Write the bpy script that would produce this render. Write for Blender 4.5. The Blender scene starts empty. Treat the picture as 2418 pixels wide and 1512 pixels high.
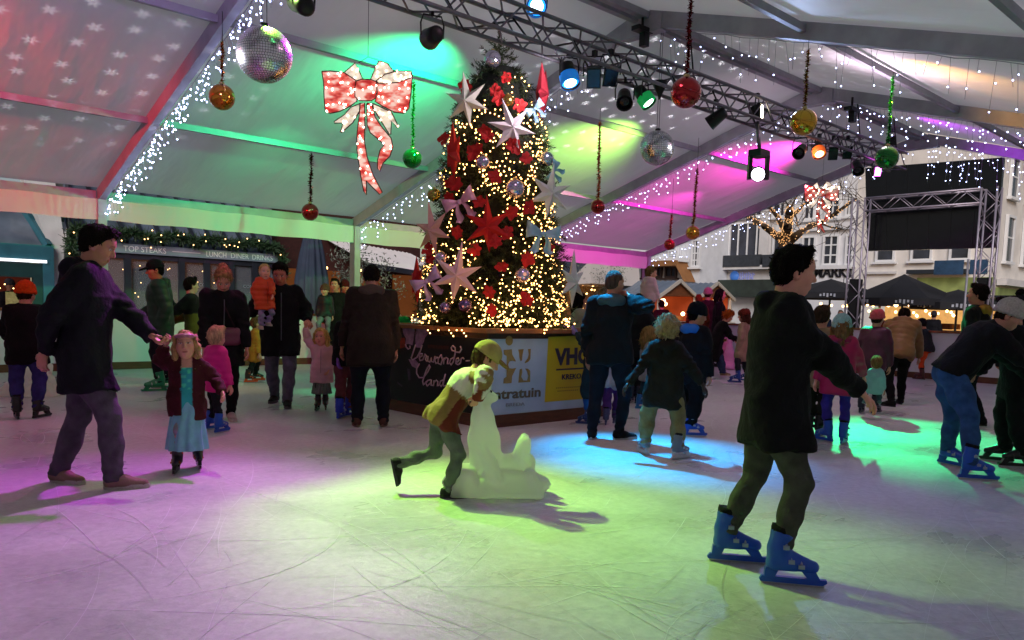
import bpy, math, random
import numpy as np
from mathutils import Vector, Matrix, Euler

SC = bpy.context.scene
COL = SC.collection
rad = math.radians
random.seed(7)
RNG = np.random.default_rng(11)

# ------------------------------------------------------------------ camera calibration (photo measured on a 2417 x 1512 grid)
EYE = 1.33
FPX = 1853.6; CXP, CYP = 1208.5, 908.5
ROLL, PITCH, YAW = .0279, -.0951, .8307
FW = np.array([math.cos(YAW)*math.cos(PITCH), math.sin(YAW)*math.cos(PITCH), math.sin(PITCH)])
_r = np.array([math.sin(YAW), -math.cos(YAW), 0.]); _u = np.cross(_r, FW)
RT = math.cos(ROLL)*_r + math.sin(ROLL)*_u
UP = -math.sin(ROLL)*_r + math.cos(ROLL)*_u
ORG = np.array([0, 0, EYE])
HR = np.array([math.sin(YAW), -math.cos(YAW), 0.])      # horizontal right of the view
HF = np.array([math.cos(YAW), math.sin(YAW), 0.])       # horizontal ahead

def ray(x, y): return FW + RT*(x-CXP)/FPX - UP*(y-CYP)/FPX
def G(x, y, z=0.):
    d = ray(x, y); return ORG + d*((z-EYE)/d[2])
def AX(x, y, X):
    d = ray(x, y); return ORG + d*(X/d[0])
def AY(x, y, Y):
    d = ray(x, y); return ORG + d*(Y/d[1])
def AD(x, y, D): return ORG + ray(x, y)*D
def depth(p): return float((np.asarray(p, float)-ORG) @ FW)
def heading(deg):
    """0 = towards the right of the view, 90 = away, 180 = left, -90 = towards the viewer -> world z angle"""
    v = math.cos(rad(deg))*HR + math.sin(rad(deg))*HF
    return math.atan2(v[1], v[0])

# ------------------------------------------------------------------ materials
def lin(c):
    if isinstance(c, str):
        c = [int(c[i:i+2], 16)/255 for i in (0, 2, 4)]
        return tuple((v/12.92 if v <= .04045 else ((v+.055)/1.055)**2.4) for v in c)
    return tuple(c)

_M = {}
def mat(name, base='808080', rough=.6, metal=0., emit=None, estr=0., nscale=0., namt=0., bump=0., bscale=60., spec=.5,
        trans=0., ior=1.45, alpha=1., attr=None, coat=0., sheen=0., sample=True, stretch=None):
    if name in _M: return _M[name]
    m = bpy.data.materials.new(name); m.use_nodes = True
    nt = m.node_tree; N = nt.nodes; Lk = nt.links
    b = N['Principled BSDF']
    b.inputs['Roughness'].default_value = rough
    b.inputs['Metallic'].default_value = metal
    b.inputs['Specular IOR Level'].default_value = spec
    b.inputs['IOR'].default_value = ior
    b.inputs['Transmission Weight'].default_value = trans
    b.inputs['Coat Weight'].default_value = coat
    b.inputs['Sheen Weight'].default_value = sheen
    b.inputs['Alpha'].default_value = alpha
    base = lin(base)
    tc = N.new('ShaderNodeTexCoord')
    vec = tc.outputs['Object']
    if stretch:
        mp = N.new('ShaderNodeMapping'); mp.inputs['Scale'].default_value = stretch
        Lk.new(vec, mp.inputs['Vector']); vec = mp.outputs['Vector']
    src = None
    if attr:
        a = N.new('ShaderNodeAttribute'); a.attribute_name = attr; src = a.outputs['Color']
    if namt > 0:
        nz = N.new('ShaderNodeTexNoise'); nz.inputs['Scale'].default_value = nscale; nz.inputs['Detail'].default_value = 5
        Lk.new(vec, nz.inputs['Vector'])
        mr = N.new('ShaderNodeMapRange'); mr.inputs['From Min'].default_value = .3; mr.inputs['From Max'].default_value = .7
        mr.inputs['To Min'].default_value = 1-namt; mr.inputs['To Max'].default_value = 1+namt
        Lk.new(nz.outputs['Fac'], mr.inputs['Value'])
        mx = N.new('ShaderNodeVectorMath'); mx.operation = 'SCALE'
        if src is not None: Lk.new(src, mx.inputs[0])
        else: mx.inputs[0].default_value = base
        Lk.new(mr.outputs['Result'], mx.inputs['Scale']); src = mx.outputs['Vector']
    if src is not None: Lk.new(src, b.inputs['Base Color'])
    else: b.inputs['Base Color'].default_value = (*base, 1)
    if bump > 0:
        nz = N.new('ShaderNodeTexNoise'); nz.inputs['Scale'].default_value = bscale; nz.inputs['Detail'].default_value = 6
        Lk.new(vec, nz.inputs['Vector'])
        bp = N.new('ShaderNodeBump'); bp.inputs['Strength'].default_value = bump; bp.inputs['Distance'].default_value = .02
        Lk.new(nz.outputs['Fac'], bp.inputs['Height']); Lk.new(bp.outputs['Normal'], b.inputs['Normal'])
    if emit is not None:
        b.inputs['Emission Color'].default_value = (*lin(emit), 1)
        b.inputs['Emission Strength'].default_value = estr
        if not sample:
            m.cycles.emission_sampling = 'NONE'
    _M[name] = m
    return m

# ------------------------------------------------------------------ mesh helpers
class MB:
    """collects shapes, then links them as ONE mesh object"""
    def __init__(s): s.v = []; s.f = []; s.c = []; s.smooth = []
    def add(s, vs, fs, smooth=False):
        o = len(s.v); s.v.extend([tuple(map(float, p)) for p in vs])
        s.f.extend([tuple(i+o for i in f) for f in fs]); s.smooth.extend([smooth]*len(fs)); return s
    def box(s, c, size, rz=0., m=None):
        x, y, z = [k/2 for k in size]
        vs = [(-x,-y,-z),(x,-y,-z),(x,y,-z),(-x,y,-z),(-x,-y,z),(x,-y,z),(x,y,z),(-x,y,z)]
        M = (Matrix.Translation(c) @ Matrix.Rotation(rz, 4, 'Z')) if m is None else m
        return s.add([M @ Vector(p) for p in vs], [(3,2,1,0),(4,5,6,7),(0,1,5,4),(1,2,6,5),(2,3,7,6),(3,0,4,7)])
    def beam(s, a, b, w, h, up=(0,0,1)):
        """box bar from a to b, w wide and h deep"""
        a = Vector(a); b = Vector(b); d = (b-a); L = d.length; d.normalize()
        y = Vector(up).cross(d)
        if y.length < 1e-4: y = Vector((1,0,0)).cross(d)
        y.normalize(); z = d.cross(y)
        M = Matrix.Translation((a+b)/2) @ Matrix((d, y, z)).transposed().to_4x4()
        return s.box(None, (L, w, h), m=M)
    def tube(s, pts, r, n=6, cap=True, smooth=True):
        pts = [Vector(p) for p in pts]; rs = r if hasattr(r, '__len__') else [r]*len(pts)
        vs = []; fs = []; prev = None
        for i, p in enumerate(pts):
            d = (pts[min(i+1, len(pts)-1)]-pts[max(i-1, 0)]).normalized()
            if prev is None:
                a = d.orthogonal().normalized()
            else:
                a = (prev-d*prev.dot(d)); a = a.normalized() if a.length > 1e-5 else d.orthogonal().normalized()
            prev = a; b = d.cross(a)
            for k in range(n):
                t = 2*math.pi*k/n; vs.append(p+(a*math.cos(t)+b*math.sin(t))*rs[i])
        for i in range(len(pts)-1):
            for k in range(n):
                k2 = (k+1) % n; fs.append((i*n+k, i*n+k2, (i+1)*n+k2, (i+1)*n+k))
        if cap:
            fs.append(tuple(range(n-1, -1, -1))); o = (len(pts)-1)*n; fs.append(tuple(range(o, o+n)))
        return s.add(vs, fs, smooth)
    def lathe(s, prof, c=(0,0,0), n=20, smooth=True, m=None, cap=True):
        """prof: list of (radius, z)"""
        vs = []; fs = []
        M = Matrix.Translation(c) if m is None else m
        for (r, z) in prof:
            for k in range(n):
                t = 2*math.pi*k/n; vs.append(M @ Vector((r*math.cos(t), r*math.sin(t), z)))
        for i in range(len(prof)-1):
            for k in range(n):
                k2 = (k+1) % n; fs.append((i*n+k, i*n+k2, (i+1)*n+k2, (i+1)*n+k))
        if cap: fs.append(tuple(range(n-1, -1, -1))); o = (len(prof)-1)*n; fs.append(tuple(range(o, o+n)))
        return s.add(vs, fs, smooth)
    def sphere(s, c, r, n=12, m=8, sc=(1,1,1)):
        vs = [(c[0], c[1], c[2]+r*sc[2])]; fs = []
        for i in range(1, m):
            t = math.pi*i/m
            for k in range(n):
                p = 2*math.pi*k/n
                vs.append((c[0]+r*sc[0]*math.sin(t)*math.cos(p), c[1]+r*sc[1]*math.sin(t)*math.sin(p), c[2]+r*sc[2]*math.cos(t)))
        vs.append((c[0], c[1], c[2]-r*sc[2])); e = len(vs)-1
        for k in range(n):
            k2 = (k+1) % n; fs.append((0, 1+k, 1+k2)); fs.append((e, 1+(m-2)*n+k2, 1+(m-2)*n+k))
            for i in range(m-2): fs.append((1+i*n+k, 1+(i+1)*n+k, 1+(i+1)*n+k2, 1+i*n+k2))
        return s.add(vs, fs, True)
    def prism(s, poly, h, m=None, smooth=False):
        """extrude a 2-D outline (x,y) from z=0 to z=h, placed by matrix m"""
        M = m or Matrix.Identity(4); n = len(poly)
        vs = [M @ Vector((x, y, 0)) for x, y in poly]+[M @ Vector((x, y, h)) for x, y in poly]
        fs = [tuple(range(n-1, -1, -1)), tuple(range(n, 2*n))]+[(i, (i+1) % n, (i+1) % n+n, i+n) for i in range(n)]
        return s.add(vs, fs, smooth)
    def quad(s, a, b, c, d): return s.add([a, b, c, d], [(0,1,2,3)])
    def build(s, name, m, parent=None, loc=None):
        me = bpy.data.meshes.new(name)
        me.from_pydata(s.v, [], s.f)
        me.polygons.foreach_set('use_smooth', s.smooth)
        me.update()
        return link(name, me, m, parent, loc)

def link(name, me, m, parent=None, loc=None):
    o = bpy.data.objects.new(name, me); COL.objects.link(o)
    if m is not None:
        if me.materials: pass
        else: me.materials.append(m)
    if parent is not None: o.parent = parent
    if loc is not None: o.location = loc
    return o

def tag(o, label, cat, group=None):
    o['label'] = label; o['category'] = cat
    if group: o['group'] = group
    return o
def thing(name, label, cat, loc=(0,0,0), rz=0., group=None):
    o = bpy.data.objects.new(name, None); COL.objects.link(o); o.empty_display_size = .1
    o.location = loc; o.rotation_euler = (0, 0, rz)
    return tag(o, label, cat, group)
def struct(o): o['kind'] = 'structure'; return o
def stuff(o): o['kind'] = 'stuff'; return o
def copy_tree(o, parent=None):
    c = o.copy(); COL.objects.link(c)
    if parent is not None: c.parent = parent
    for ch in o.children: copy_tree(ch, c)
    return c
def np_mesh(name, V, Fq, m, parent=None, smooth=True, col=None):
    me = bpy.data.meshes.new(name)
    nq = len(Fq)
    me.vertices.add(len(V)); me.vertices.foreach_set('co', np.asarray(V, np.float32).ravel())
    me.loops.add(nq*4); me.polygons.add(nq)
    me.polygons.foreach_set('loop_start', np.arange(nq, dtype=np.int32)*4)
    me.loops.foreach_set('vertex_index', np.asarray(Fq, np.int32).ravel())
    me.polygons.foreach_set('use_smooth', np.ones(nq, bool) if smooth else np.zeros(nq, bool))
    me.update(calc_edges=True)
    if col is not None:
        a = me.color_attributes.new('Col', 'FLOAT_COLOR', 'POINT')
        a.data.foreach_set('color', np.concatenate([col, np.ones((len(V), 1))], 1).astype(np.float32).ravel())
    return link(name, me, m, parent)

_BULB = {}
def bulb_mesh(r, m, key):
    if key not in _BULB:
        b = MB().sphere((0,0,0), r, 6, 4); me = bpy.data.meshes.new('bulb'); me.from_pydata(b.v, [], b.f)
        me.polygons.foreach_set('use_smooth', b.smooth); me.materials.append(m); _BULB[key] = me
    return _BULB[key]
def bulbs(parent, pts, r, m, key, keep=100):
    """lit bulbs of a light string: the first `keep` are parts of their own, the rest one part"""
    me = bulb_mesh(r, m, key)
    for p in pts[:keep]:
        o = bpy.data.objects.new('bulb', me); COL.objects.link(o); o.parent = parent; o.location = p
    if len(pts) > keep:
        b = MB()
        for p in pts[keep:]: b.sphere(p, r, 6, 4)
        stuff(b.build('bulbs', m, parent))

# text lettering laid on a surface: o = left baseline corner, ux = reading direction, uy = up
def text(s, o, ux, uy, size, m, parent, width=None, name='lettering', ext=.004, bold=0., shear=0., align='LEFT'):
    cu = bpy.data.curves.new(name, 'FONT'); cu.body = s; cu.size = size; cu.extrude = ext/2; cu.offset = bold; cu.shear = shear
    cu.align_x = align; cu.resolution_u = 3
    t = bpy.data.objects.new(name, cu); COL.objects.link(t)
    dg = bpy.context.evaluated_depsgraph_get(); me = bpy.data.meshes.new_from_object(t.evaluated_get(dg))
    bpy.data.objects.remove(t); bpy.data.curves.remove(cu)
    ux = Vector(ux).normalized(); uy = Vector(uy); uy = (uy-ux*uy.dot(ux)).normalized(); uz = ux.cross(uy)
    k = 1.
    if width and len(me.vertices):
        xs = [v.co.x for v in me.vertices]; k = width/max(1e-6, max(xs)-min(xs))
    M = Matrix.Translation(o) @ Matrix((ux, uy, uz)).transposed().to_4x4() @ Matrix.Diagonal((k, 1, 1, 1))
    me.transform(M)
    if len(me.materials): me.materials.clear()
    return link(name, me, m, parent)

# ------------------------------------------------------------------ smooth solid modelling on a grid (surface nets)
def unit(v): v = np.asarray(v, float); return v/max(1e-9, np.linalg.norm(v))
class Solid:
    def __init__(s): s.p = []; s.post = []; s.cuts = []
    def cap(s, a, b, ra, rb=None, k=.02, op='u', sq=None):
        """tapered limb; sq=(axis, factor): squash along the axis (factor<1 flatter)"""
        a = np.asarray(a, float); b = np.asarray(b, float); rb = ra if rb is None else rb
        def f(P):
            pa = P-a; ba = b-a; L = max(1e-9, ba@ba)
            t = np.clip((pa@ba)/L, 0, 1)
            q = pa-t[..., None]*ba
            if sq is not None:
                ax, fac = sq; ax = np.asarray(ax, float)
                c = q@ax; q = q+(c*(1/fac-1))[..., None]*ax
            return np.sqrt((q*q).sum(-1))-(ra+(rb-ra)*t)
        R = max(ra, rb)
        if sq is not None and sq[1] > 1: R *= sq[1]
        s.p.append((f, np.minimum(a, b)-R, np.maximum(a, b)+R, k, op)); return s
    def ell(s, c, r, k=.015, op='u', M=None):
        c = np.asarray(c, float); r = np.asarray(r, float); mn = r.min()
        def f(P):
            q = P-c
            if M is not None: q = q@M
            n = np.sqrt(((q/r)**2).sum(-1)); g = np.sqrt(((q/(r*r))**2).sum(-1))
            return n*(n-1)/np.maximum(g, 1e-6)
        R = r.max() if M is not None else r
        s.p.append((f, c-R, c+R, k, op)); return s
    def path(s, pts, rs, k=.02, op='u', sq=None):
        for i in range(len(pts)-1): s.cap(pts[i], pts[i+1], rs[i], rs[i+1], k, op, sq)
        return s
    def cut(s, p, n, k=0.):
        """keep the side the normal n points away from"""
        p = np.asarray(p, float); n = unit(n); s.cuts.append((p, n, k)); return s
    def disp(s, f): s.post.append(f); return s
    def grid(s, vox):
        U = [q for q in s.p if q[4] == 'u']
        pad = vox*3+.03
        lo = np.min([q[1] for q in U], 0)-pad; hi = np.max([q[2] for q in U], 0)+pad
        n = np.ceil((hi-lo)/vox).astype(int)+1
        ax = [lo[i]+vox*np.arange(n[i]) for i in range(3)]
        D = np.full(n, 1.)
        Gd = np.stack(np.meshgrid(*ax, indexing='ij'), -1)
        for f, a, b, k, op in s.p:
            m = k+vox*2.5
            i0 = np.maximum(0, np.floor((a-m-lo)/vox).astype(int)); i1 = np.minimum(n, np.ceil((b+m-lo)/vox).astype(int)+1)
            if np.any(i1 <= i0): continue
            sl = tuple(slice(i0[i], i1[i]) for i in range(3))
            d = f(Gd[sl]); A = D[sl]
            if op == 'u':
                h = np.clip(.5+.5*(A-d)/k, 0, 1); D[sl] = A+(d-A)*h-k*h*(1-h)
            elif op == 's':
                D[sl] = np.maximum(A, -d)
        for f in s.post: 
            msk = np.abs(D) < .09
            D[msk] += f(Gd[msk])
        for p, nn, k in s.cuts: D = np.maximum(D, (Gd-p)@nn)
        D[0] = D[-1] = 1; D[:, 0] = D[:, -1] = 1; D[:, :, 0] = D[:, :, -1] = 1
        return D, lo
    def mesh(s, vox):
        D, lo = s.grid(vox); return nets(D, lo, vox)
def nets(D, lo, vox):
    S = D < 0
    n = np.array(D.shape)-1
    cnt = np.zeros(n, np.int8)
    offs = [(i, j, k) for i in (0, 1) for j in (0, 1) for k in (0, 1)]
    for i, j, k in offs: cnt += S[i:i+n[0], j:j+n[1], k:k+n[2]]
    act = (cnt > 0) & (cnt < 8)
    ids = np.argwhere(act)
    idx = -np.ones(n, int); idx[act] = np.arange(len(ids))
    acc = np.zeros((len(ids), 3)); num = np.zeros(len(ids))
    for a in offs:
        for ax in range(3):
            if a[ax]: continue
            b = list(a); b[ax] = 1
            va = D[ids[:,0]+a[0], ids[:,1]+a[1], ids[:,2]+a[2]]; vb = D[ids[:,0]+b[0], ids[:,1]+b[1], ids[:,2]+b[2]]
            cr = (va < 0) != (vb < 0)
            t = np.where(cr, va/np.where(cr, va-vb, 1), 0)
            p = np.tile(np.array(a, float), (len(ids), 1)); p[:, ax] += t
            acc += p*cr[:, None]; num += cr
    V = (ids+acc/np.maximum(num, 1)[:, None])*vox+lo
    F = []
    for ax in range(3):
        o = [x for x in range(3) if x != ax]
        sl0 = [slice(None)]*3; sl1 = [slice(None)]*3; sl0[ax] = slice(0, -1); sl1[ax] = slice(1, None)
        cr = S[tuple(sl0)] != S[tuple(sl1)]
        e = np.argwhere(cr)
        ok = (e[:, o[0]] > 0) & (e[:, o[1]] > 0) & (e[:, o[0]] < n[o[0]]) & (e[:, o[1]] < n[o[1]]); e = e[ok]
        if not len(e): continue
        sgn = S[e[:,0], e[:,1], e[:,2]]
        def at(d0, d1):
            q = e.copy(); q[:, o[0]] += d0; q[:, o[1]] += d1; return idx[q[:,0], q[:,1], q[:,2]]
        Q = np.stack([at(-1,-1), at(0,-1), at(0,0), at(-1,0)], 1)
        flip = sgn if ax != 1 else ~sgn
        Q[~flip] = Q[~flip][:, ::-1]
        F.append(Q)
    return V, (np.concatenate(F) if F else np.zeros((0, 4), int))
_WD = [(unit(RNG.normal(size=3)), RNG.uniform(0, 6.28)) for _ in range(9)]
def folds(amp, freq, seed=0, ridged=True):
    def f(P):
        w = sum(np.sin(P@(d*freq*.6)+ph+seed) for d, ph in _WD[:3])
        v = 0
        for i, (d, ph) in enumerate(_WD[3:8]):
            v = v+np.sin(P@(d*freq*(1+.37*i))+ph+seed*1.7+w*1.1)/(1+.3*i)
        return amp*v*.5
    return f
# ------------------------------------------------------------------ people
def cloth(c, rough=.85, kind='wool'):
    key = f'{kind}_{c}_{rough}'
    if kind == 'puffer': return mat(key, c, rough*.6, nscale=9, namt=.12, bump=.25, bscale=25, spec=.35)
    if kind == 'denim': return mat(key, c, .9, nscale=14, namt=.28, bump=.2, bscale=90, spec=.2)
    if kind == 'knit': return mat(key, c, .95, nscale=60, namt=.2, bump=.6, bscale=140, spec=.15)
    if kind == 'fur': return mat(key, c, .95, nscale=30, namt=.25, bump=1., bscale=70, spec=.15)
    if kind == 'plastic': return mat(key, c, .32, nscale=6, namt=.08, bump=.05, bscale=40, spec=.5)
    if kind == 'satin': return mat(key, c, .35, nscale=10, namt=.15, bump=.15, bscale=20, spec=.5)
    return mat(key, c, rough, nscale=9, namt=.25, bump=.45, bscale=35, spec=.2)
HAIRC = {}
def hairmat(c): return mat('hair_'+c, c, .8, nscale=45, namt=.45, bump=.9, bscale=90, spec=.1, stretch=(1, 1, .25))
SKINM = mat('skin', attr='Col', rough=.5, nscale=30, namt=.05, bump=.08, bscale=120, spec=.35)

def rotm(yaw=0, pitch=0, roll=0):
    """degrees; pitch > 0 nods forward / down; columns = forward, left, up"""
    M = Euler((rad(roll), rad(pitch), rad(yaw)), 'XYZ').to_matrix()
    return np.array(M)
def ik(a, t, l1, l2, pole):
    a = np.asarray(a, float); t = np.asarray(t, float); d = t-a; L = np.linalg.norm(d)
    m = (l1+l2)*.999
    if L > m: t = a+d/L*m; L = m; d = t-a
    L = max(L, abs(l1-l2)+.01); u = unit(d)
    x = (l1*l1-l2*l2+L*L)/(2*L); h = math.sqrt(max(0, l1*l1-x*x))
    q = np.asarray(pole, float); q = q-u*(q@u)
    return a+u*x+unit(q)*h, a+u*L
def clipf(f, planes):
    def g(P):
        d = f(P)
        for p, n in planes: d = np.maximum(d, (P-p)@n)
        return d
    return g
def clip_last(S, n_last, planes):
    for i in range(len(S.p)-n_last, len(S.p)):
        f, a, b, k, op = S.p[i]; S.p[i] = (clipf(f, planes), a, b, k, op)

def head_mesh(c, Rm, sc, skin, vox, age=1., mouth=0., neck_to=None):
    S = Solid()
    kid = age < 1
    S.ell((-.012, 0, .035), (.095, .074, .088), .01)
    S.ell((.022, 0, -.035), (.064, .060 if not kid else .066, .078), .03)
    S.ell((.05, 0, -.083), (.03, .034, .024), .025)                      # chin
    S.ell((.03, 0, .04), (.062, .062, .05), .02)                         # forehead
    for s in (-1, 1):
        S.ell((.048, .038*s, -.02), (.034, .028, .03), .025)             # cheek
        S.ell((-.008, .074*s, -.008), (.02, .011, .032), .008)           # ear
        S.ell((-.002, .082*s, -.008), (.009, .006, .018), .004, op='s')
    for s in (-1, 1):
        S.cap((.079, .014*s, .033), (.07, .048*s, .03), .009, .008, .012)  # brow
        S.ell((.09, .031*s, .012), (.016, .02, .013), .008, op='s')
        S.ell((.069, .031*s, .012), (.0165, .0165, .0145), .003)         # eyeball
    S.cap((.082, 0, .018), (.104, 0, -.02), .009, .013 if not kid else .012, .014)   # nose
    for s in (-1, 1): S.ell((.092, .011*s, -.024), (.012, .009, .009), .008)
    S.cap((.078, -.02, -.055), (.078, .02, -.055), .008, .008, .012)
    S.cap((.081, -.017, -.063), (.081, .017, -.063), .008, .008, .01)
    S.cap((.094, -.02, -.0585), (.094, .02, -.0585), .0028+.004*mouth, None, .004, op='s')
    if neck_to is not None:
        nt = ((np.asarray(neck_to)-c) @ Rm)/sc
        S.cap((-.02, 0, -.04), nt, .054 if not kid else .045, .062 if not kid else .05, .03)
    V, F = S.mesh(vox/sc)
    sk = np.array(lin(skin)); C = np.tile(sk, (len(V), 1))
    def paint(w, col): 
        nonlocal C
        C = C*(1-w[:, None])+np.array(col)*w[:, None]
    x, y, z = V.T
    ay = np.abs(y)
    cheek = np.exp(-(((ay-.04)/.018)**2+((z+.022)/.018)**2))*(x > .04); paint(cheek*.35, sk*np.array([1.15, .62, .6]))
    lips = np.exp(-((np.maximum(0, ay-.014)/.008)**2+((z+.0585)/.0085)**4))*(x > .07); paint(lips*.75, sk*np.array([.85, .4, .4]))
    paint((np.exp(-((z+.0585)/.003)**2)*(ay < .02)*(x > .07))*.8, sk*.12)
    eye = np.sqrt((ay-.031)**2+(z-.012)**2)
    paint(((eye < .0135) & (x > .066) & (np.abs(z-.012) < .0075))*1., [.55, .52, .5])
    paint(((eye < .0075) & (x > .07))*1., [.02, .015, .012])
    paint(np.exp(-((z-.021)/.0035)**2)*(eye < .02)*(x > .06)*.7, sk*.25)
    brow = np.exp(-((z-.036+.15*np.maximum(0, ay-.03))/.0055)**2)*(ay > .012)*(ay < .05)*(x > .055); paint(brow*.7, sk*.18 if not kid else sk*.5)
    return V*sc @ Rm.T + c, F, C

def hand_mesh(w, d, pn, sc, side, curl=.35, skin='d9a583', spread=1.):
    """w wrist, d pointing direction, pn palm normal (the side the fingers close to); side +1 left -1 right"""
    d = unit(d); pn = np.asarray(pn, float); pn = unit(pn-d*(pn@d)); t = np.cross(d, pn)*side   # t: towards the thumb
    M = np.stack([d, t, pn], 1)
    S = Solid()
    S.cap((-.06, 0, 0), (.0, 0, 0), .027, .026, .01, sq=((0, 0, 1), .8))
    S.cap((.0, 0, 0), (.07, .004, .004), .028, .034, .015, sq=((0, 0, 1), .45))
    for i, (yy, L) in enumerate(((.027, .072), (.009, .082), (-.009, .076), (-.026, .06))):
        p = np.array([.082-.006*abs(i-1.2), yy, .0]); a = .12+curl*.75; r = .0088 if i < 3 else .0078
        ang = 0
        fan = (1.2-i)*.07*spread
        pts = [np.array([.05, yy*.8, 0]), p]; rs = [.011, r*1.05]
        for j, seg in enumerate((.46, .3, .24)):
            ang += a*(1., 1.15, .8)[j]
            dirv = np.array([math.cos(ang)*math.cos(fan), math.cos(ang)*math.sin(fan), math.sin(ang)])
            p = p+dirv*L*seg; pts.append(p); rs.append(r*(.97, .9, .78)[j])
        S.path(pts, rs, .004)
    S.path([(.012, .018, .004), (.038, .042, .012+.01*curl), (.062, .052, .02+.02*curl), (.083, .05-.012*curl, .03+.025*curl)],
           [.015, .0125, .0105, .0085], .008)
    V, F = S.mesh(.0055)
    V = V*sc
    k = np.array(lin(skin)); C = np.tile(k, (len(V), 1))
    if side < 0: F = F[:, ::-1]
    return V @ M.T + w, F, C

def joinm(parts):
    V = []; F = []; C = []; o = 0
    for v, f, c in parts: V.append(v); F.append(f+o); C.append(c); o += len(v)
    return np.concatenate(V), np.concatenate(F), np.concatenate(C)

def person(label, feet, face, H=1.75, hs=None, head=(0, 0, 0), lean=0., side=0., twist=0., pelvis=(0, 0), squat=0.,
           armL=None, armR=None, poleL=None, poleR=None, curl=(.35, .35), palms=None, hands=True, glove=None,
           jacket=None, legs=None, shoes=('shoe', '2b2724', 'b9b2a8'), hair=('short', '2a201a'), hat=None, skirt=None,
           skin='cf9a78', foot_yaw=(8, -8), foot_pitch=(0, 0), lift=(0, 0), bulk=1., vox=.017, group=None, seated=None, mouth=.0, extra=None, knee_out=.15, headoff=(0, 0, 0), armk=1.):
    """feet: world points [left, right] (person's own left/right)"""
    fl, fr = np.asarray(feet[0], float), np.asarray(feet[1], float)
    org = np.array([(fl[0]+fr[0])/2, (fl[1]+fr[1])/2, 0 if seated is None else seated])
    pxl = CXP+FPX*float((org-ORG)@RT)/depth(org); rz = heading(face+math.degrees(math.atan((1208.5-pxl)/FPX)))
    c, s = math.cos(rz), math.sin(rz)
    W2L = np.array([[c, s, 0], [-s, c, 0], [0, 0, 1]])
    def loc(p): return W2L @ (np.asarray(p, float)-org)
    root = thing('person', label, 'person', tuple(org), rz, group)
    q = H/1.75
    kid = H < 1.45
    if hs is None: hs = np.interp(H, [.7, .9, 1.1, 1.3, 1.5, 1.75], [.235, .215, .19, .168, .15, .134])
    hh = hs*H; hsc = hh/.225
    boot = {'shoe': 0., 'skate': .075, 'bare': 0.}[shoes[0]]*(1 if not kid else .85)
    Hb = H-boot
    S0 = H-hh-.052*H+.012*H*(kid)
    hip0 = boot+Hb*np.interp(H, [.8, 1.1, 1.75], [.43, .47, .515])
    ank_h = boot+.06*q
    l_leg = hip0-ank_h
    l1, l2 = l_leg*.515, l_leg*.5
    torso = S0-hip0
    # pelvis
    FT = [loc(fl), loc(fr)]
    ank = []
    for i in (0, 1):
        yw = rad(foot_yaw[i]); p = rad(foot_pitch[i])
        a = FT[i]+np.array([0, 0, lift[i]])
        ank.append(a+np.array([-.03*q*math.cos(yw), -.03*q*math.sin(yw), ank_h+.14*q*math.sin(max(0, p))]))
    hw = (.082 if not kid else .072)*q*bulk**.5
    Pv = np.array([pelvis[0], pelvis[1], hip0-squat])
    if seated is None:
        for _ in range(60):                                   # lower the hips until both feet are reached
            if all(np.linalg.norm(Pv+np.array([0, (hw if i == 0 else -hw), 0])-ank[i]) < (l1+l2)*.995 for i in (0, 1)): break
            Pv[2] -= .01*q
    T = rotm(twist, lean, side)
    fT, lT, uT = T[:, 0], T[:, 1], T[:, 2]
    hipj = [Pv+np.array([0, hw, 0]), Pv-np.array([0, hw, 0])]
    knee = []
    for i in (0, 1):
        sg = 1 if i == 0 else -1
        yw = rad(foot_yaw[i])
        k, e = ik(hipj[i], ank[i], l1, l2, (math.cos(yw), math.sin(yw)+knee_out*sg, .05)); knee.append(k); ank[i] = e
    waist = Pv+uT*torso*.3
    chest = Pv+uT*torso*.72
    if abs(lean) > 25:                                        # the back rounds when bending
        chest = chest+np.array([.0, 0, .02]); 
    T2 = rotm(twist, lean*1.15, side)
    neck = Pv+uT*torso*1.0
    sw = (.185 if not kid else .15)*q*bulk**.6
    shj = [neck-uT*.035*q+lT*sw*.86, neck-uT*.035*q-lT*sw*.86]
    ua, fa = .172*H*.98, .150*H
    if kid: ua, fa = .16*H, .14*H
    ua *= armk; fa *= armk
    HM = rotm(*head)
    nk_up = unit(uT*.6+HM[:, 2]*.6)
    hc = neck+nk_up*(.048*H+hh*.42)*(1 if not kid else .86)+HM[:, 0]*.018*hsc+np.array(headoff, float)
    tgt = [armL, armR]; pol = [poleL, poleR]; wr = []; el = []
    for i in (0, 1):
        sg = 1 if i == 0 else -1
        t = tgt[i]
        if t is None: t = shj[i]+np.array([.05, sg*.07, -(ua+fa)*.97]) if abs(lean) < 25 else shj[i]+np.array([.06, sg*.03, -(ua+fa)*.95])
        elif isinstance(t, tuple) and t[0] == 'w': t = loc(t[1])
        elif isinstance(t, tuple) and t[0] == 'px': t = loc(AD(t[1], t[2], depth(org+np.array([0, 0, 1.]))+(t[3] if len(t) > 3 else 0)))
        else: t = np.asarray(t, float)
        pl = pol[i] if pol[i] is not None else (-.7, sg*.6, -.25)
        e, w = ik(shj[i], t, ua, fa, pl); el.append(e); wr.append(w)
    # ---------------- body: head, hands and the trunk under the clothes, one mesh
    parts = [head_mesh(hc, HM, hsc, skin, .0075 if vox < .02 else .011, .6 if kid else 1., mouth, neck-uT*.02*q)]
    if hands:
        for i in (0, 1):
            d = unit(wr[i]-el[i])
            pn = (palms[i] if palms is not None and palms[i] is not None else (-.15, -1 if i == 0 else 1, .1))
            col = skin if glove is None else glove
            parts.append(hand_mesh(wr[i]+d*.012, d, pn, (q*.98 if not kid else q*1.08)*(1 if glove is None else 1.12), 1 if i == 0 else -1, curl[i], col))
    B = Solid()
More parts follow.
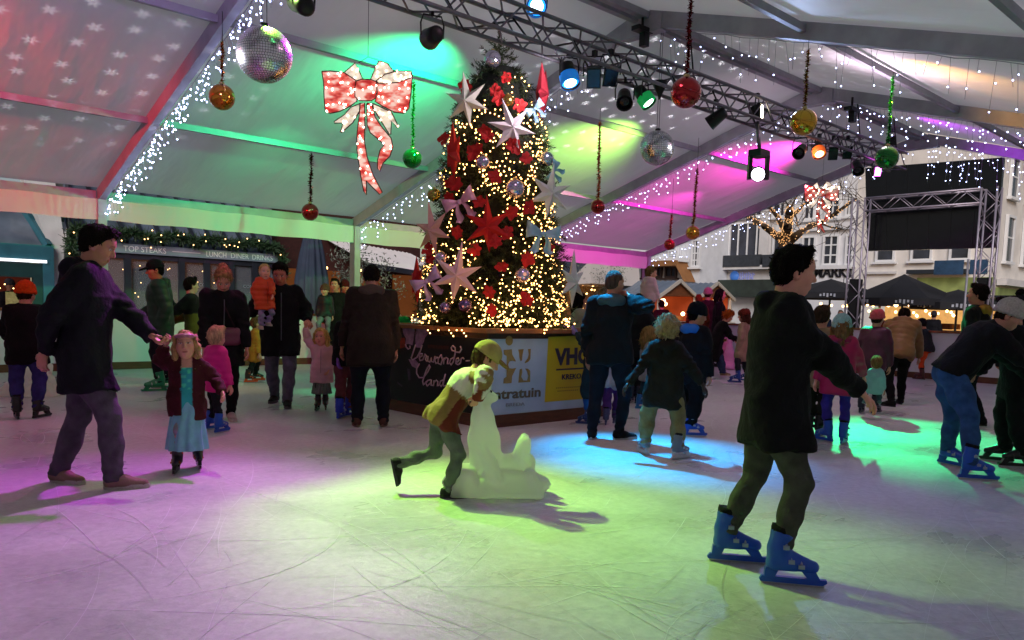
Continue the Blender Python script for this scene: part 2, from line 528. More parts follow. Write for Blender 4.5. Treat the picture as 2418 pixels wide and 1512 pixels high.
    B.path([Pv, waist, chest, neck-uT*.06*q], [.09*q, .09*q, .11*q, .06*q], .03, sq=(fT, .62))
    for i in (0, 1):
        B.path([shj[i], el[i], wr[i]], [.045*q, .036*q, .026*q], .02)
        B.path([hipj[i], knee[i], ank[i]+(ank[i]-knee[i])*.02], [.06*q, .042*q, .034*q], .02)
    V, F = B.mesh(.022*max(q, .7)); parts.append((V, F, np.tile(np.array(lin(skin)), (len(V), 1))))
    V, F, Cc = joinm(parts)
    np_mesh('body', V, F, SKINM, root, col=Cc)
    # ---------------- trousers
    if legs:
        lc = legs if isinstance(legs, dict) else dict(c=legs)
        bg = lc.get('bag', 1.); S = Solid()
        S.ell(Pv+np.array([-.01, 0, .0]), np.array([.115, .15, .12])*q*bulk, .03)
        for i in (0, 1):
            dn = unit(ank[i]-knee[i])
            S.path([hipj[i]+np.array([0, 0, .02]), hipj[i]*.5+knee[i]*.5, knee[i]], [.098*q*bulk, .086*q*bulk*bg, .068*q*bg], .03)
            fl_ = lc.get('flare', 1.)
            S.path([knee[i], knee[i]*.55+ank[i]*.45, ank[i]-dn*lc.get('crop', 0.)*q], [.066*q*bg, .066*q*bg*fl_, .052*q*bg*fl_], .03)
            e = ank[i]+dn*(.012*q)-dn*lc.get('crop', 0.)*q; clip_last(S, 2, [(e, dn)])
        if jacket:
            hl = jacket.get('hem', .08)*H; d0 = unit(-uT*.35+np.array([0, 0, -.65])) if abs(lean) < 25 else unit(-uT*.8+np.array([0, 0, -.2]))
            if hl > .03: S.cut(Pv+d0*min(hl-.06*q, .03*q), -d0)
        S.disp(folds(.006*lc.get('wrinkle', 1.), 26, org[0]))
        if lc.get('wrinkle', 1.) > .6:
            an = [a.copy() for a in ank]; kn = [k.copy() for k in knee]
            def rumple(P):
                o = 0
                for i in (0, 1):
                    r = np.sqrt(((P-an[i])**2).sum(-1)); o = o+np.exp(-(r/.13)**2)*np.sin(P[..., 2]*95+P[..., 0]*20+P[..., 1]*33)*.007
                    r = np.sqrt(((P-kn[i])**2).sum(-1)); o = o+np.exp(-(r/.11)**2)*np.sin(P[..., 2]*70+P[..., 1]*40)*.004
                return o
            S.disp(rumple)
        V, F = S.mesh(vox*.85); np_mesh('trousers', V, F, cloth(lc['c'], kind=lc.get('kind', 'denim')), root)
    # ---------------- skirt or dress
    if skirt:
        S = Solid(); z0 = skirt.get('top', Pv[2]+.02*q); z1 = skirt['hem']; fr_ = skirt.get('flare', .17)*q
        cx = (FT[0]+FT[1])/2*.3+np.array([Pv[0], Pv[1], 0])*.7
        a = np.array([Pv[0], Pv[1], z0]); b = np.array([cx[0], cx[1], z1-.05])
        S.cap(a, b, skirt.get('rt', .115)*q, fr_, .02)
        pw = skirt.get('pleat', 14)
        S.disp(lambda P: .012*np.sin(np.arctan2(P[..., 1]-a[1], P[..., 0]-a[0])*pw+3*np.sin(P[..., 2]*6))*np.clip((z0-P[..., 2])*3, 0, 1))
        S.cut((0, 0, z1), (0, 0, -1)); S.cut((0, 0, z0+.1), (0, 0, 1))
        V, F = S.mesh(vox*.8); np_mesh(skirt.get('name', 'skirt'), V, F, skirt.get('m') or cloth(skirt['c'], kind=skirt.get('kind', 'satin')), root)
    # ---------------- jacket
    if jacket:
        j = jacket; pf = j.get('puffy', 0.); S = Solid(); bk = bulk*j.get('fit', 1.)*1.07
        dep = .72+.1*pf
        hemL = j.get('hem', .08)*H                                       # how far below the pelvis the hem hangs
        dn = unit(-uT*.35+np.array([0, 0, -.65])) if abs(lean) < 25 else unit(-uT*.8+np.array([0, 0, -.2]))
        he = Pv+dn*hemL
        S.path([he+dn*.06, Pv, waist, chest, neck-uT*.075*q], [(.168+j.get('flare', 0.))*q*bk, .168*q*bk, .163*q*bk, .174*q*bk, .105*q], .05, sq=(fT, dep))
        clip_last(S, 4, [(he, dn)])
        if hemL > .03:
            for i in (0, 1):
                S.cap(hipj[i], hipj[i]*.35+knee[i]*.65, .118*q*bk**.5, .115*q*bk**.5, .07); clip_last(S, 1, [(he, dn)])
        S.cap(shj[0]-lT*.035*q, shj[1]+lT*.035*q, .062*q*bk, None, .05)
        S.cap(neck-uT*.05*q, neck+uT*.01*q, .085*q, .07*q, .04)
        for i in (0, 1):
            d = unit(wr[i]-el[i]); sr = 1+.25*pf
            S.path([shj[i], shj[i]*.4+el[i]*.6, el[i]], [.082*q*sr*bk**.5, .074*q*sr, .067*q*sr], .04)
            S.path([el[i], el[i]*.5+wr[i]*.5, wr[i]+d*.03], [.066*q*sr, .06*q*sr, .048*q*sr], .03)
            clip_last(S, 2, [(wr[i]+d*.01-d*j.get('cuff', 0)*q, d)])
        # collar
        ch = j.get('collar', .035)*q
        cd = unit(uT*.7+(hc-neck)*1.5)
        S.cap(neck-uT*.01*q, neck+cd*ch, .074*q, .066*q, .025)
        clip_last(S, 1, [(neck+cd*ch, cd)])
        if j.get('hood') == 'down' and not j.get('hoodc'):
            bc = neck-fT*.085*q+uT*.015*q
            S.cap(bc+lT*.085*q, bc-lT*.085*q, .062*q, None, .02); S.cap(bc, bc-uT*.10*q-fT*.025, .07*q, .05*q, .03)
            for sg in (-1, 1): S.cap(bc+lT*.085*q*sg, neck+lT*.075*q*sg+fT*.05*q, .05*q, .035*q, .02)
        S.disp(folds(.014 if not pf else .005, 15/max(q, .7), org[1]))
        if not pf: S.disp(folds(.006, 38/max(q, .7), org[0]))
        eln = [e.copy() for e in el]; shn = [x.copy() for x in shj]
        def creases(P):
            o = 0
            for i in (0, 1):
                r = np.sqrt(((P-eln[i])**2).sum(-1)); o = o+np.exp(-(r/(.12*q))**2)*np.sin((P@uT)*85/max(q,.6)+(P@lT)*25)*.009
            return o
        if not pf: S.disp(creases)
        if pf:
            fq = 2*math.pi/(.085*max(q, .75))
            S.disp(lambda P: -.011*pf*np.abs(np.sin(((P-Pv)@uT)*fq*.5))+.005*pf)
        V, F = S.mesh(vox)
        colf = j.get('colf')
        if colf is not None:
            Q = (V-Pv); U_ = Q@uT/torso; X_ = Q@fT/q; Y_ = Q@lT/q
            da = np.minimum(*[np.minimum(segd(V, shj[i], el[i]), segd(V, el[i], wr[i])) for i in (0, 1)])/q
            arm = (da < .075) & (np.abs(Y_) > .145)
            cc = colf(U_, X_, Y_, arm, V)
            jo = np_mesh('jacket', V, F, j['m'], root, col=cc)
        else:
            jo = np_mesh('jacket', V, F, cloth(j['c'], kind=j.get('kind', 'puffer' if pf else 'wool')), root)
        if j.get('zip'):
            zp = []
            for u in np.linspace(-.12, .93, 12):
                c0 = Pv+uT*torso*u; best = None
                for r_ in np.linspace(.05, .28, 60):
                    q_ = c0+fT*r_*q
                    if best is None: best = q_
                    dmin = np.min(((V-q_)**2).sum(1))
                    if dmin < (vox*1.2)**2: best = q_
                zp.append(tuple(best+fT*.003))
            MB().tube(zp, .006*q, 5).build('zip', mat('zip_'+j['zip'], j['zip'], .4, .5), jo)
        if j.get('hood') == 'down' and j.get('hoodc'):
            Hs = Solid(); bc = neck-fT*.08*q
            Hs.cap(bc+lT*.085*q, bc-lT*.085*q, .06*q, None, .04); Hs.cap(bc, bc-uT*.1*q-fT*.01, .065*q, .045*q, .05); Hs.cap(neck+lT*.08*q+fT*.03, neck+lT*.05*q-fT*.06, .04*q, None, .03); Hs.cap(neck-lT*.08*q+fT*.03, neck-lT*.05*q-fT*.06, .04*q, None, .03)
            Hs.disp(folds(.006, 30, 2)); V, F = Hs.mesh(vox); np_mesh('hood', V, F, cloth(j['hoodc'], kind=j.get('hoodk', 'wool')), root)
        if j.get('hood') == 'up':
            Hs = Solid(); k = hsc
            def tw(p): return hc+HM@(np.array(p)*k)
            Hs.ell(hc-HM[:, 0]*.015*k+HM[:, 2]*.015*k, np.array([.125, .112, .135])*k, .02, M=HM)
            Hs.cap(tw((-.05, 0, -.06)), neck-fT*.03*q, .1*k, .1*q, .04)
            n_ = HM@unit((1, 0, -.05)); Hs.cut(tw((.058, 0, 0)), n_)
            Hs.ell(hc+HM[:, 0]*.06*k, np.array([.12, .075, .1])*k, .01, op='s', M=HM)
            V, F = Hs.mesh(vox*.8); np_mesh('hood', V, F, cloth(j.get('hoodc', j['c']), kind='puffer' if pf else 'wool'), root)
    # ---------------- shoes or skates
    for i in (0, 1):
        yw = foot_yaw[i]; pt = foot_pitch[i]
        kk = q*(1 if not kid else 1.05)
        Rf = rotm(yw, pt, 0)
        dn = unit(ank[i]-knee[i])
        base = ank[i]+Rf@np.array([.03*q, 0, -ank_h])+ (np.array([0, 0, 0]))
        if shoes[0] == 'shoe': make_shoe(root, base, Rf, kk, shoes[1], shoes[2], vox, i)
        elif shoes[0] == 'skate': make_skate(root, base, Rf, kk*.98, shoes[1], shoes[2] if len(shoes) > 2 else '9aa0a8', vox, boot, shoes[3] if len(shoes) > 3 else None)
    # ---------------- hair
    def hw_(p): return hc+HM@(np.array(p, float)*hsc)
    if hair and hair[0] != 'none':
        st, hcol = hair; S = Solid(); k = hsc; A = np.array
        th = {'buzz': .003, 'short': .011, 'curly': .024, 'long': .014, 'bun': .012, 'tuft': .018, 'bob': .016, 'fine': .007}[st]
        if hat: th = min(th, .004)
        S.ell(hw_((-.014, 0, .036)), A([.095+th, .075+th, .088+th])*k, .01, M=HM)
        fz = .052 if st != 'tuft' else .06
        planes = [(hw_((.052 if st != 'buzz' else .036, 0, fz+.012)), HM@unit((.84, 0, -.54))), (hw_((0, 0, -.075)), HM@A([.25, 0, -1.]))]
        S.ell(hw_((-.04, 0, -.01)), A([.062+th*.6, .07+th*.6, .07])*k, .02, M=HM)
        clip_last(S, 2, planes)
        if st in ('short', 'tuft', 'curly'):
            S.cap(hw_((.05, .03, .112)), hw_((.045, -.04, .114)), .024*k, .026*k, .02) if not hat else None      # fringe swept up
        if st in ('long', 'bob'):
            z1 = -.19 if st == 'long' else -.12
            for sg in (-1, 1):
                S.path([hw_((.035, .066*sg, .06)), hw_((.012, .086*sg, -.02)), hw_((.0, .083*sg, -.10)), hw_((.01, .08*sg, z1))], [.02*k, .026*k, .028*k, .02*k], .03)
            S.path([hw_((-.07, 0, .02)), hw_((-.085, 0, -.08)), hw_((-.075, 0, z1))], [.06*k, .062*k, .05*k], .04)
        if st == 'bun': S.ell(hw_((-.105, 0, .09)), A([.045, .045, .04])*k, .02)
        amp = {'buzz': .001, 'short': .006, 'curly': .02, 'long': .006, 'bun': .006, 'tuft': .008, 'bob': .007, 'fine': .004}[st]
        S.disp(folds(amp*k, 70/k, 1.3+org[0])); 
        if st == 'curly': S.disp(folds(amp*.8*k, 120/k, 2.1))
        V, F = S.mesh(.0075 if vox < .02 else .011)
        if vox < .02 and st != 'buzz': V, F = strands(V, F, hc, HM, k, {'short': 900, 'curly': 900, 'long': 1100, 'bun': 700, 'bob': 900, 'fine': 350, 'tuft': 700}[st], st)
        np_mesh('hair', V, F, hairmat(hcol), root)
    # ---------------- hats
    if hat:
        st = hat[0]; k = hsc; A = np.array; S = Solid()
        if st in ('beanie', 'pom'):
            tl = hat[2] if len(hat) > 2 and not isinstance(hat[2], str) else .0
            S.ell(hw_((-.016, 0, .05)), A([.113, .097, .105])*k, .01, M=HM); clip_last(S, 1, [(hw_((0, 0, .012)), HM@unit((-.12, 0, -1)))])
            br = [hw_((.098*math.cos(t)-.014, .088*math.sin(t), .02+.012*math.cos(t))) for t in np.linspace(0, 2*math.pi, 17)]
            S.path(br, [.018*k]*17, .012)
            S.disp(folds(.003*k, 90/k, 3))
            V, F = S.mesh(.009*max(k, .8)); h_ = np_mesh('hat', V, F, cloth(hat[1], kind='knit'), root)
            if st == 'pom':
                S = Solid(); S.ell(hw_((-.025, 0, .175)), A([.05, .05, .048])*k, .01); S.disp(folds(.012*k, 140/k, 5))
                V, F = S.mesh(.008*max(k, .8)); np_mesh('pompom', V, F, cloth(hat[3] if len(hat) > 3 else hat[1], kind='fur'), h_)
        elif st == 'cap':
            S.ell(hw_((-.012, 0, .042)), A([.112, .094, .106])*k, .01, M=HM); clip_last(S, 1, [(hw_((0, 0, .02)), HM@unit((-.1, 0, -1)))])
            V, F = S.mesh(.009*max(k, .8)); h_ = np_mesh('cap', V, F, cloth(hat[1]), root)
            S = Solid(); S.ell(hw_((.115, 0, .038)), A([.075, .07, .016])*k, .01, M=HM@rotm(0, 12, 0)); V, F = S.mesh(.0075*max(k, .8)); np_mesh('visor', V, F, cloth(hat[2] if len(hat) > 2 else hat[1]), h_)
        elif st == 'band':
            S.path([hw_((.1*math.cos(t)-.014, .082*math.sin(t), .062+.012*math.cos(t))) for t in np.linspace(0, 2*math.pi, 17)], [.016*k]*17, .01)
            V, F = S.mesh(.008*max(k, .8)); np_mesh('headband', V, F, cloth(hat[1], kind='satin'), root)
        elif st == 'fluffy':
            S.ell(hw_((-.02, 0, .055)), A([.125, .115, .1])*k, .01, M=HM); clip_last(S, 1, [(hw_((0, 0, .02)), HM@unit((-.1, 0, -1)))])
            S.disp(folds(.014*k, 80/k, 5)); V, F = S.mesh(.009*max(k, .8)); np_mesh('hat', V, F, cloth(hat[1], kind='fur'), root)
    if extra: extra(root, dict(Pv=Pv, neck=neck, chest=chest, waist=waist, uT=uT, fT=fT, lT=lT, hc=hc, HM=HM, wr=wr, el=el, shj=shj, q=q, hsc=hsc, loc=loc, torso=torso, knee=knee, ank=ank))
    return root
def strands(V, F, hc, HM, k, n, st):
    """loose locks lying over the hair so that its outline is not a smooth shell"""
    rg = np.random.default_rng(len(V)); i = rg.integers(0, len(V), n); p = V[i]; nr = p-hc; nr /= np.linalg.norm(nr, axis=1)[:, None]+1e-6
    fl = -HM[:, 0]*.5-HM[:, 2]*(.5 if st in ('short', 'fine', 'tuft', 'buzz') else 1.); d = np.tile(fl, (n, 1))+rg.normal(size=(n, 3))*(.55 if st != 'curly' else 1.1)
    top = (nr@HM[:, 2] > .6)[:, None]; d = np.where(top, d+HM[:, 0]*(1.5 if st == 'short' else 0.), d)
    d -= (d*nr).sum(1)[:, None]*nr*.85; d /= np.linalg.norm(d, axis=1)[:, None]; sd = np.cross(d, nr); sd /= np.linalg.norm(sd, axis=1)[:, None]+1e-6
    L = (.017 if st in ('short', 'fine', 'tuft', 'buzz') else .045)*k*rg.uniform(.6, 1.3, n)[:, None]; w = .0035*k
    a = p-nr*.002; b = p+d*L*.55+nr*.003*k; c = p+d*L+nr*rg.uniform(-.004, .003, n)[:, None]*k
    Q = np.stack([a-sd*w, a+sd*w, b+sd*w*.9, b-sd*w*.9, c+sd*w*.2, c-sd*w*.2], 1).reshape(-1, 3); o = len(V)+np.arange(n)*6
    G_ = np.concatenate([np.stack([o, o+1, o+2, o+3], 1), np.stack([o+3, o+2, o+4, o+5], 1)])
    return np.concatenate([V, Q]), np.concatenate([F, G_])
def segd(V, a, b):
    ba = b-a; t = np.clip(((V-a)@ba)/(ba@ba), 0, 1); return np.sqrt((((V-a)-t[:, None]*ba)**2).sum(1))

def make_shoe(root, base, Rf, k, c, sole, vox, i):
    S = Solid(); A = np.array
    S.cap(A([-.055, 0, .045])*k, A([.03, 0, .05])*k, .04*k, .042*k, .03)
    S.cap(A([.03, 0, .045])*k, A([.145, 0, .03])*k, .045*k, .032*k, .03, sq=((0, 0, 1), .85))
    S.cap(A([-.045, 0, .05])*k, A([-.045, 0, .1])*k, .042*k, .043*k, .02)
    S.cut(A([0, 0, .016])*k, (0, 0, -1)); S.cut(A([-.045, 0, .1])*k, (-.1, 0, 1))
    V, F = S.mesh(.0085*k+.002); o = np_mesh('shoe', V@Rf.T+base, F, cloth(c, .7), root)
    b = MB(); n = 20
    poly = []
    for t in np.linspace(0, 2*math.pi, n, endpoint=False):
        x = .045+.14*math.cos(t); y = (.042+.008*math.cos(t-.4))*math.sin(t); poly.append((x*k, y*k))
    M = Matrix.Translation(base) @ Matrix(Rf.tolist()).to_4x4()
    b.prism(poly, .03*k, M); b.build('sole', mat('sole_'+sole, sole, .7, nscale=30, namt=.15), o)
def make_skate(root, base, Rf, k, c, strap, vox, boot, blade=None):
    S = Solid(); A = np.array; b0 = boot; o0 = A([0, 0, b0])
    S.cap(A([-.05, 0, .032])*k+o0, A([.02, 0, .04])*k+o0, .042*k, .043*k, .03)
    S.cap(A([.02, 0, .04])*k+o0, A([.135, 0, .026])*k+o0, .046*k, .034*k, .03)
    S.path([A([-.042, 0, .04])*k+o0, A([-.038, 0, .11])*k+o0, A([-.022, 0, .2])*k+o0], [.046*k, .05*k, .06*k], .03)
    S.cap(A([-.012, 0, .2])*k+o0, A([-.03, 0, .1])*k+o0, .045*k, .04*k, .02)
    S.cap(A([-.0, 0, .085])*k+o0, A([.10, 0, .045])*k+o0, .034*k, .026*k, .012)              # tongue
    S.cut(A([0, 0, .004])*k+o0, (0, 0, -1)); S.cut(A([0, 0, .2])*k+o0, (.25, 0, 1))
    V, F = S.mesh(.0075*k+.002); o = np_mesh('skate', V@Rf.T+base, F, cloth(c, kind='plastic'), root)
    S = Solid(); S.path([A([-.028, 0, .16])*k+o0, A([-.022, 0, .235])*k+o0], [.05*k, .058*k], .02); S.cut(A([0, 0, .228])*k+o0, (.2, 0, 1))
    V, F = S.mesh(.011); np_mesh('liner', V@Rf.T+base, F, cloth('101014'), o)
    M = Matrix.Translation(base) @ Matrix(Rf.tolist()).to_4x4(); RX_ = Matrix.Rotation(rad(90), 4, 'X')
    fc = cloth(c if blade is None else blade, kind='plastic'); f = MB()
    f.prism([(-.098*k, b0+.012*k), (-.03*k, b0+.01*k), (-.05*k, .04), (-.102*k, .04)], .042*k, M @ Matrix.Translation((0, .021*k, 0)) @ RX_)
    f.prism([(.075*k, b0+.01*k), (.15*k, b0+.008*k), (.175*k, .04), (.115*k, .04)], .042*k, M @ Matrix.Translation((0, .021*k, 0)) @ RX_)
    f.prism([(-.112*k, .041), (-.125*k, .022), (-.118*k, .012), (.188*k, .012), (.21*k, .026), (.206*k, .041)], .026*k, M @ Matrix.Translation((0, .013*k, 0)) @ RX_)
    f.build('frame', fc, o)
    MB().box(None, (.315*k, .005, .014), m=M @ Matrix.Translation((.042*k, 0, .007))).build('blade', mat('blade_steel', 'b8bcc2', .3, 1.), o)
    for x, z, w_ in ((.012, .088, .05), (.062, .066, .05), (-.02, .165, .066)):
        pts = [M @ Vector((x*k+.012*k, y_*k, b0+(z-(y_/w_)**2*.045)*k+.005)) for y_ in np.linspace(-w_, w_, 9)]
        t = MB().tube(pts, .0075*k, 5); t.box(None, (.03*k, .012*k, .02*k), m=M @ Matrix.Translation((x*k+.012*k, -w_*1.0*k, b0+(z-.03)*k))); t.build('strap', mat('strap_'+strap, strap, .45, .2), o)
# ------------------------------------------------------------------ world, camera
w = bpy.data.worlds.new('World'); SC.world = w; w.use_nodes = True
nt = w.node_tree; bg = nt.nodes['Background']
sky = nt.nodes.new('ShaderNodeTexSky'); sky.sky_type = 'NISHITA'; sky.sun_disc = False
sky.sun_elevation = rad(16); sky.sun_rotation = rad(230); sky.altitude = 10; sky.air_density = 1.; sky.dust_density = 1.2; sky.ozone_density = 1.5
tint = nt.nodes.new('ShaderNodeMix'); tint.data_type = 'RGBA'; tint.blend_type = 'MULTIPLY'; tint.inputs[0].default_value = 1.; tint.inputs[7].default_value = (1.12, .93, .90, 1)
nt.links.new(sky.outputs['Color'], tint.inputs[6]); nt.links.new(tint.outputs[2], bg.inputs['Color']); bg.inputs['Strength'].default_value = .072
sl = bpy.data.lights.new('sun', 'SUN'); sl.energy = 2.2; sl.angle = rad(30); sl.color = (1., .97, .98)
so = bpy.data.objects.new('sun', sl); COL.objects.link(so)
SUN_AZ = 230.
_sd = Vector((math.sin(rad(SUN_AZ))*math.cos(rad(30)), math.cos(rad(SUN_AZ))*math.cos(rad(30)), math.sin(rad(30))))
so.rotation_euler = (-_sd).to_track_quat('-Z', 'Y').to_euler(); so.location = (0, 0, 30)

cd = bpy.data.cameras.new('Camera'); cam = bpy.data.objects.new('Camera', cd); COL.objects.link(cam)
cd.sensor_fit = 'HORIZONTAL'; cd.sensor_width = 36; cd.lens = 36*FPX/2417
cd.shift_x = -(CXP-1208.5)/2417; cd.shift_y = (CYP-756)/2417; cd.clip_end = 400; cd.clip_start = .05
cam.matrix_world = Matrix((RT.tolist(), UP.tolist(), (-FW).tolist())).transposed().to_4x4(); cam.location = ORG
SC.camera = cam
SC.view_settings.view_transform = 'Standard'; SC.view_settings.look = 'None'; SC.view_settings.exposure = 0
SC.cycles.use_denoising = True
try: SC.cycles.denoiser = 'OPENIMAGEDENOISE'
except Exception: pass
SC.cycles.max_bounces = 7; SC.cycles.diffuse_bounces = 4; SC.cycles.glossy_bounces = 4; SC.cycles.transmission_bounces = 4
SC.cycles.sample_clamp_indirect = 3.; SC.cycles.sample_clamp_direct = 0.
SC.cycles.caustics_reflective = False; SC.cycles.caustics_refractive = False

# ------------------------------------------------------------------ tent dimensions (metres)
RX = [-6.03, -1.04, 3.955, 8.95, 13.95, 18.95]      # frames along the ridge
EY, EZ, RY, RZ = 14.91, 3.11, 7.27, 5.46
EY2 = RY-(EY-RY)                                     # the other eave
SLP = (RZ-EZ)/(EY-RY)
def roofz(Y): return RZ-abs(Y-RY)*SLP
BAR_Y, BAR_X, BAR_Y2 = 15.93, 19.35, -3.2

# ------------------------------------------------------------------ ground and ice
def ice_material():
    m = bpy.data.materials.new('ice'); m.use_nodes = True; nt = m.node_tree; N = nt.nodes; L = nt.links; b = N['Principled BSDF']
    tc = N.new('ShaderNodeTexCoord')
    n1 = N.new('ShaderNodeTexNoise'); n1.inputs['Scale'].default_value = .9; n1.inputs['Detail'].default_value = 6
    n2 = N.new('ShaderNodeTexNoise'); n2.inputs['Scale'].default_value = 17; n2.inputs['Detail'].default_value = 8; n2.inputs['Roughness'].default_value = .7
    L.new(tc.outputs['Object'], n1.inputs['Vector']); L.new(tc.outputs['Object'], n2.inputs['Vector'])
    # skate scratches: thin bright lines bent by noise, three directions
    sc = None
    for i, (ang, s) in enumerate(((.5, 5.5), (1.25, 4.3), (2.3, 6.7), (-.2, 3.6))):
        mp = N.new('ShaderNodeMapping'); mp.inputs['Rotation'].default_value = (0, 0, ang); mp.inputs['Location'].default_value = (i*3.3, i*1.7, 0)
        mp.inputs['Scale'].default_value = (.12, 1, 1)
        L.new(tc.outputs['Object'], mp.inputs['Vector'])
        nz = N.new('ShaderNodeTexNoise'); nz.inputs['Scale'].default_value = s; nz.inputs['Detail'].default_value = 2; nz.inputs['Distortion'].default_value = .5
        L.new(mp.outputs['Vector'], nz.inputs['Vector'])
        a = N.new('ShaderNodeMath'); a.operation = 'MULTIPLY'; a.inputs[1].default_value = 13.; L.new(nz.outputs['Fac'], a.inputs[0])
        fr = N.new('ShaderNodeMath'); fr.operation = 'PINGPONG'; fr.inputs[1].default_value = .5; L.new(a.outputs[0], fr.inputs[0])
        lt = N.new('ShaderNodeMapRange'); lt.inputs['From Min'].default_value = .035; lt.inputs['From Max'].default_value = .0; lt.inputs['To Max'].default_value = 1.
        L.new(fr.outputs[0], lt.inputs['Value'])
        if sc is None: sc = lt.outputs[0]
        else:
            mx = N.new('ShaderNodeMath'); mx.operation = 'MAXIMUM'; L.new(sc, mx.inputs[0]); L.new(lt.outputs[0], mx.inputs[1]); sc = mx.outputs[0]
    # colour
    r = N.new('ShaderNodeValToRGB'); r.color_ramp.elements[0].position = .36; r.color_ramp.elements[0].color = (.36, .365, .38, 1)
    r.color_ramp.elements[1].position = .68; r.color_ramp.elements[1].color = (.58, .58, .59, 1)
    ad = N.new('ShaderNodeMath'); ad.operation = 'MULTIPLY_ADD'; ad.inputs[1].default_value = .6
    L.new(n2.outputs['Fac'], ad.inputs[0])
    hf = N.new('ShaderNodeMath'); hf.operation = 'MULTIPLY'; hf.inputs[1].default_value = .4
    # broad sweeping strokes of scraped snow
    wp = N.new('ShaderNodeMapping'); wp.inputs['Rotation'].default_value = (0, 0, .9); wp.inputs['Scale'].default_value = (.35, 2.2, 1); L.new(tc.outputs['Object'], wp.inputs['Vector'])
    n3 = N.new('ShaderNodeTexNoise'); n3.inputs['Scale'].default_value = 2.6; n3.inputs['Detail'].default_value = 7; n3.inputs['Roughness'].default_value = .65; n3.inputs['Distortion'].default_value = .2; L.new(wp.outputs['Vector'], n3.inputs['Vector'])
    av = N.new('ShaderNodeMath'); av.operation = 'MULTIPLY_ADD'; av.inputs[1].default_value = .8; L.new(n1.outputs['Fac'], av.inputs[0])
    a3 = N.new('ShaderNodeMath'); a3.operation = 'MULTIPLY'; a3.inputs[1].default_value = .2; L.new(n3.outputs['Fac'], a3.inputs[0]); L.new(a3.outputs[0], av.inputs[2]); L.new(av.outputs[0], hf.inputs[0]); L.new(hf.outputs[0], ad.inputs[2])
    L.new(ad.outputs[0], r.inputs['Fac'])
    mxc = N.new('ShaderNodeMix'); mxc.data_type = 'RGBA'; mxc.inputs[7].default_value = (.42, .42, .46, 1)
    sf = N.new('ShaderNodeMath'); sf.operation = 'MULTIPLY'; sf.inputs[1].default_value = .0; L.new(sc, sf.inputs[0])
    L.new(sf.outputs[0], mxc.inputs[0]); L.new(r.outputs['Color'], mxc.inputs[6]); L.new(mxc.outputs[2], b.inputs['Base Color'])
    rr = N.new('ShaderNodeMapRange'); rr.inputs['To Min'].default_value = .2; rr.inputs['To Max'].default_value = .62; L.new(av.outputs[0], rr.inputs['Value']); rr.inputs['From Min'].default_value = .35; rr.inputs['From Max'].default_value = .65
    L.new(rr.outputs[0], b.inputs['Roughness']); b.inputs['Specular IOR Level'].default_value = .4
    h = N.new('ShaderNodeMath'); h.operation = 'MULTIPLY_ADD'; h.inputs[1].default_value = -.06; h.inputs[0].default_value = 0.; L.new(ad.outputs[0], h.inputs[2])
    bp = N.new('ShaderNodeBump'); bp.inputs['Strength'].default_value = .5; bp.inputs['Distance'].default_value = .015
    L.new(h.outputs[0], bp.inputs['Height']); L.new(bp.outputs['Normal'], b.inputs['Normal'])
    return m
m_pave = mat('paving', '5b5955', .8, nscale=3, namt=.2, bump=.3, bscale=12)
g = MB().quad((-120, -160, -.02), (160, -160, -.02), (160, 160, -.02), (-120, 160, -.02)).build('ground', m_pave); struct(g)
ic = MB().quad((-9, BAR_Y2, 0), (BAR_X, BAR_Y2, 0), (BAR_X, BAR_Y, 0), (-9, BAR_Y, 0)).build('ice', ice_material()); struct(ic)

# blade cuts: thin curved grooves with pale shaved edges, scattered over the ice
def skate_marks(name, n, seed, m, wmin, wmax, z):
    rg = np.random.default_rng(seed); V = []; F = []
    for k in range(n):
        near_ = rg.random() < .6
        c = np.array([rg.uniform(.8, 9.5), rg.uniform(.5, 9.5)]) if near_ else np.array([rg.uniform(1, 19), rg.uniform(0, 15.8)])
        a = rg.uniform(0, 6.28); cur = rg.normal()*.35; L = rg.uniform(.25, 2.2); w = rg.uniform(wmin, wmax); st = 12; p = c.copy(); o = len(V)
        for i in range(st+1):
            f = i/st; ww = w*math.sin(math.pi*min(max(f, .04), .96))**.6; nx, ny = -math.sin(a), math.cos(a)
            V += [(p[0]-nx*ww, p[1]-ny*ww, z), (p[0]+nx*ww, p[1]+ny*ww, z)]
            p = p+np.array([math.cos(a), math.sin(a)])*L/st; a += cur*L/st
        if not (.2 < p[0] < BAR_X-.2 and -.3 < p[1] < BAR_Y-.2) or (5.4 < p[0] < 7.9 and 6.4 < p[1] < 8.9): V = V[:o]; continue
        for i in range(st): F.append((o+2*i, o+2*i+2, o+2*i+3, o+2*i+1))
    o_ = MB().add(V, F).build(name, m, None); stuff(o_)
skate_marks('skate_marks', 900, 21, mat('shaved_ice', 'd4d4da', .85, nscale=40, namt=.1), .001, .0026, .003)
skate_marks('skate_grooves', 420, 22, mat('cut_ice', 'a0a0a6', .6, nscale=40, namt=.15), .0009, .002, .005)

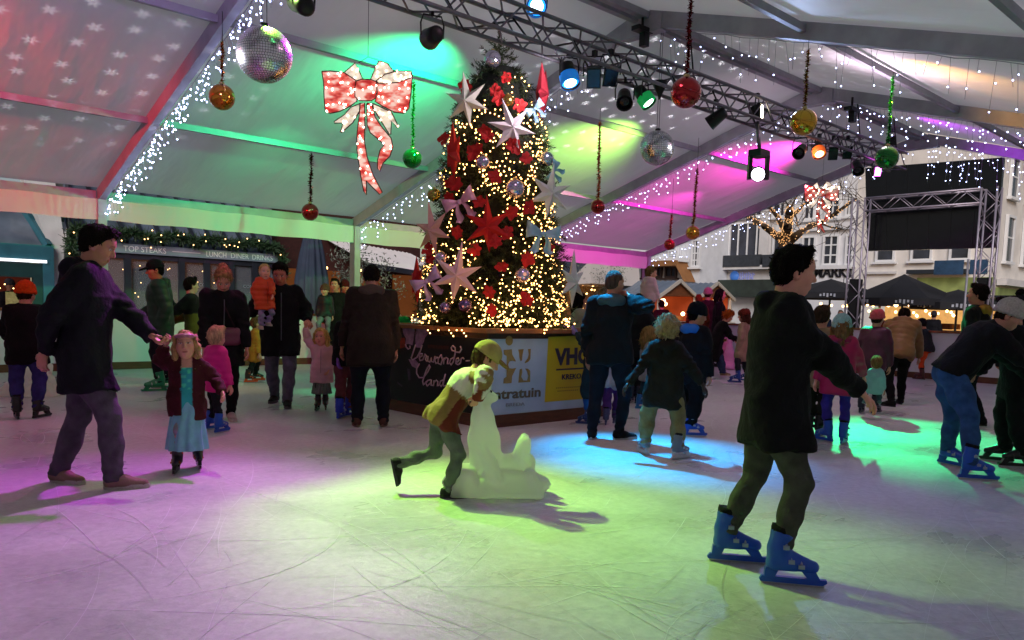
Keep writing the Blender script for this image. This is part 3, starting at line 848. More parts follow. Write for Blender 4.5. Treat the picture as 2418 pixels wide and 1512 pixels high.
# ------------------------------------------------------------------ marquee
def membrane():
    m = bpy.data.materials.new('tent_fabric'); m.use_nodes = True; nt = m.node_tree; N = nt.nodes; L = nt.links
    b = N['Principled BSDF']; out = N['Material Output']
    tc = N.new('ShaderNodeTexCoord')
    n = N.new('ShaderNodeTexNoise'); n.inputs['Scale'].default_value = .5; n.inputs['Detail'].default_value = 5; L.new(tc.outputs['Object'], n.inputs['Vector'])
    r = N.new('ShaderNodeValToRGB'); r.color_ramp.elements[0].position = .3; r.color_ramp.elements[0].color = (.60, .59, .58, 1); r.color_ramp.elements[1].position = .7; r.color_ramp.elements[1].color = (.72, .715, .70, 1)
    L.new(n.outputs['Fac'], r.inputs['Fac']); L.new(r.outputs['Color'], b.inputs['Base Color']); b.inputs['Roughness'].default_value = .55
    n2 = N.new('ShaderNodeTexNoise'); n2.inputs['Scale'].default_value = 1.3; n2.inputs['Detail'].default_value = 3
    mp = N.new('ShaderNodeMapping'); mp.inputs['Scale'].default_value = (1.6, .35, .35); mp.inputs['Rotation'].default_value = (0, 0, .5); L.new(tc.outputs['Object'], mp.inputs['Vector']); L.new(mp.outputs['Vector'], n2.inputs['Vector'])
    bp = N.new('ShaderNodeBump'); bp.inputs['Strength'].default_value = .5; bp.inputs['Distance'].default_value = .12; L.new(n2.outputs['Fac'], bp.inputs['Height']); L.new(bp.outputs['Normal'], b.inputs['Normal'])
    t = N.new('ShaderNodeBsdfTranslucent'); t.inputs['Color'].default_value = (.75, .76, .8, 1)
    mx = N.new('ShaderNodeMixShader'); mx.inputs[0].default_value = .26
    L.new(b.outputs[0], mx.inputs[1]); L.new(t.outputs[0], mx.inputs[2]); L.new(mx.outputs[0], out.inputs['Surface'])
    return m
m_fab = membrane()
m_alu = mat('tent_aluminium', '92909a', .5, .3, nscale=5, namt=.12)
m_alud = mat('tent_beam', '9a98a2', .55, .2, nscale=4, namt=.15)
tent = thing('marquee_tent', 'large white ridge marquee with grey aluminium frames over the ice rink', 'marquee', (RX[0], RY, 0))
TO = Vector((RX[0], RY, 0))
def tl(p): return tuple(Vector(p)-TO)
for side in (1, -1):
    for i in range(5):
        x0, x1 = RX[i], RX[i+1]; nu, nv = 14, 22; vs = []; fs = []
        for a in range(nu+1):
            for b_ in range(nv+1):
                u = a/nu; v = b_/nv
                x = x0+(x1-x0)*u; y = RY+side*(EY-RY)*v
                sag = .05*math.sin(math.pi*u)*(.4+.6*math.sin(math.pi*((v*3) % 1))) 
                z = roofz(y)+.10-sag
                vs.append(tl((x, y, z)))
        for a in range(nu):
            for b_ in range(nv):
                q = [a*(nv+1)+b_, (a+1)*(nv+1)+b_, (a+1)*(nv+1)+b_+1, a*(nv+1)+b_+1]
                fs.append(tuple(q if side < 0 else q[::-1]))
        MB().add(vs, fs, True).build('roof_panel', m_fab, tent)
for x in RX:
    b = MB()
    for side in (1, -1):
        ye = RY+side*(EY-RY)
        b.beam(tl((x, ye, EZ-.03)), tl((x, RY+side*.1, RZ-.06)), .11, .2)
    b.beam(tl((x, RY-.35, RZ-.16)), tl((x, RY+.35, RZ-.16)), .16, .22)          # apex bracket
    b.build('rafter', m_alud, tent)
    for side in (1, -1):
        ye = RY+side*(EY-RY)
        p = MB().box(tl((x, ye, (EZ-.08)/2)), (.14, .2, EZ-.08)); p.box(tl((x, ye, .015)), (.34, .34, .03)); p.build('post', m_alu, tent)
for i in range(5):
    x0, x1 = RX[i]+.056, RX[i+1]-.056
    for side in (1, -1):
        for t, r_ in ((.654, .038), (.318, .038), (.03, .04)):
            y = RY+side*(EY-RY)*(t if t > .05 else .012); z = roofz(y)-.01
            MB().beam(tl((x0, y, z)), tl((x1, y, z)), .06 if t > .05 else .1, .09).build('purlin', m_alu, tent)
        y = RY+side*(EY-RY)
        MB().beam(tl((x0+.02, y, EZ-.04)), tl((x1-.02, y, EZ-.04)), .07, .16).build('eave_beam', m_alu, tent)
        # valance strip hanging at the eave, slightly wavy
        vs = []; fs = []; n = 30
        for k in range(n+1):
            x = x0+(x1-x0)*k/n
            for zz in (EZ-.1, EZ-.27, EZ-.45):
                w_ = .012*math.sin(x*3.1)*(EZ-zz)
                vs.append(tl((x, y-side*.06+w_, zz+.008*math.sin(x*5))))
        for k in range(n):
            for j in (0, 1): fs.append((k*3+j, (k+1)*3+j, (k+1)*3+j+1, k*3+j+1))
        MB().add(vs, fs, True).build('valance', m_fab, tent)

# unseen side wall and near gable, added to hold back sky light
def drape(p0, p1, ztop, name='side_wall'):
    p0 = np.array(p0, float); p1 = np.array(p1, float); L = np.linalg.norm(p1-p0); n = int(L/.12); d = (p1-p0)/L; nn = np.array([-d[1], d[0], 0]); vs = []; fs = []
    for k in range(n+1):
        c = p0+(p1-p0)*k/n+nn*.025*math.sin(k*1.3)*math.sin(k*.31)
        zt_ = ztop(c[1]) if callable(ztop) else ztop
        vs += [tl((c[0], c[1], .02)), tl((c[0], c[1], zt_*.5)), tl((c[0], c[1], zt_))]
    for k in range(n):
        for j in (0, 1): fs.append((k*3+j, (k+1)*3+j, (k+1)*3+j+1, k*3+j+1))
    return MB().add(vs, fs, True).build(name, m_fab, tent)
for i in range(4): drape((RX[i], EY2-.12, 0), (RX[i+1], EY2-.12, 0), EZ-.06)
drape((RX[0]-.12, EY2, 0), (RX[0]-.12, EY, 0), lambda y: roofz(y)-.05, 'unseen_gable_wall')

# ------------------------------------------------------------------ rink barriers
m_pan = mat('barrier_panel', 'c9ced6', .45, nscale=1.5, namt=.06)
m_kick = mat('kick_board', '54301c', .6, nscale=6, namt=.25, bump=.2, bscale=30, stretch=(1, 1, 6))
m_rail = mat('rail_wood', '7a4a26', .5, nscale=5, namt=.3, bump=.2, bscale=40)
m_black = mat('black_plastic', '0c0c0e', .5)
m_ink = mat('dark_print', '17171b', .5)
BT = 1.12
def barrier(label, a, b, n, name='rink_barrier'):
    a = Vector((*a, 0)); b = Vector((*b, 0)); d = (b-a).normalized(); L = (b-a).length
    t = thing(name, label, 'barrier', tuple(a), math.atan2(d.y, d.x))
    s = L/n
    for i in range(n):
        MB().box((s*(i+.5), 0, .14+(BT-.19)/2), (s-.012, .05, BT-.19)).build('panel', m_pan, t)
    MB().box((L/2, 0, .07), (L, .07, .14)).build('kickboard', m_kick, t)
    MB().box((L/2, 0, BT-.025), (L, .14, .05)).build('top_rail', m_rail, t)
    return t
bl = barrier('long white rink boarding with brown kickboard along the left side', (BAR_X, BAR_Y+.04), (-9, BAR_Y+.04), 14)
bf = barrier('white boarding across the far end of the rink, in front of the market square', (BAR_X+.04, BAR_Y2), (BAR_X+.04, BAR_Y), 9)
ux = Vector((1, 0, 0)); uz = Vector((0, 0, 1))
def onboard(px, py): return AY(px, py, BAR_Y+.012)
p0 = onboard(585, 842); p1 = onboard(640, 840)
text('MUSIC', tuple(onboard(586, 841)), ux, uz, .2, m_ink, None, width=.5, name='lettering', bold=.006).parent = bl
bpy.data.objects['lettering'].matrix_parent_inverse = (Matrix.Translation((BAR_X, BAR_Y+.04, 0)) @ Matrix.Rotation(math.pi, 4, 'Z')).inverted()
mk = MB()
for i in range(9):
    q = onboard(600+i*13, 757+i*4 % 11); mk.box((q[0]-BAR_X, q[1]-BAR_Y-.04, q[2]), (.05+.03*(i % 3), .004, .035))
k_ = mk.build('printed_marks', m_ink, bl); k_.rotation_euler = (0, 0, -math.pi)

# ------------------------------------------------------------------ square pedestal with advertising panels
PX0, PY0, PS = 5.67, 6.62, 2.0
ped = thing('tree_pedestal', 'square boarded stand with advertising panels under the christmas tree', 'pedestal', (PX0, PY0, 0))
PT = 1.11
m_blue = mat('sky_blue_panel', '9fb6cf', .4, nscale=3, namt=.1)
m_dark = mat('dark_photo_panel', '0b090b', .4, nscale=2.5, namt=.6)
MB().box((PS/2, PS/2, .52), (PS-.1, PS-.1, 1.0)).build('core', mat('stand_core', '1c1512', .8), ped)
MB().box((PS/2, .0, .14+.43), (PS, .04, .86)).build('light_panel', m_blue, ped)['label'] = 'pale blue advertising panel'
MB().box((.0, PS/2+.021, .14+.43), (.04, PS-.042, .86)).build('dark_panel', m_dark, ped)['label'] = 'dark photo panel with white script'
MB().box((PS, PS/2, .57), (.04, PS-.05, .86)).build('back_panel', m_blue, ped)
MB().box((PS/2, PS, .57), (PS, .04, .86)).build('back_panel', m_blue, ped)
for c_, s_ in (((PS/2, -.01, .07), (PS+.1, .06, .14)), ((-.01, PS/2, .068), (.06, PS-.042, .136)), ((PS+.01, PS/2, .068), (.06, PS-.042, .136)), ((PS/2, PS+.01, .07), (PS+.1, .06, .14))):
    MB().box(c_, s_).build('kickboard', m_kick, ped)
MB().box((PS/2, PS/2, 1.04), (PS+.0, PS+.0, .08)).build('deck', mat('deck_wood', '4a2c18', .6, nscale=5, namt=.3), ped)
for c_, s_ in (((PS/2, -.03, 1.09), (PS+.24, .14, .05)), ((-.03, PS/2, 1.088), (.14, PS-.08, .046)), ((PS+.03, PS/2, 1.088), (.14, PS-.08, .046)), ((PS/2, PS+.03, 1.09), (PS+.24, .14, .05))):
    MB().box(c_, s_).build('top_rail', m_rail, ped)
def pl(p): return (p[0]-PX0, p[1]-PY0, p[2])
def cR(x, y, e=0.): return Vector(pl(AY((1900+x/3.36)/1.6946, (1270+y/3.36)/1.6946, PY0-.0225-e)))     # point of the blue panel (zoomed-photo grid)
def cL(x, y, e=0.): return Vector(pl(AX((1540+x/3.517)/1.6946, (1270+y/3.517)/1.6946, PX0-.0225-e)))    # point of the dark panel
def polyR(name, pts, m, e): 
    b = MB()
    for p in pts: b.add([cR(x, y, e) for x, y in p], [tuple(range(len(p)))])
    return b.build(name, m, ped)
m_gold = mat('gold_print', '8a7440', .5, nscale=20, namt=.15)
m_taupe = mat('taupe_print', '5d5648', .5)
m_yel = mat('yellow_print', 'b59d14', .5, nscale=2, namt=.08)
m_purp = mat('purple_print', '221238', .5)
logo = [[(460+50*math.cos(t), 315+66*math.sin(t)) for t in np.linspace(0, 2*math.pi, 18, endpoint=False)],
        [(385, 440), (495, 430), (500, 500), (545, 580), (548, 597), (505, 585), (465, 592), (445, 640), (462, 685), (505, 690), (555, 680), (535, 720), (500, 790), (492, 885), (380, 890), (385, 825), (425, 800), (425, 520), (385, 500)],
        [(580, 435), (655, 428), (640, 500), (632, 580), (612, 590), (596, 540), (592, 480)],
        [(712, 428), (750, 425), (745, 560), (715, 600), (672, 620), (668, 605), (710, 550), (722, 500)],
        [(600, 700), (632, 690), (635, 740), (622, 800), (650, 850), (700, 850), (715, 790), (700, 730), (672, 690), (710, 690), (742, 720), (742, 870), (582, 880), (590, 800)]]
polyR('logo', logo, m_gold, .002)
polyR('yellow_sign', [[(985, 265), (1640, 240), (1600, 1085), (935, 1142)]], m_yel, .002)
def textR(s, a, b_, size, m, e=.003, bold=0.):
    A = cR(*a, e); B = cR(*b_, e); return text(s, A, B-A, (0, 0, 1), size, m, ped, width=(B-A).length, bold=bold)
textR('intratuin', (200, 1108), (875, 1062), .16, m_taupe, bold=.004)
textR('BREDA', (410, 1203), (662, 1187), .058, mat('grey_print', '8a8ea0', .5))
textR('VHC', (1085, 638), (1545, 612), .27, m_purp, .005, bold=.012)
textR('KREKO', (1165, 838), (1420, 822), .09, m_purp, .005, bold=.002)
polyR('rule', [[(1090, 695), (1500, 672), (1500, 694), (1090, 718)]], m_purp, .004)
mk = []
for r_ in range(2):
    for i in range(13):
        x = 1090+i*26+r_*18; y = 945+r_*42-i*1.6
        if r_ == 1 and i > 10: continue
        mk.append([(x, y), (x+17, y-1), (x+17, y+13), (x, y+14)])
polyR('small_print', mk, mat('faint_print', '6d5f18', .5), .004)
# dark panel: pale snowy branches, orange patch for a printed face, script
def polyL(name, pts, m, e):
    for p in pts: MB().add([cL(x, y, e) for x, y in p][::-1], [tuple(range(len(p)))]).build(name, m, ped)
m_pink = mat('pink_print', '9a7396', .5, nscale=18, namt=.35)
polyL('snowy_tree_print', [[(235, 95), (405, 105), (418, 200), (400, 320), (385, 395), (330, 375), (285, 380), (295, 300), (262, 240), (245, 160)],
      [(445, 110), (600, 125), (630, 190), (600, 240), (560, 290), (545, 350), (500, 430), (440, 425), (425, 340), (430, 230)],
      [(330, 590), (430, 600), (470, 650), (440, 720), (380, 690)]], m_pink, .002)
polyL('face_print', [[(190, 285), (275, 290), (285, 350), (278, 420), (215, 440), (165, 400), (185, 340)]], mat('orange_print', '8e3218', .5, nscale=14, namt=.4), .002)
polyL('brown_print', [[(600, 385), (900, 405), (890, 450), (600, 435)]], mat('brown_print', '3c1c10', .5, nscale=30, namt=.5), .002)
polyL('grey_print', [[(310, 720), (355, 730), (360, 880), (330, 890)], [(170, 905), (250, 960), (240, 985), (180, 940)], [(100, 560), (160, 520), (190, 570), (130, 610)]], mat('plum_print', '463848', .5, nscale=20, namt=.4), .002)
SCR = [[(290, 380), (298, 420), (325, 448), (352, 432), (350, 400)], [(430, 385), (400, 480), (368, 575), (390, 602), (450, 565), (500, 470), (522, 395)],
       [(482, 565), (520, 545), (522, 512), (497, 508), (480, 560), (492, 612), (532, 600)], [(532, 600), (556, 545), (560, 520), (582, 542), (570, 595), (592, 622)],
       [(604, 545), (600, 612), (628, 632), (652, 570), (650, 620), (682, 634), (704, 550)], [(728, 560), (702, 600), (715, 652), (748, 632), (748, 580), (728, 560)],
       [(792, 528), (752, 580), (745, 650), (786, 668), (808, 600), (792, 528)], [(832, 570), (824, 662)], [(830, 605), (860, 566), (884, 582), (876, 660), (892, 652)],
       [(965, 570), (925, 590), (905, 642), (930, 672), (962, 625), (985, 520), (990, 480), (945, 470), (930, 430), (955, 400), (985, 430), (992, 490), (1050, 496), (1078, 450), (1060, 408)],
       [(1000, 642), (1042, 602), (1028, 572), (1002, 590), (995, 650), (1030, 668), (1062, 642)], [(1062, 642), (1072, 582), (1096, 570), (1112, 590)], [(1140, 615), (1190, 612)],
       [(482, 655), (445, 720), (445, 790), (480, 850), (540, 850), (600, 770), (636, 700), (622, 672), (590, 720), (560, 800), (528, 900), (540, 952), (584, 905)],
       [(642, 880), (600, 890), (574, 932), (592, 968), (640, 925), (652, 880), (648, 962), (668, 958)], [(690, 890), (682, 968)], [(690, 915), (722, 885), (742, 905), (736, 970), (756, 960)],
       [(815, 885), (780, 900), (765, 945), (790, 975), (822, 930), (850, 800)], [(850, 800), (815, 930), (830, 972), (850, 960)]]
b = MB()
for s_ in SCR: b.tube([cL(x, y, .004) for x, y in s_], .009, 5)
b.build('script_lettering', mat('white_script', 'b79ab0', .5), ped)
# ------------------------------------------------------------------ christmas tree
TX, TY = 6.62, 7.66
_rp = [(1.0, .98), (1.94, .90), (2.46, .76), (2.98, .69), (3.5, .63), (4.03, .48), (4.3, .29), (4.72, .02)]
def trad(z): return np.interp(z, [a for a, b in _rp], [b for a, b in _rp])
tree = thing('christmas_tree', 'tall dark green christmas tree covered in lights and ornaments on the boarded stand', 'christmas tree', (TX, TY, PT-.03))
def tw(p): return np.asarray(p, float)-np.array([TX, TY, PT-.03])
MB().tube([(0, 0, 0), (0, 0, 1.8), (.01, 0, 3.45)], [.07, .045, .012], 10).build('trunk', mat('bark', '2e2018', .9, bump=.6, bscale=30), tree)
def build_foliage():
    rng = np.random.default_rng(5); A = []; Cc = []
    # branches
    nb = 2500
    z = 1.05+3.5*(1-np.sqrt(rng.uniform(0, 1, nb)))**1.0; th = rng.uniform(0, 2*np.pi, nb)
    for i in range(nb):
        zz = z[i]; R = trad(zz)*rng.uniform(.86, 1.05)+.02
        if rng.random() < .06: R *= 1.1
        dirv = np.array([math.cos(th[i]), math.sin(th[i]), 0])
        tip = np.array([TX, TY, zz])+dirv*R+np.array([0, 0, -.04])
        L = min(R*.8, .34)
        root_ = tip-dirv*L+np.array([0, 0, rng.uniform(-.02, .12)])
        nn = 44
        t = rng.uniform(0, 1, nn)**.8
        base = root_+(tip-root_)*t[:, None]
        bd = unit(tip-root_)
        rd = rng.normal(size=(nn, 3)); rd -= (rd@bd)[:, None]*bd; rd /= np.linalg.norm(rd, axis=1)[:, None]
        nd = rd*.75+bd*rng.uniform(.35, .9, nn)[:, None]; nd /= np.linalg.norm(nd, axis=1)[:, None]
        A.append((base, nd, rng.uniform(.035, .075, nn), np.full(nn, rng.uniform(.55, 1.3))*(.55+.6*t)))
    # leader twigs at the top
    for k in range(34):
        zz = rng.uniform(4.05, 4.55); a = rng.uniform(0, 6.28); L = (4.80-zz)*.55*rng.uniform(.6, 1.)+.05
        o = np.array([TX, TY, zz]); d = unit([math.cos(a), math.sin(a), .55]); nn = 46; t = rng.uniform(0, 1, nn)
        base = o+d*L*t[:, None]; rd = rng.normal(size=(nn, 3)); nd = rd*.6+d; nd /= np.linalg.norm(nd, axis=1)[:, None]
        A.append((base, nd, rng.uniform(.03, .06, nn), np.full(nn, 1.0)))
    o = np.array([TX, TY, 4.2]); nn = 260; t = rng.uniform(0, 1, nn); base = o+np.array([0, 0, .58])*t[:, None]
    rd = rng.normal(size=(nn, 3))+np.array([0, 0, .8]); rd /= np.linalg.norm(rd, axis=1)[:, None]; A.append((base, rd, rng.uniform(.03, .06, nn), np.full(nn, 1.)))
    base = np.concatenate([a[0] for a in A]); nd = np.concatenate([a[1] for a in A]); ln = np.concatenate([a[2] for a in A]); sh = np.concatenate([a[3] for a in A])
    n = len(base); sd = np.cross(nd, rng.normal(size=(n, 3))); sd /= np.linalg.norm(sd, axis=1)[:, None]
    w_ = .0048
    tipp = base+nd*ln[:, None]
    V = np.stack([base-sd*w_, base+sd*w_, tipp+sd*w_*.35, tipp-sd*w_*.35], 1).reshape(-1, 3)-np.array([TX, TY, PT-.03])
    F = np.arange(n*4).reshape(-1, 4)
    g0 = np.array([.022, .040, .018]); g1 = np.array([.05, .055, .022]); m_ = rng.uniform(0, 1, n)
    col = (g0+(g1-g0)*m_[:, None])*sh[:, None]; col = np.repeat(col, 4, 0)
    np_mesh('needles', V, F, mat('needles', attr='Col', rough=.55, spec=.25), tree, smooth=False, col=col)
build_foliage()
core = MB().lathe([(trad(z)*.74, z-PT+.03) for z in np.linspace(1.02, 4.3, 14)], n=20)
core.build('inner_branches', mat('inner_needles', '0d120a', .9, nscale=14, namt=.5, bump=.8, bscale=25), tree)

def tsurf(px, py, out=.03):
    best = None
    for D in np.arange(8., 12.2, .02):
        p = AD(px, py, D); r = math.hypot(p[0]-TX, p[1]-TY)-(trad(p[2])+out)
        if p[2] < 1.1: r += (1.1-p[2])*1.
        if r <= 0: return p, np.array([p[0]-TX, p[1]-TY, 0])
        if best is None or r < best[0]: best = (r, p)
    p = best[1]; return p, np.array([p[0]-TX, p[1]-TY, 0])
m_warm = mat('warm_bulb', 'ffd9a0', emit='ffbc68', estr=12., sample=False)
VIEWDIR = math.atan2(-TY, -TX)
def light_string():
    rng = np.random.default_rng(9); pts = []; wires = []
    for s_ in range(76):
        th = (math.asin(rng.uniform(-.92, .92))+VIEWDIR) if rng.random() < .72 else rng.uniform(0, 6.28); z = 1.12+2.95*rng.uniform(0, 1)**1.35; a = rng.uniform(-1, 1)+(-1.2 if rng.random() < .5 else 1.4)
        w_ = []
        for k in range(int(rng.integers(10, 26))):
            R = trad(z)*rng.uniform(.86, 1.02)+.01
            p = np.array([TX+R*math.cos(th), TY+R*math.sin(th), z]); w_.append(p)
            pts.append(p)
            a += rng.normal()*.5; st = .062
            th += st*math.cos(a)/max(R, .25); z += st*math.sin(a)*.9
            if z < 1.14: z = 1.14; a = -a
            if z > 4.2: z = 4.2; a = -a
        wires.append(w_)
    for k in range(130):                                             # the string lies thick around the foot
        th = rng.uniform(0, 6.28); R = rng.uniform(.8, 1.12); pts.append(np.array([TX+R*math.cos(th), TY+R*math.sin(th), 1.14+rng.uniform(0, .1)]))
    for px, lo in ((1010, 2), (1035, 1), (1060, 3), (1078, 1), (1090, 3), (1186, 1), (1221, 1), (1285, 2), (1290, 1)):   # bulbs drooping over the rail
        for j in range(lo):
            p = AX(px+j*5, 780+j*7, PX0-.14) if px < 1130 else AY(px, 779+j*8, PY0-.14); pts.append(np.asarray(p))
    d = sorted(range(len(pts)), key=lambda i: np.linalg.norm(pts[i]-ORG))
    t = thing('tree_lights', 'string of small warm white lights wound round the christmas tree', 'string lights', (TX, TY, PT))
    o = np.array([TX, TY, PT])
    b = MB()
    for w_ in wires: b.tube([p-o for p in w_], .0035, 4, smooth=False)
    b.build('wire', mat('green_wire', '0c120c', .6), t)
    rr = [pts[i]-o for i in d]
    bulbs(t, [tuple(p) for p in rr], .0088, m_warm, 'tree')
light_string()
for px, py, pw in ((1045, 745, 3.), (1165, 742, 1.6), (1290, 742, 1.8), (1260, 640, 1.), (1110, 600, .7), (1180, 480, .6)):        # glow of the bulbs on the branches
    p_ = AD(px, py, 8.75 if py > 700 else 8.95); l_ = bpy.data.lights.new('bulb_glow', 'POINT'); l_.energy = pw; l_.color = lin('ffb45c'); l_.shadow_soft_size = .12
    o_ = bpy.data.objects.new('bulb_glow', l_); COL.objects.link(o_); o_.location = p_

# ------------------------------------------------------------------ ornaments on the tree
def orient(nrm, roll=0., tilt=0.):
    z = Vector(nrm).normalized(); x = Vector((0, 0, 1)).cross(z); x.normalize(); y = z.cross(x)
    return Matrix((x, y, z)).transposed().to_4x4() @ Matrix.Rotation(rad(tilt), 4, 'X') @ Matrix.Rotation(rad(roll), 4, 'Z')
def star(px, py, rpx, col, label, n=6, roll=0., yaw=0., out=.1, long=1.2):
    p, nr = tsurf(px, py, out); R = rpx/FPX*depth(p)
    toc = unit((ORG-p)*np.array([1, 1, .3])); nv = unit(unit(nr)*.35+toc*.8)
    nv = Matrix.Rotation(rad(yaw), 3, 'Z') @ Vector(nv)
    M = orient(nv, roll)
    vs = [(0, 0, R*.24), (0, 0, -R*.24)]; fs = []
    for k in range(2*n):
        a = math.pi*k/n; r = R*(1 if k % 2 == 0 else .36)*(long if k == 0 else 1)
        vs.append((-r*math.sin(a), r*math.cos(a), 0))
    for k in range(2*n):
        i, j = 2+k, 2+(k+1) % (2*n); fs += [(0, i, j), (1, j, i)]
    b = MB().add([M @ Vector(v) for v in vs], fs)
    o = b.build('paper_star', mat('paper_'+col, col, .6, nscale=14, namt=.06, spec=.25), None, tuple(p)); tag(o, label, 'star', 'paper stars on the christmas tree')
star(1102, 240, 60, 'd8cfc4', 'cream paper star on the upper left edge of the tree', 6, 8, -15)
star(1208, 303, 60, 'cfbfc4', 'white paper star with a tilted point at upper middle of the tree', 6, 22, 10)
star(1070, 362, 62, 'b3251f', 'red paper star seen edge on, left side of the tree beside the green bauble', 6, 0, -60)
star(1280, 222, 66, '7d1c28', 'dark red paper star seen edge on at the upper right of the tree', 6, 40, 65, .14)
star(1298, 458, 60, 'cdd2cf', 'white paper star on the right edge of the tree above the pale blue bow', 6, -6, 12, .14)
star(1152, 535, 62, 'a8161a', 'red paper star in the middle of the tree', 6, 4, -8)
star(1021, 545, 62, 'c79690', 'pinkish paper star on the left edge of the tree, below the pink bow', 6, 12, -30, .12)
star(1078, 652, 64, 'c9a9b4', 'pale paper star low on the left of the tree, above the two purple baubles', 6, -8, 5, .12, 1.3)
star(1352, 668, 60, 'b9c2c2', 'white paper star sticking out at the lower right edge of the tree', 6, 0, 40, .16, 1.35)
star(984, 665, 52, 'a81f22', 'red paper star at the lower left edge of the tree, behind the lilac bow', 6, 5, -55, .10)

def ribbon_bow(px, py, size, col, label, roll=0., out=.1, kind='satin'):
    p, nr = tsurf(px, py, out); R = size/FPX*depth(p)
    toc = unit((ORG-p)*np.array([1, 1, .3])); M = orient(unit(unit(nr)*.5+toc*.7), roll)
    m = mat('bow_'+col, col, .3, .25, nscale=8, namt=.18, bump=.35, bscale=18, spec=.6)
    b = MB()
    def sheet(f, nu=10, nv=6):
        vs = [f(u/nu, v/nv) for u in range(nu+1) for v in range(nv+1)]
        b.add([M @ Vector(q) for q in vs], [(i*(nv+1)+j, (i+1)*(nv+1)+j, (i+1)*(nv+1)+j+1, i*(nv+1)+j+1) for i in range(nu) for j in range(nv)], True)
    for s in (-1, 1):
        def loop(u, v):
            a = u*math.pi*1.0; x = s*R*(.08+.92*math.sin(a*.5)); w_ = R*(.12+.36*math.sin(a*.5)**.8)
            return (x, (v-.5)*2*w_+.18*R*math.sin(a*.5)+.03*R*math.sin(v*9+u*4), R*(.28*math.sin(a))*(1 if v < 2 else 1)+.05*R*math.sin(v*12))
        sheet(loop)
        def tail(u, v):
            y = -R*1.15*u; x = s*R*(.08+.42*u+.08*math.sin(u*5)); w_ = R*(.07+.2*u)
            yy = y+(.16*R*abs(v-.5)*2*(1 if u > .85 else 0))
            return (x+(v-.5)*2*w_, yy, R*(.08*math.sin(u*6)+.04*math.sin(v*8)))
        sheet(tail)
    o = b.build('ribbon_bow', m, None, tuple(p)); tag(o, label, 'bow', 'ribbon bows on the christmas tree')
    k = MB().add([M @ Vector(q) for q in MB().sphere((0, 0, R*.1), R*.15, 10, 8, (1, 1.1, .8)).v], MB().sphere((0, 0, 0), 1, 10, 8).f, True)
    k.build('knot', m, o)
ribbon_bow(1085, 478, 40, 'c78fa5', 'shiny pink ribbon bow on the left side of the tree', 25)
ribbon_bow(1282, 553, 42, '8fb4c9', 'shiny pale blue ribbon bow on the right side of the tree', -4)
ribbon_bow(1008, 665, 38, 'b493bd', 'lilac ribbon bow at the lower left of the tree', 30, .2)
ribbon_bow(1262, 258, 26, '7f9db2', 'silver blue ribbon bow beside the dark red star near the top', 40)
ribbon_bow(1306, 405, 26, '6f9fae', 'small cyan ribbon bow on the right edge of the tree', 70, .12)

m_poin = mat('poinsettia_red', 'ac1012', .75, nscale=20, namt=.25)
m_yc = mat('poinsettia_heart', 'b08a2a', .6)
def poinsettia(px, py, size=21, k=0):
    p, nr = tsurf(px, py, .07); R = size/FPX*depth(p); toc = unit(ORG-p)
    M = orient(unit(unit(nr)*.6+toc*.6), k*37, (k*53 % 40)-20); b = MB()
    for i in range(6):
        a = 2*math.pi*i/6+random.uniform(-.25, .25); L = R*random.uniform(.75, 1.15); w_ = L*.34
        c, s = math.cos(a), math.sin(a); lift_ = random.uniform(.05, .5)*R
        q = [(0, 0, 0), (L*.55, w_*1.25, lift_*.8), (L*.98, w_*.35, lift_*.5), (L*.98, -w_*.35, lift_*.5), (L*.55, -w_*1.25, lift_*.8), (L*.55, 0, lift_*.4)]
        q = [M @ Vector((x*c-y*s, x*s+y*c, z)) for x, y, z in q]
        b.add(q, [(0, 1, 5), (1, 2, 5), (2, 3, 5), (3, 4, 5), (4, 0, 5)])
    o = b.build('poinsettia', m_poin, None, tuple(p)); tag(o, 'small red fabric poinsettia tucked into the christmas tree branches', 'flower', 'red poinsettias on the christmas tree')
for k, (x, y) in enumerate([(1195, 184), (1168, 217), (1180, 232), (1144, 308), (1152, 322), (1214, 346), (1206, 340), (1243, 376), (1116, 360), (1128, 350), (1168, 420), (1074, 436), (1062, 432), (1130, 478), (1206, 503),
                            (1080, 549), (1198, 552), (1243, 610), (1184, 630), (1168, 572), (1122, 590), (1154, 690), (1160, 732), (1242, 708), (1015, 610), (1010, 590), (1248, 490), (1060, 468), (1228, 250), (1100, 205), (1296, 585), (1048, 330)]):
    poinsettia(x, y, 16+(k % 3)*2, k)
def tree_bauble(px, py, rpx, col, label, rough=.12, out=.05):
    p, nr = tsurf(px, py, out); R = rpx/FPX*depth(p)
    t = MB().sphere((0, 0, 0), R, 20, 14).build('bauble', irid(col, rough), None, tuple(p)); tag(t, label, 'bauble', 'baubles on the christmas tree')
    MB().lathe([(R*.2, R*.95), (R*.2, R*1.12), (R*.08, R*1.16)], n=10).build('cap', mat('bauble_cap', 'c9b070', .3, 1.), t)
def irid(col, rough):
    key = 'irid_'+col
    if key in _M: return _M[key]
    m = mat(key, col, rough, .9); nt = m.node_tree; N = nt.nodes; b = N['Principled BSDF']
    b.inputs['Thin Film Thickness'].default_value = 420; b.inputs['Thin Film IOR'].default_value = 1.4
    return m
tree_bauble(1163, 140, 20, 'b9b3c9', 'silver iridescent bauble near the very top of the tree')
tree_bauble(1140, 384, 17, 'b3a9c6', 'silver iridescent bauble left of middle, above the pink bow')
tree_bauble(1215, 446, 23, 'b9aec9', 'largest iridescent bauble, right of the middle of the tree')
tree_bauble(1290, 376, 17, 'a9b3c9', 'iridescent bauble on the right edge of the tree above the white star')
tree_bauble(1198, 238, 15, 'a88446', 'gold bauble just above the tilted white star')
tree_bauble(1024, 461, 16, '9c8f4a', 'gold green bauble sticking out at the left edge of the tree', out=.12)
tree_bauble(1042, 611, 16, 'b7a0b9', 'iridescent bauble on the lower left, above the pale star')
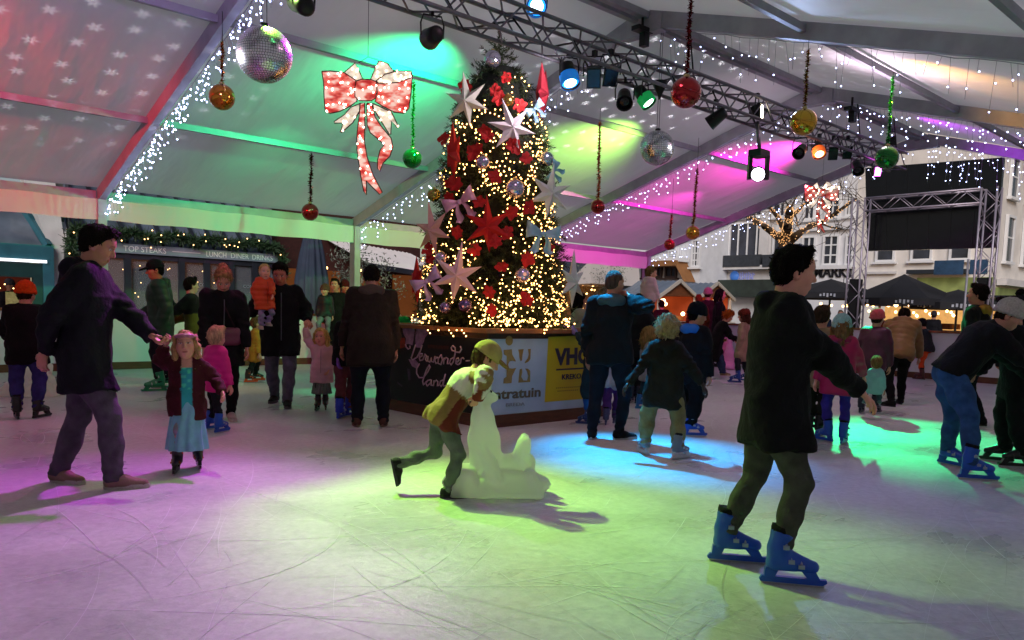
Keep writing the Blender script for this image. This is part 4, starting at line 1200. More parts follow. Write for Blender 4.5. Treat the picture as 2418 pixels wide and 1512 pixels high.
tree_bauble(1233, 650, 18, 'b4a8cf', 'iridescent bauble at the lower right of the tree, below the pale blue bow')
tree_bauble(1052, 727, 15, '8f7aa0', 'left of the two purple baubles at the foot of the tree')
tree_bauble(1098, 722, 17, '6f5a8c', 'right of the two purple baubles at the foot of the tree')
# ------------------------------------------------------------------ lighting truss
TRY, TRZ, TS = 6.4, 4.31, .15
m_truss = mat('truss_aluminium', '6c6a72', .42, .7, nscale=8, namt=.1)
TL = 21.6
truss = thing('lighting_truss', 'long aluminium lattice truss hung under the ridge and carrying stage lights', 'truss', (-6, TRY, TRZ))
b = MB()
for dy in (-TS, TS):
    for dz in (-TS, TS): b.tube([(0, dy, dz), (TL, dy, dz)], .024, 8)
b.build('chords', m_truss, truss)
b = MB(); x = 0.; k = 0
while x < TL-.2:
    s = 1 if k % 2 == 0 else -1
    for d in (-TS, TS):
        b.tube([(x, d, -TS*s), (x+.3, d, TS*s)], .011, 5); b.tube([(x, -TS*s, d), (x+.3, TS*s, d)], .011, 5)
    x += .3; k += 1
b.build('lacing', m_truss, truss)
for x in (4.96, 9.95, 14.95, 19.95, TL-.1):
    MB().tube([(x, 0, TS), (x, .1, roofz(TRY)-TRZ-.05)], .012, 6).build('hanger', m_black, truss)
cb = MB()
for k in range(22):
    x = .6+k*.93; cb.tube([(x, .05, TS*.6), (x+.3, .09, -TS*.5-.05*(k % 3)), (x+.6, .02, -.06), (x+.95, .06, TS*.5)], .012, 5)
cb.build('cables', m_black, truss)

# ------------------------------------------------------------------ light sources
def spot(loc, target, color, power, ang, blend=.6, radius=.06, parent=None):
    l = bpy.data.lights.new('spot', 'SPOT'); l.energy = power; l.color = lin(color) if isinstance(color, str) else color; l.spot_size = rad(ang); l.spot_blend = blend
    l.shadow_soft_size = radius
    o = bpy.data.objects.new('spot_light', l); COL.objects.link(o)
    o.location = loc; o.rotation_euler = (Vector(target)-Vector(loc)).to_track_quat('-Z', 'Y').to_euler()
    if parent is not None: o.parent = parent; o.matrix_parent_inverse = parent.matrix_basis.inverted() if False else Matrix.Translation(parent.location).inverted()
    return o
m_can = mat('lamp_housing', '0d0d0f', .45, .2, nscale=20, namt=.2)
def lens_mat(col, s): return mat(f'lens_{col}_{s}', col, .2, emit=col, estr=s, sample=False) if s else mat('lens_dark', '15161a', .1)
def par(px, py, aim, label, lens=None, est=0., D=None, size=1., kind='par', light=None, ring=None):
    """stage lamp seen at a photo point; hangs from the truss; aim = world point"""
    p = AY(px, py, TRY-.02) if D is None else AD(px, py, D)
    p = np.asarray(p); t = thing('stage_light', label, 'stage light', tuple(p), 0, 'stage lights on the truss')
    z = Vector(np.asarray(aim)-p).normalized(); M = z.to_track_quat('Z', 'X').to_matrix().to_4x4(); s = size
    if kind == 'flood':
        b = MB().prism([(-.11*s, -.075*s), (.11*s, -.075*s), (.11*s, .075*s), (-.11*s, .075*s)], .02, M @ Matrix.Translation((0, 0, .05)))
        vs = [M @ Vector(q) for q in ((-.06*s, -.05*s, -.1*s), (.06*s, -.05*s, -.1*s), (.06*s, .05*s, -.1*s), (-.06*s, .05*s, -.1*s), (-.11*s, -.075*s, .05), (.11*s, -.075*s, .05), (.11*s, .075*s, .05), (-.11*s, .075*s, .05))]
        b.add(vs, [(3, 2, 1, 0), (0, 1, 5, 4), (1, 2, 6, 5), (2, 3, 7, 6), (3, 0, 4, 7)]); b.build('housing', m_can, t)
        MB().box(None, (.19*s, .125*s, .006), m=M @ Matrix.Translation((0, 0, .074))).build('lens', lens_mat(lens, est), t)
    else:
        MB().lathe([(.045*s, -.17*s), (.075*s, -.15*s), (.085*s, -.05*s), (.098*s, .08*s), (.102*s, .1*s), (.094*s, .1*s), (.09*s, .075*s)], n=18, m=M).build('housing', m_can, t)
        b = MB().lathe([((.066 if ring else .088)*s, .079*s), ((.066 if ring else .088)*s, .084*s)], n=18, m=M); b.build('lens', lens_mat(lens, est), t)
        if ring:
            MB().lathe([(.094*s, .076*s), (.067*s, .0825*s)], n=18, m=M, cap=False).build('lit_ring', lens_mat(ring, 2.2), t); MB().lathe([(.1035*s, -.02*s), (.1045*s, .104*s), (.1005*s, .104*s)], n=18, m=M, cap=False).build('lit_rim', mat('rim_'+ring, ring, .4, emit=ring, estr=.22), t)
    # yoke and clamp up to the truss
    side = M @ Vector((0, 1, 0)) if abs((M @ Vector((0, 1, 0))).z) < abs((M @ Vector((1, 0, 0))).z) else M @ Vector((1, 0, 0))
    side.z = 0; side.normalize(); top = Vector((0, 0, .2*s))
    MB().tube([side*.11*s, side*.115*s+top*.6, side*.09*s+top, -side*.09*s+top, -side*.115*s+top*.6, -side*.11*s], .009, 5, smooth=False).build('yoke', m_can, t)
    up_ = TRZ-TS-p[2]
    if up_ > .2*s: MB().tube([top, (0, TRY-TS*.5-p[1] if False else 0, max(up_, .22*s))], .018, 6).build('clamp', m_can, t)
    else: MB().box(tuple(top+Vector((0, 0, .03))), (.05, .05, .07)).build('clamp', m_can, t)
    if light:
        col, pw, ang, bl = light; spot(tuple(p+np.array(z)*.13*s), aim, col, pw, ang, bl, .07, t)
    return t
def roofpt(px, py):                        # where a photo ray meets the left roof slope
    d = ray(px, py); n = np.array([0, SLP, 1.]); c = RZ+RY*SLP+.05
    return ORG+d*((c-ORG@n)/(d@n))
def roofpt2(px, py):
    d = ray(px, py); n = np.array([0, -SLP, 1.]); c = RZ-RY*SLP+.05
    return ORG+d*((c-ORG@n)/(d@n))
par(1020, 88, roofpt(800, 250), 'black lamp throwing a green beam onto the roof, left of the tree top', '66ffb0', 6, light=None)
par(712, 8, roofpt(560, -120), 'black stage lamp cut off by the top edge, left of the mirror ball', '66ff90', 6)
par(1265, 18, ORG+np.array([.8, -.5, 1.2]), 'bright cyan lit stage lamp above the tree top', 'c8f0ff', 12, size=1.05, ring='1e90ff')
par(1343, 182, G(1530, 1070), 'blue lit stage lamp hanging below the truss, right of the tree top', 'c8f0ff', 12, size=1.05, ring='1e90ff', light=('10b0ff', 3600, 38, 1.))
par(1402, 180, G(1300, 1300), 'left one of two dark floodlights beside the blue lamp', kind='flood', size=1.1)
par(1440, 176, G(1700, 1200), 'right of the two dark floodlights beside the blue lamp', kind='flood', size=1.1)
par(1474, 236, G(1500, 1200), 'dark unlit lamp left of the green lit lamp', D=None)
par(1522, 232, G(2130, 1045), 'green lit stage lamp beside the dark lamp under the truss', 'd0ffe4', 12, light=None, ring='10c060')
par(1688, 282, G(900, 900), 'dark lamp pointing sideways below the truss, right of the big red bauble')
par(1786, 265, roofpt2(2300, 190), 'warm white lit lamp on the truss above the moving head', 'fff0c0', 14, kind='flood', light=None)
par(1888, 358, G(1300, 1100), 'dark lamp left of the orange lit one')
par(1932, 356, G(2100, 1000), 'orange lit stage lamp near the far end of the truss', 'ffd8a8', 10, ring='ff7020')
par(1966, 360, G(2100, 1100), 'left one of two dark floodlights near the far end', kind='flood')
par(2000, 358, G(2100, 1100), 'right of the two dark floodlights near the far end', kind='flood')
par(2024, 398, G(2200, 1000), 'dark lamp hanging lowest at the far end of the truss')
par(2103, 334, roofpt2(2300, 310), 'magenta lit slim lamp above the green bauble at the far end', 'ff5cff', 14, kind='flood', size=.8, light=None)
par(2070, 404, ORG+np.array([9., 2., 0]), 'magenta lit slim lamp below the green bauble at the far end', 'ff5cff', 14, kind='flood', size=.8)

# moving head hung on a pipe
p = np.asarray(AY(1790, 400, TRY-.1)); mh = thing('moving_head_light', 'black moving head spotlight with a big white lens, hung on a pipe', 'stage light', tuple(p))
MB().tube([(0, 0, .28), (0, .06, TRZ-TS-p[2])], .028, 8).build('pipe', m_truss, mh)
MB().box((0, 0, .22), (.26, .2, .1)).build('base', m_can, mh)
for s in (-1, 1): MB().box((s*.125*HR[0], s*.125*HR[1], .02), (.05, .09, .34), math.atan2(HR[1], HR[0])).build('arm', m_can, mh)
z = Vector(unit(ORG-p)).normalized(); z = (z+Vector((.0, .0, -.12))).normalized(); M = Matrix.Translation((0, 0, -.06)) @ z.to_track_quat('Z', 'X').to_matrix().to_4x4()
MB().lathe([(.06, -.16), (.095, -.1), (.1, .08), (.105, .13), (.095, .13)], n=20, m=M).build('head', m_can, mh)
MB().lathe([(.092, .131), (.06, .142), (.0, .146)], n=20, m=M).build('lens', lens_mat('f4f6ff', 14), mh)
# mirror ball motor
p = np.asarray(AY(1558, 205, TRY)); t = thing('mirror_ball_motor', 'small dark cone shaped motor holding the second mirror ball', 'motor', tuple(p))
MB().lathe([(.1, .06), (.085, .02), (.03, -.1), (.012, -.16)], n=14).build('housing', m_can, t); MB().tube([(0, 0, .06), (0, 0, TRZ-TS-p[2])], .015, 6).build('bracket', m_can, t)
# projectors and clutter on the ridge frames
for px, py, X in ((1516, 75, 8.95), (2010, 262, 13.95)):
    p = np.asarray(AX(px, py, X-.15)); t = thing('projector_bracket', 'dark projector bracket under the tent ridge ' + ('near the camera' if X < 10 else 'above the gold bauble'), 'bracket', tuple(p))
    MB().box((0, 0, .02), (.3, .14, .06)).build('plate', m_can, t); MB().box((.05, 0, -.1), (.1, .1, .18)).build('arm', m_can, t)
    MB().tube([(0, 0, .05), (0, 0, roofz(p[1])-p[2]-.05)], .02, 6).build('rod', m_can, t)

# ------------------------------------------------------------------ coloured light in the room (the lit lamps of the rig, and added fill spots)
def near(px, py, f=roofpt, dz=-.55, dy=-.1): return f(px, py)+np.array([0, dy, dz])
spot((3.3, TRY+.6, TRZ-.1), G(1190, 1205), 'acff58', 2300, 46, 1., .05)
spot((3.0, TRY+.3, TRZ-.1), G(1180, 1330), 'c0ff80', 420, 90, 1., .05)               # lime pool on the ice
spot((4.4, 7.2, 4.2), G(-40, 1330), 'dc40f4', 1400, 64, 1., .1)                      # violet wash, front left
spot((4.2, 8.8, 4.4), G(60, 1060), 'ff50b8', 260, 70, 1., .1)
spot((7.5, 9.2, 4.4), G(380, 915), 'ffe08a', 380, 30, .8, .08)                         # pale yellow pool by the left boarding
spot((9.0, 6.9, TRZ-.1), G(845, 928), '10ff90', 1100, 15, .6, .06)                     # green pool behind the man in brown
spot((14.2, 6.9, TRZ-.1), G(2190, 1035), '08ff98', 6200, 25, 1., .06)                   # green pool at the right
spot((13.0, TRY, TRZ-.1), G(1900, 905), 'ff80d0', 560, 55, 1., .1)                     # pink over the far ice
spot((8.2, 4.6, TRZ), G(2000, 1260), '8098ff', 300, 62, 1., .1)                        # bluish, front right
spot(near(1935, 325, dz=-.5), roofpt(1620, 450), 'ff28c8', 1400, 110, 1., .05)           # magenta on the left roof slope
spot(near(1700, 430, dz=-.7), roofpt(1480, 530), 'ff30d0', 200, 90, 1., .05)
spot((14.0, 9.3, 4.2), np.array([16.6, EY, EZ-.3]), 'ff3ccc', 520, 44, .9, .1)         # magenta at the far valance
spot(near(1560, 262, dz=-.75), roofpt(1240, 420), 'b0ff60', 900, 100, 1., .05)           # lime stripe
spot(near(1085, 45, dz=-.7), roofpt(790, 300), '18ff9a', 950, 105, 1., .05)             # green beam left of the tree
spot((5.2, 10.2, 3.6), np.array([7.0, EY, EZ-.2]), '20ff90', 330, 52, .9, .1)          # green on the left valance and purlin
spot((-1.6, 9.4, 4.2), roofpt(-200, 90), 'ff1020', 2000, 58, 1., .1)                    # red at the left edge
spot((-.5, 10.8, 3.7), np.array([1.3, EY, EZ-.3]), 'ff3060', 260, 60, .9, .1)
spot((2.2, TRY+.4, TRZ), roofpt(300, 170), 'd0a0ff', 150, 105, 1., .2)
spot(near(2060, 120, roofpt2, -.5, .2), roofpt2(2330, 205), 'ffb428', 480, 66, 1., .05)  # warm yellow, upper right
spot(near(2120, 262, roofpt2, -.45, .2), roofpt2(2360, 330), 'c030ff', 420, 66, 1., .05) # purple streak, right
spot((9.4, 5.6, TRZ), roofpt2(2250, 20), 'a0b8e8', 130, 80, 1., .1)                    # bluish at the top right
spot((6.5, TRY, TRZ-.4), roofpt(900, 330), 'ece0ea', 165, 140, 1., .25)  # broad pale uplights, added to brighten the roof fabric
spot((12., TRY, TRZ-.4), roofpt(1560, 420), 'f4d0ea', 150, 140, 1., .25)
spot((11., 5.2, TRZ-.3), roofpt2(2100, 160), 'f0d4ec', 190, 140, 1., .25)
spot((5.0, 4.9, 4.7), (5.2, 5.6, 0), 'ffbcde', 105, 150, 1., .35)                      # general pinkish white fill, added with no lamp of its own
spot((11.0, 4.9, 4.6), (11.0, 5.6, 0), 'ffbcde', 150, 150, 1., .35)  # second added pinkish fill, farther down the ice
spot((1.0, 9.9, 3.4), AD(590, 130, 7.1), 'f4f4ff', 2200, 12, .4, .05)                   # pin spot on the big mirror ball
spot((12.2, 3.2, 3.8), AD(1590, 370, 11.0), 'ffffff', 500, 10, .4, .05)

spot((-1.2, 4.6, 4.0), G(330, 900), 'ff7c78', 170, 46, 1., .1)                          # unseen warm red fill, added behind the viewer for the left group
spot((.6, 3.2, 4.4), G(1150, 1010), 'e4ffc0', 110, 40, 1., .15)  # added pale fill from the camera side, towards the seal
spot((2.2, 1.2, 4.2), G(1700, 1000), 'c8d4ff', 70, 60, 1., .15)  # added bluish fill from the camera side, towards the right

# snowflake gobo projector
def gobo(loc, target, power, ang, scale):
    o = spot(loc, target, (.95, .9, 1.), power, ang, .3, .01); l = o.data; l.use_nodes = True
    nt = l.node_tree; N = nt.nodes; L = nt.links; em = [n for n in N if n.type == 'EMISSION'][0]
    tc = N.new('ShaderNodeTexCoord'); sp = N.new('ShaderNodeSeparateXYZ'); L.new(tc.outputs['Normal'], sp.inputs[0])
    def mth(op, a, b=None, c=None):
        n = N.new('ShaderNodeMath'); n.operation = op
        for i, v in enumerate((a, b, c)):
            if v is None: continue
            if hasattr(v, 'default_value') or hasattr(v, 'links'): L.new(v, n.inputs[i])
            else: n.inputs[i].default_value = v
        return n.outputs[0]
    u = mth('DIVIDE', sp.outputs['X'], sp.outputs['Z']); v = mth('DIVIDE', sp.outputs['Y'], sp.outputs['Z'])
    cb = N.new('ShaderNodeCombineXYZ'); L.new(u, cb.inputs[0]); L.new(v, cb.inputs[1])
    vo = N.new('ShaderNodeTexVoronoi'); vo.voronoi_dimensions = '2D'; vo.inputs['Scale'].default_value = scale; vo.inputs['Randomness'].default_value = .45; L.new(cb.outputs[0], vo.inputs['Vector'])
    ms = N.new('ShaderNodeVectorMath'); ms.operation = 'SUBTRACT'; L.new(cb.outputs[0], ms.inputs[0]); L.new(vo.outputs['Position'], ms.inputs[1])
    s2 = N.new('ShaderNodeSeparateXYZ'); L.new(ms.outputs[0], s2.inputs[0])
    r = mth('SQRT', mth('ADD', mth('MULTIPLY', s2.outputs['X'], s2.outputs['X']), mth('MULTIPLY', s2.outputs['Y'], s2.outputs['Y'])))
    th = mth('ARCTAN2', s2.outputs['Y'], s2.outputs['X'])
    R = mth('MULTIPLY_ADD', mth('COSINE', mth('MULTIPLY', th, 6.)), .06/scale, .19/scale)
    inside = mth('MINIMUM', mth('MAXIMUM', mth('MULTIPLY', mth('SUBTRACT', R, r), scale*5.), 0.), 1.); hole = mth('GREATER_THAN', r, .03/scale)
    L.new(mth('MULTIPLY', mth('MULTIPLY', inside, hole), 9.), em.inputs['Strength'])
def roof_gobo(f, px, py, power, ang, scale, dist=3.3):
    t = f(px, py); n = np.array([0, -SLP if f is roofpt else SLP, -1.]); gobo(t+unit(n)*dist, t, power, ang, scale)
roof_gobo(roofpt, 1470, 235, 120, 70, 8.5)
roof_gobo(roofpt, 1250, 190, 40, 50, 8.5)
roof_gobo(roofpt, 190, 150, 40, 78, 7.)
roof_gobo(roofpt2, 2010, 160, 60, 66, 9.5)
# ------------------------------------------------------------------ things hanging from the roof
m_wire = mat('thin_wire', '1a1a1c', .5)
def tinsel(pts, r, col, parent, name='tinsel_cord', n=None):
    rng = np.random.default_rng(len(pts)*7+int(abs(pts[0][2])*100)); V = []; F = []
    pts = [np.asarray(p, float) for p in pts]
    L = sum(np.linalg.norm(pts[i+1]-pts[i]) for i in range(len(pts)-1)); n = n or int(L*700)
    for k in range(n):
        t = rng.uniform(0, len(pts)-1-1e-6); i = int(t); c = pts[i]+(pts[i+1]-pts[i])*(t-i)
        d = unit(rng.normal(size=3))*r*rng.uniform(.5, 1.25); s = unit(rng.normal(size=3))*r*.22
        o = len(V); V += [c-s, c+s, c+d+s*.5, c+d-s*.5]; F.append((o, o+1, o+2, o+3))
    m = mat('tinsel_'+col, col, .22, .9, spec=.8)
    return np_mesh(name, np.array(V), np.array(F), m, parent, smooth=False)
def glass(col): return mat('bauble_'+col, col, .1, .82, coat=.6, nscale=3, namt=.06)
def bauble(px, py, rpx, D, col, cord, label, top, cordcol=None, extra_wire=True):
    p = AD(px, py, D); R = rpx/FPX*D
    t = thing('hanging_bauble', label, 'bauble', tuple(p), 0, 'large baubles hanging from the tent roof')
    MB().sphere((0, 0, 0), R, 28, 18).build('ball', glass(col), t)
    MB().lathe([(R*.2, R*.96), (R*.2, R*1.12), (R*.1, R*1.18)], n=12).build('cap', mat('cap_metal', 'b8a878', .3, 1.), t)
    q = AD(top[0], top[1], D)-p; zt = min(roofz(p[1])-.05-p[2], q[2]); a = np.array([0, 0, R*1.15])
    pts = [a+(q*np.array([1, 1, 0])+np.array([0, 0, zt])-a)*k/6+np.array([.012*math.sin(k*2.), .012*math.cos(k*1.7), 0])*(0 < k < 6) for k in range(7)]
    tinsel(pts,   .034 if D < 12 else .042, cordcol or cord, t)
    zr = roofz(p[1])-.05-p[2]
    if zr > zt+.03: MB().tube([tuple(pts[-1]), (pts[-1][0], pts[-1][1], zr)], .004, 4).build('wire', m_wire, t)
bauble(524, 230, 30, 9.3, 'c8801c', 'a8601a', 'gold bauble hanging left of the big mirror ball', (525, 100))
bauble(973, 375, 23, 11.5, '0f7a2a', '12a038', 'green bauble hanging right of the lit bow near the tree', (977, 195))
bauble(732, 501, 20, 13.2, '9c1212', '6a1616', 'red bauble hanging from the green lit purlin on the left', (735, 366))
bauble(1619, 219, 36, 7.7, '9a0c14', '5c1018', 'largest red bauble, hanging at the top in front of the truss', (1632, -20), '6a1420')
bauble(1411, 488, 17, 13.5, 'a01010', 'd08050', 'red bauble on a long sparkling cord right of the tree', (1416, 290), 'c8774a')
bauble(1897, 289, 31, 9.2, 'c09018', '8a6420', 'larger gold bauble hanging in front of the truss on the right', (1908, 118))
bauble(2093, 373, 27, 10.3, '0a6a20', '128a30', 'green bauble hanging in front of the far end of the truss', (2108, 182))
bauble(1635, 550, 16.5, 15.5, 'c07a14', 'a86a1a', 'smaller gold bauble hanging below the moving head light', (1646, 400))
bauble(1580, 578, 13, 17.5, 'a80c10', '9c1418', 'smallest red bauble, hanging beside the small gold one', (1586, 508))

def mirror_ball(px, py, rpx, D, label, nlat, topx):
    p = AD(px, py, D); R = rpx/FPX*D; t = thing('mirror_ball', label, 'mirror ball', tuple(p), 0)
    MB().sphere((0, 0, 0), R*.985, 24, 16).build('core', mat('ball_core', '35353a', .4, .6), t)
    rng = np.random.default_rng(nlat); V = []; F = []
    for i in range(nlat):
        a0 = math.pi*i/nlat; a1 = math.pi*(i+1)/nlat; am = (a0+a1)/2; n = max(4, int(2*nlat*math.sin(am)))
        for k in range(n):
            ph = 2*math.pi*(k+.5)/n; c = np.array([math.sin(am)*math.cos(ph), math.sin(am)*math.sin(ph), math.cos(am)])
            nn = unit(c+rng.normal(size=3)*.02); e1 = unit(np.cross((0, 0, 1), nn)); e2 = np.cross(nn, e1)
            h1 = R*math.pi/nlat*.43; w1 = R*math.pi*2*math.sin(am)/n*.43; o = len(V)
            for sx, sy in ((-1, -1), (1, -1), (1, 1), (-1, 1)): V.append(c*R+e1*w1*sx+e2*h1*sy)
            F.append((o, o+1, o+2, o+3))
    np_mesh('mirror_tiles', np.array(V), np.array(F), mat('mirror', 'e8e8f0', .25, 1.), t, smooth=False)
    MB().lathe([(R*.16, R*.97), (R*.16, R*1.1), (R*.05, R*1.14)], n=12).build('cap', m_can, t)
    zr = roofz(p[1])-.05-p[2]
    for s in (-1, 1): MB().tube([(s*R*.1, 0, R*1.1), (s*.02, 0, zr)], .004, 4).build('wire', m_wire, t)
mirror_ball(624, 130, 64, 7.1, 'big mirror ball at the upper left, half lit bright white', 34, 626)
mirror_ball(1551, 350, 40, 11.0, 'second smaller mirror ball, hanging right of the tree', 30, 1556)

# ------------------------------------------------------------------ lit ribbon bow motifs (outline, mesh cloth, bulbs)
def bowmat(name, stripes, es=.85):
    m = bpy.data.materials.new(name); m.use_nodes = True; nt = m.node_tree; N = nt.nodes; L = nt.links; b = N['Principled BSDF']
    tc = N.new('ShaderNodeTexCoord'); nz = N.new('ShaderNodeTexNoise'); nz.inputs['Scale'].default_value = 9 if stripes else 12; nz.inputs['Detail'].default_value = 2
    mp = N.new('ShaderNodeMapping'); mp.inputs['Scale'].default_value = (.8, .8, 1.6); L.new(tc.outputs['Object'], mp.inputs['Vector']); L.new(mp.outputs['Vector'], nz.inputs['Vector'])
    r = N.new('ShaderNodeValToRGB'); e = r.color_ramp.elements
    if stripes:
        e[0].position = .34; e[0].color = (.42, .02, .02, 1); e[1].position = .6; e[1].color = (1., .74, .62, 1); k = e.new(.47); k.color = (.80, .16, .12, 1)
    else:
        e[0].position = .3; e[0].color = (.30, .24, .18, 1); e[1].position = .62; e[1].color = (1., .85, .66, 1)
    L.new(nz.outputs['Fac'], r.inputs['Fac']); L.new(r.outputs['Color'], b.inputs['Emission Color']); b.inputs['Emission Strength'].default_value = es
    b.inputs['Base Color'].default_value = (.35, .02, .02, 1) if stripes else (.5, .45, .4, 1); b.inputs['Roughness'].default_value = .9
    return m
m_bowr2 = bowmat('glowing_red_cloth', True, .35); m_bowr = bowmat('lit_red_cloth', True); m_boww = bowmat('lit_white_cloth', False)
m_frame = mat('motif_frame', '4a1414', .6); m_bbulb = mat('bow_bulb', 'ffe0c0', emit='ffe2c4', estr=9., sample=False)
def lit_bow(px, py, hw, D, label, roofed=True, seed=1):
    """outline points measured on the zoomed photo, centre (560,390), half width 470"""
    p = AD(px, py, D); k = hw/470*D/FPX; rng = np.random.default_rng(seed)
    t = thing('lit_bow', label, 'light motif', tuple(p), 0, None)
    X = HR; Z = np.array([0, 0, 1.]); Nn = -HF
    def w(x, y, o=0.): return tuple(X*(x-560)*k-Z*(y-390)*k+Nn*o)
    P_ = {'left_loop': ([(92, 205), (180, 198), (330, 212), (450, 285), (448, 350), (465, 500), (380, 560), (280, 610), (180, 632), (130, 610), (118, 480), (112, 320)], 'r', 0),
          'right_loop': ([(670, 290), (760, 215), (900, 178), (1030, 172), (1048, 220), (1035, 400), (1015, 560), (960, 610), (860, 600), (740, 545), (655, 495), (680, 400)], 'r', 0),
          'left_wing': ([(320, 212), (440, 105), (480, 180), (528, 280), (455, 285)], 'w', -.01), 'right_wing': ([(600, 280), (650, 160), (690, 75), (780, 100), (850, 180), (760, 215), (670, 285)], 'w', -.01),
          'right_fold': ([(670, 285), (760, 218), (900, 180), (1040, 178), (1030, 250), (900, 295), (770, 315), (690, 312)], 'w', .012),
          'knot': ([(460, 300), (520, 280), (620, 282), (672, 300), (680, 400), (668, 470), (620, 498), (500, 500), (450, 460), (444, 380)], 'r', .03),
          'left_tail': ([(500, 520), (545, 515), (550, 760), (545, 900), (580, 1080), (640, 1250), (745, 1440), (715, 1460), (600, 1350), (572, 1320), (575, 1470), (545, 1430), (510, 1260), (470, 1000), (468, 830), (490, 650)], 'r', .0),
          'right_tail': ([(570, 520), (618, 515), (660, 660), (740, 770), (830, 870), (852, 960), (820, 1060), (750, 1130), (715, 1220), (690, 1190), (690, 1100), (715, 1000), (760, 940), (700, 890), (610, 820), (575, 740)], 'r', .0),
          'left_streamer': ([(495, 520), (400, 560), (330, 640), (220, 715), (225, 728), (320, 725), (290, 820), (300, 825), (420, 720), (490, 600)], 'w', -.012),
          'right_streamer': ([(630, 515), (740, 560), (830, 600), (905, 745), (900, 762), (830, 690), (825, 830), (810, 830), (720, 690), (640, 570)], 'w', -.012)}
    bp = []
    from mathutils.geometry import tessellate_polygon
    for nm, (poly, c, o) in P_.items():
        pts = [w(x, y, o) for x, y in poly]
        tri = tessellate_polygon([[Vector((x, y, 0)) for x, y in poly]])
        part = MB().add(pts, [tuple(f) for f in tri]).build(nm, (m_bowr if D < 12 else m_bowr2) if c == 'r' else m_boww, t)
        MB().tube(pts+[pts[0]], .007, 5).build('outline', m_frame, part)
        xs = [a for a, b in poly]; ys = [b for a, b in poly]; A = sum(poly[i-1][0]*poly[i][1]-poly[i][0]*poly[i-1][1] for i in range(len(poly)))
        n = max(4, int(abs(A)/2/(5200 if c == 'r' else 4200))); c_ = 0
        while c_ < n:
            x = rng.uniform(min(xs), max(xs)); y = rng.uniform(min(ys), max(ys)); ins = False
            for i in range(len(poly)):
                (x0, y0), (x1, y1) = poly[i-1], poly[i]
                if (y0 > y) != (y1 > y) and x < (x1-x0)*(y-y0)/(y1-y0)+x0: ins = not ins
            if ins: bp.append(w(x, y, o+.012)); c_ += 1
    bulbs(t, bp[::1 if D < 12 else 2], .0115 if D < 12 else .014, m_bbulb, 'bow%d' % seed, 100)
    a = np.array(w(560, 60)); zr = roofz(p[1]) if p[0] < RX[-1] else 5.2
    wr_ = MB(); wr_.tube([w(478, 108), w(575, 45), w(690, 75)], .004, 4); wr_.tube([w(578, 45), tuple(np.array(w(578, 45))*np.array([1, 1, 0])+np.array([0, 0, zr-.03-p[2]]))], .003, 4)
    wr_.build('wire', m_wire, t)
lit_bow(864, 215, 105, 9.2, 'large lit red and white ribbon bow hanging left of the tree', seed=1)
lit_bow(1938, 456, 41, 17.2, 'small lit red ribbon bow hanging near the far end of the tent', seed=2)

# ------------------------------------------------------------------ icicle lights along the frames
m_icic = mat('white_bulb', 'dfe4ff', emit='b9c6ff', estr=12., sample=False)
def icicles(label, a, b, step, lo, hi, per, r, key, seed, keep=100):
    rng = np.random.default_rng(seed); a = np.asarray(a, float); b = np.asarray(b, float); L = np.linalg.norm(b-a); n = int(L/step)
    t = thing('icicle_lights', label, 'string lights', tuple(a)); pts = []; wb = MB()
    wb.tube([tuple((b-a)*k/20+np.array([0, 0, -.01*math.sin(k*2.3)])) for k in range(21)], .005, 4)
    for k in range(n):
        o = (b-a)*(k+rng.uniform(.2, .8))/n; l = rng.uniform(lo, hi); m = max(1, int(l/per+rng.uniform(0, .9)))
        s = np.array([rng.normal()*.05, rng.normal()*.05, 0])
        wb.tube([tuple(o), tuple(o+s-np.array([0, 0, l]))], .0028, 3, smooth=False)
        for j in range(m):
            f = (j+rng.uniform(.4, 1.))/m; pts.append(o+s*f-np.array([0, 0, l*f])+rng.normal(size=3)*.012)
    wb.build('wire', mat('white_wire', '8a8a92', .6), t)
    bulbs(t, [tuple(p) for p in pts], r, m_icic, key, keep)
def raf(x, t, side=1, dz=-.14): 
    y = RY+side*(EY-RY)*t; return (x+.09, y, roofz(y)+dz)
icicles('dense icicle lights on the nearest slanting tent frame at the left', raf(RX[2], 1.), raf(RX[2], .02), .055, .1, .42, .13, .0115, 'ic1', 1)
icicles('icicle lights on the tent frame behind the left side of the tree', raf(RX[3], 1.03), raf(RX[3], .1), .10, .12, .5, .17, .0105, 'ic4', 2)
icicles('icicle lights on the slanting frame lit magenta, right of the tree', raf(RX[4], 1.), raf(RX[4], .02), .085, .1, .42, .15, .0102, 'ic2', 3)
icicles('icicle lights on the end frame of the tent, above the market huts', raf(RX[5], 1.), raf(RX[5], .02), .13, .1, .45, .17, .0102, 'ic2', 4)
icicles('sparse icicle lights with dark wires on the near right roof frame', raf(RX[3], .02, -1), raf(RX[3], .62, -1), .13, .1, .6, .28, .008, 'ic3', 5)
icicles('bright icicle lights on the middle right roof frame', raf(RX[4], .01, -1), raf(RX[4], .8, -1), .09, .12, .6, .16, .0102, 'ic2', 6)
icicles('icicle lights on the end frame in front of the big screen', raf(RX[5], .01, -1), raf(RX[5], .7, -1), .09, .2, .9, .17, .0102, 'ic2', 7)
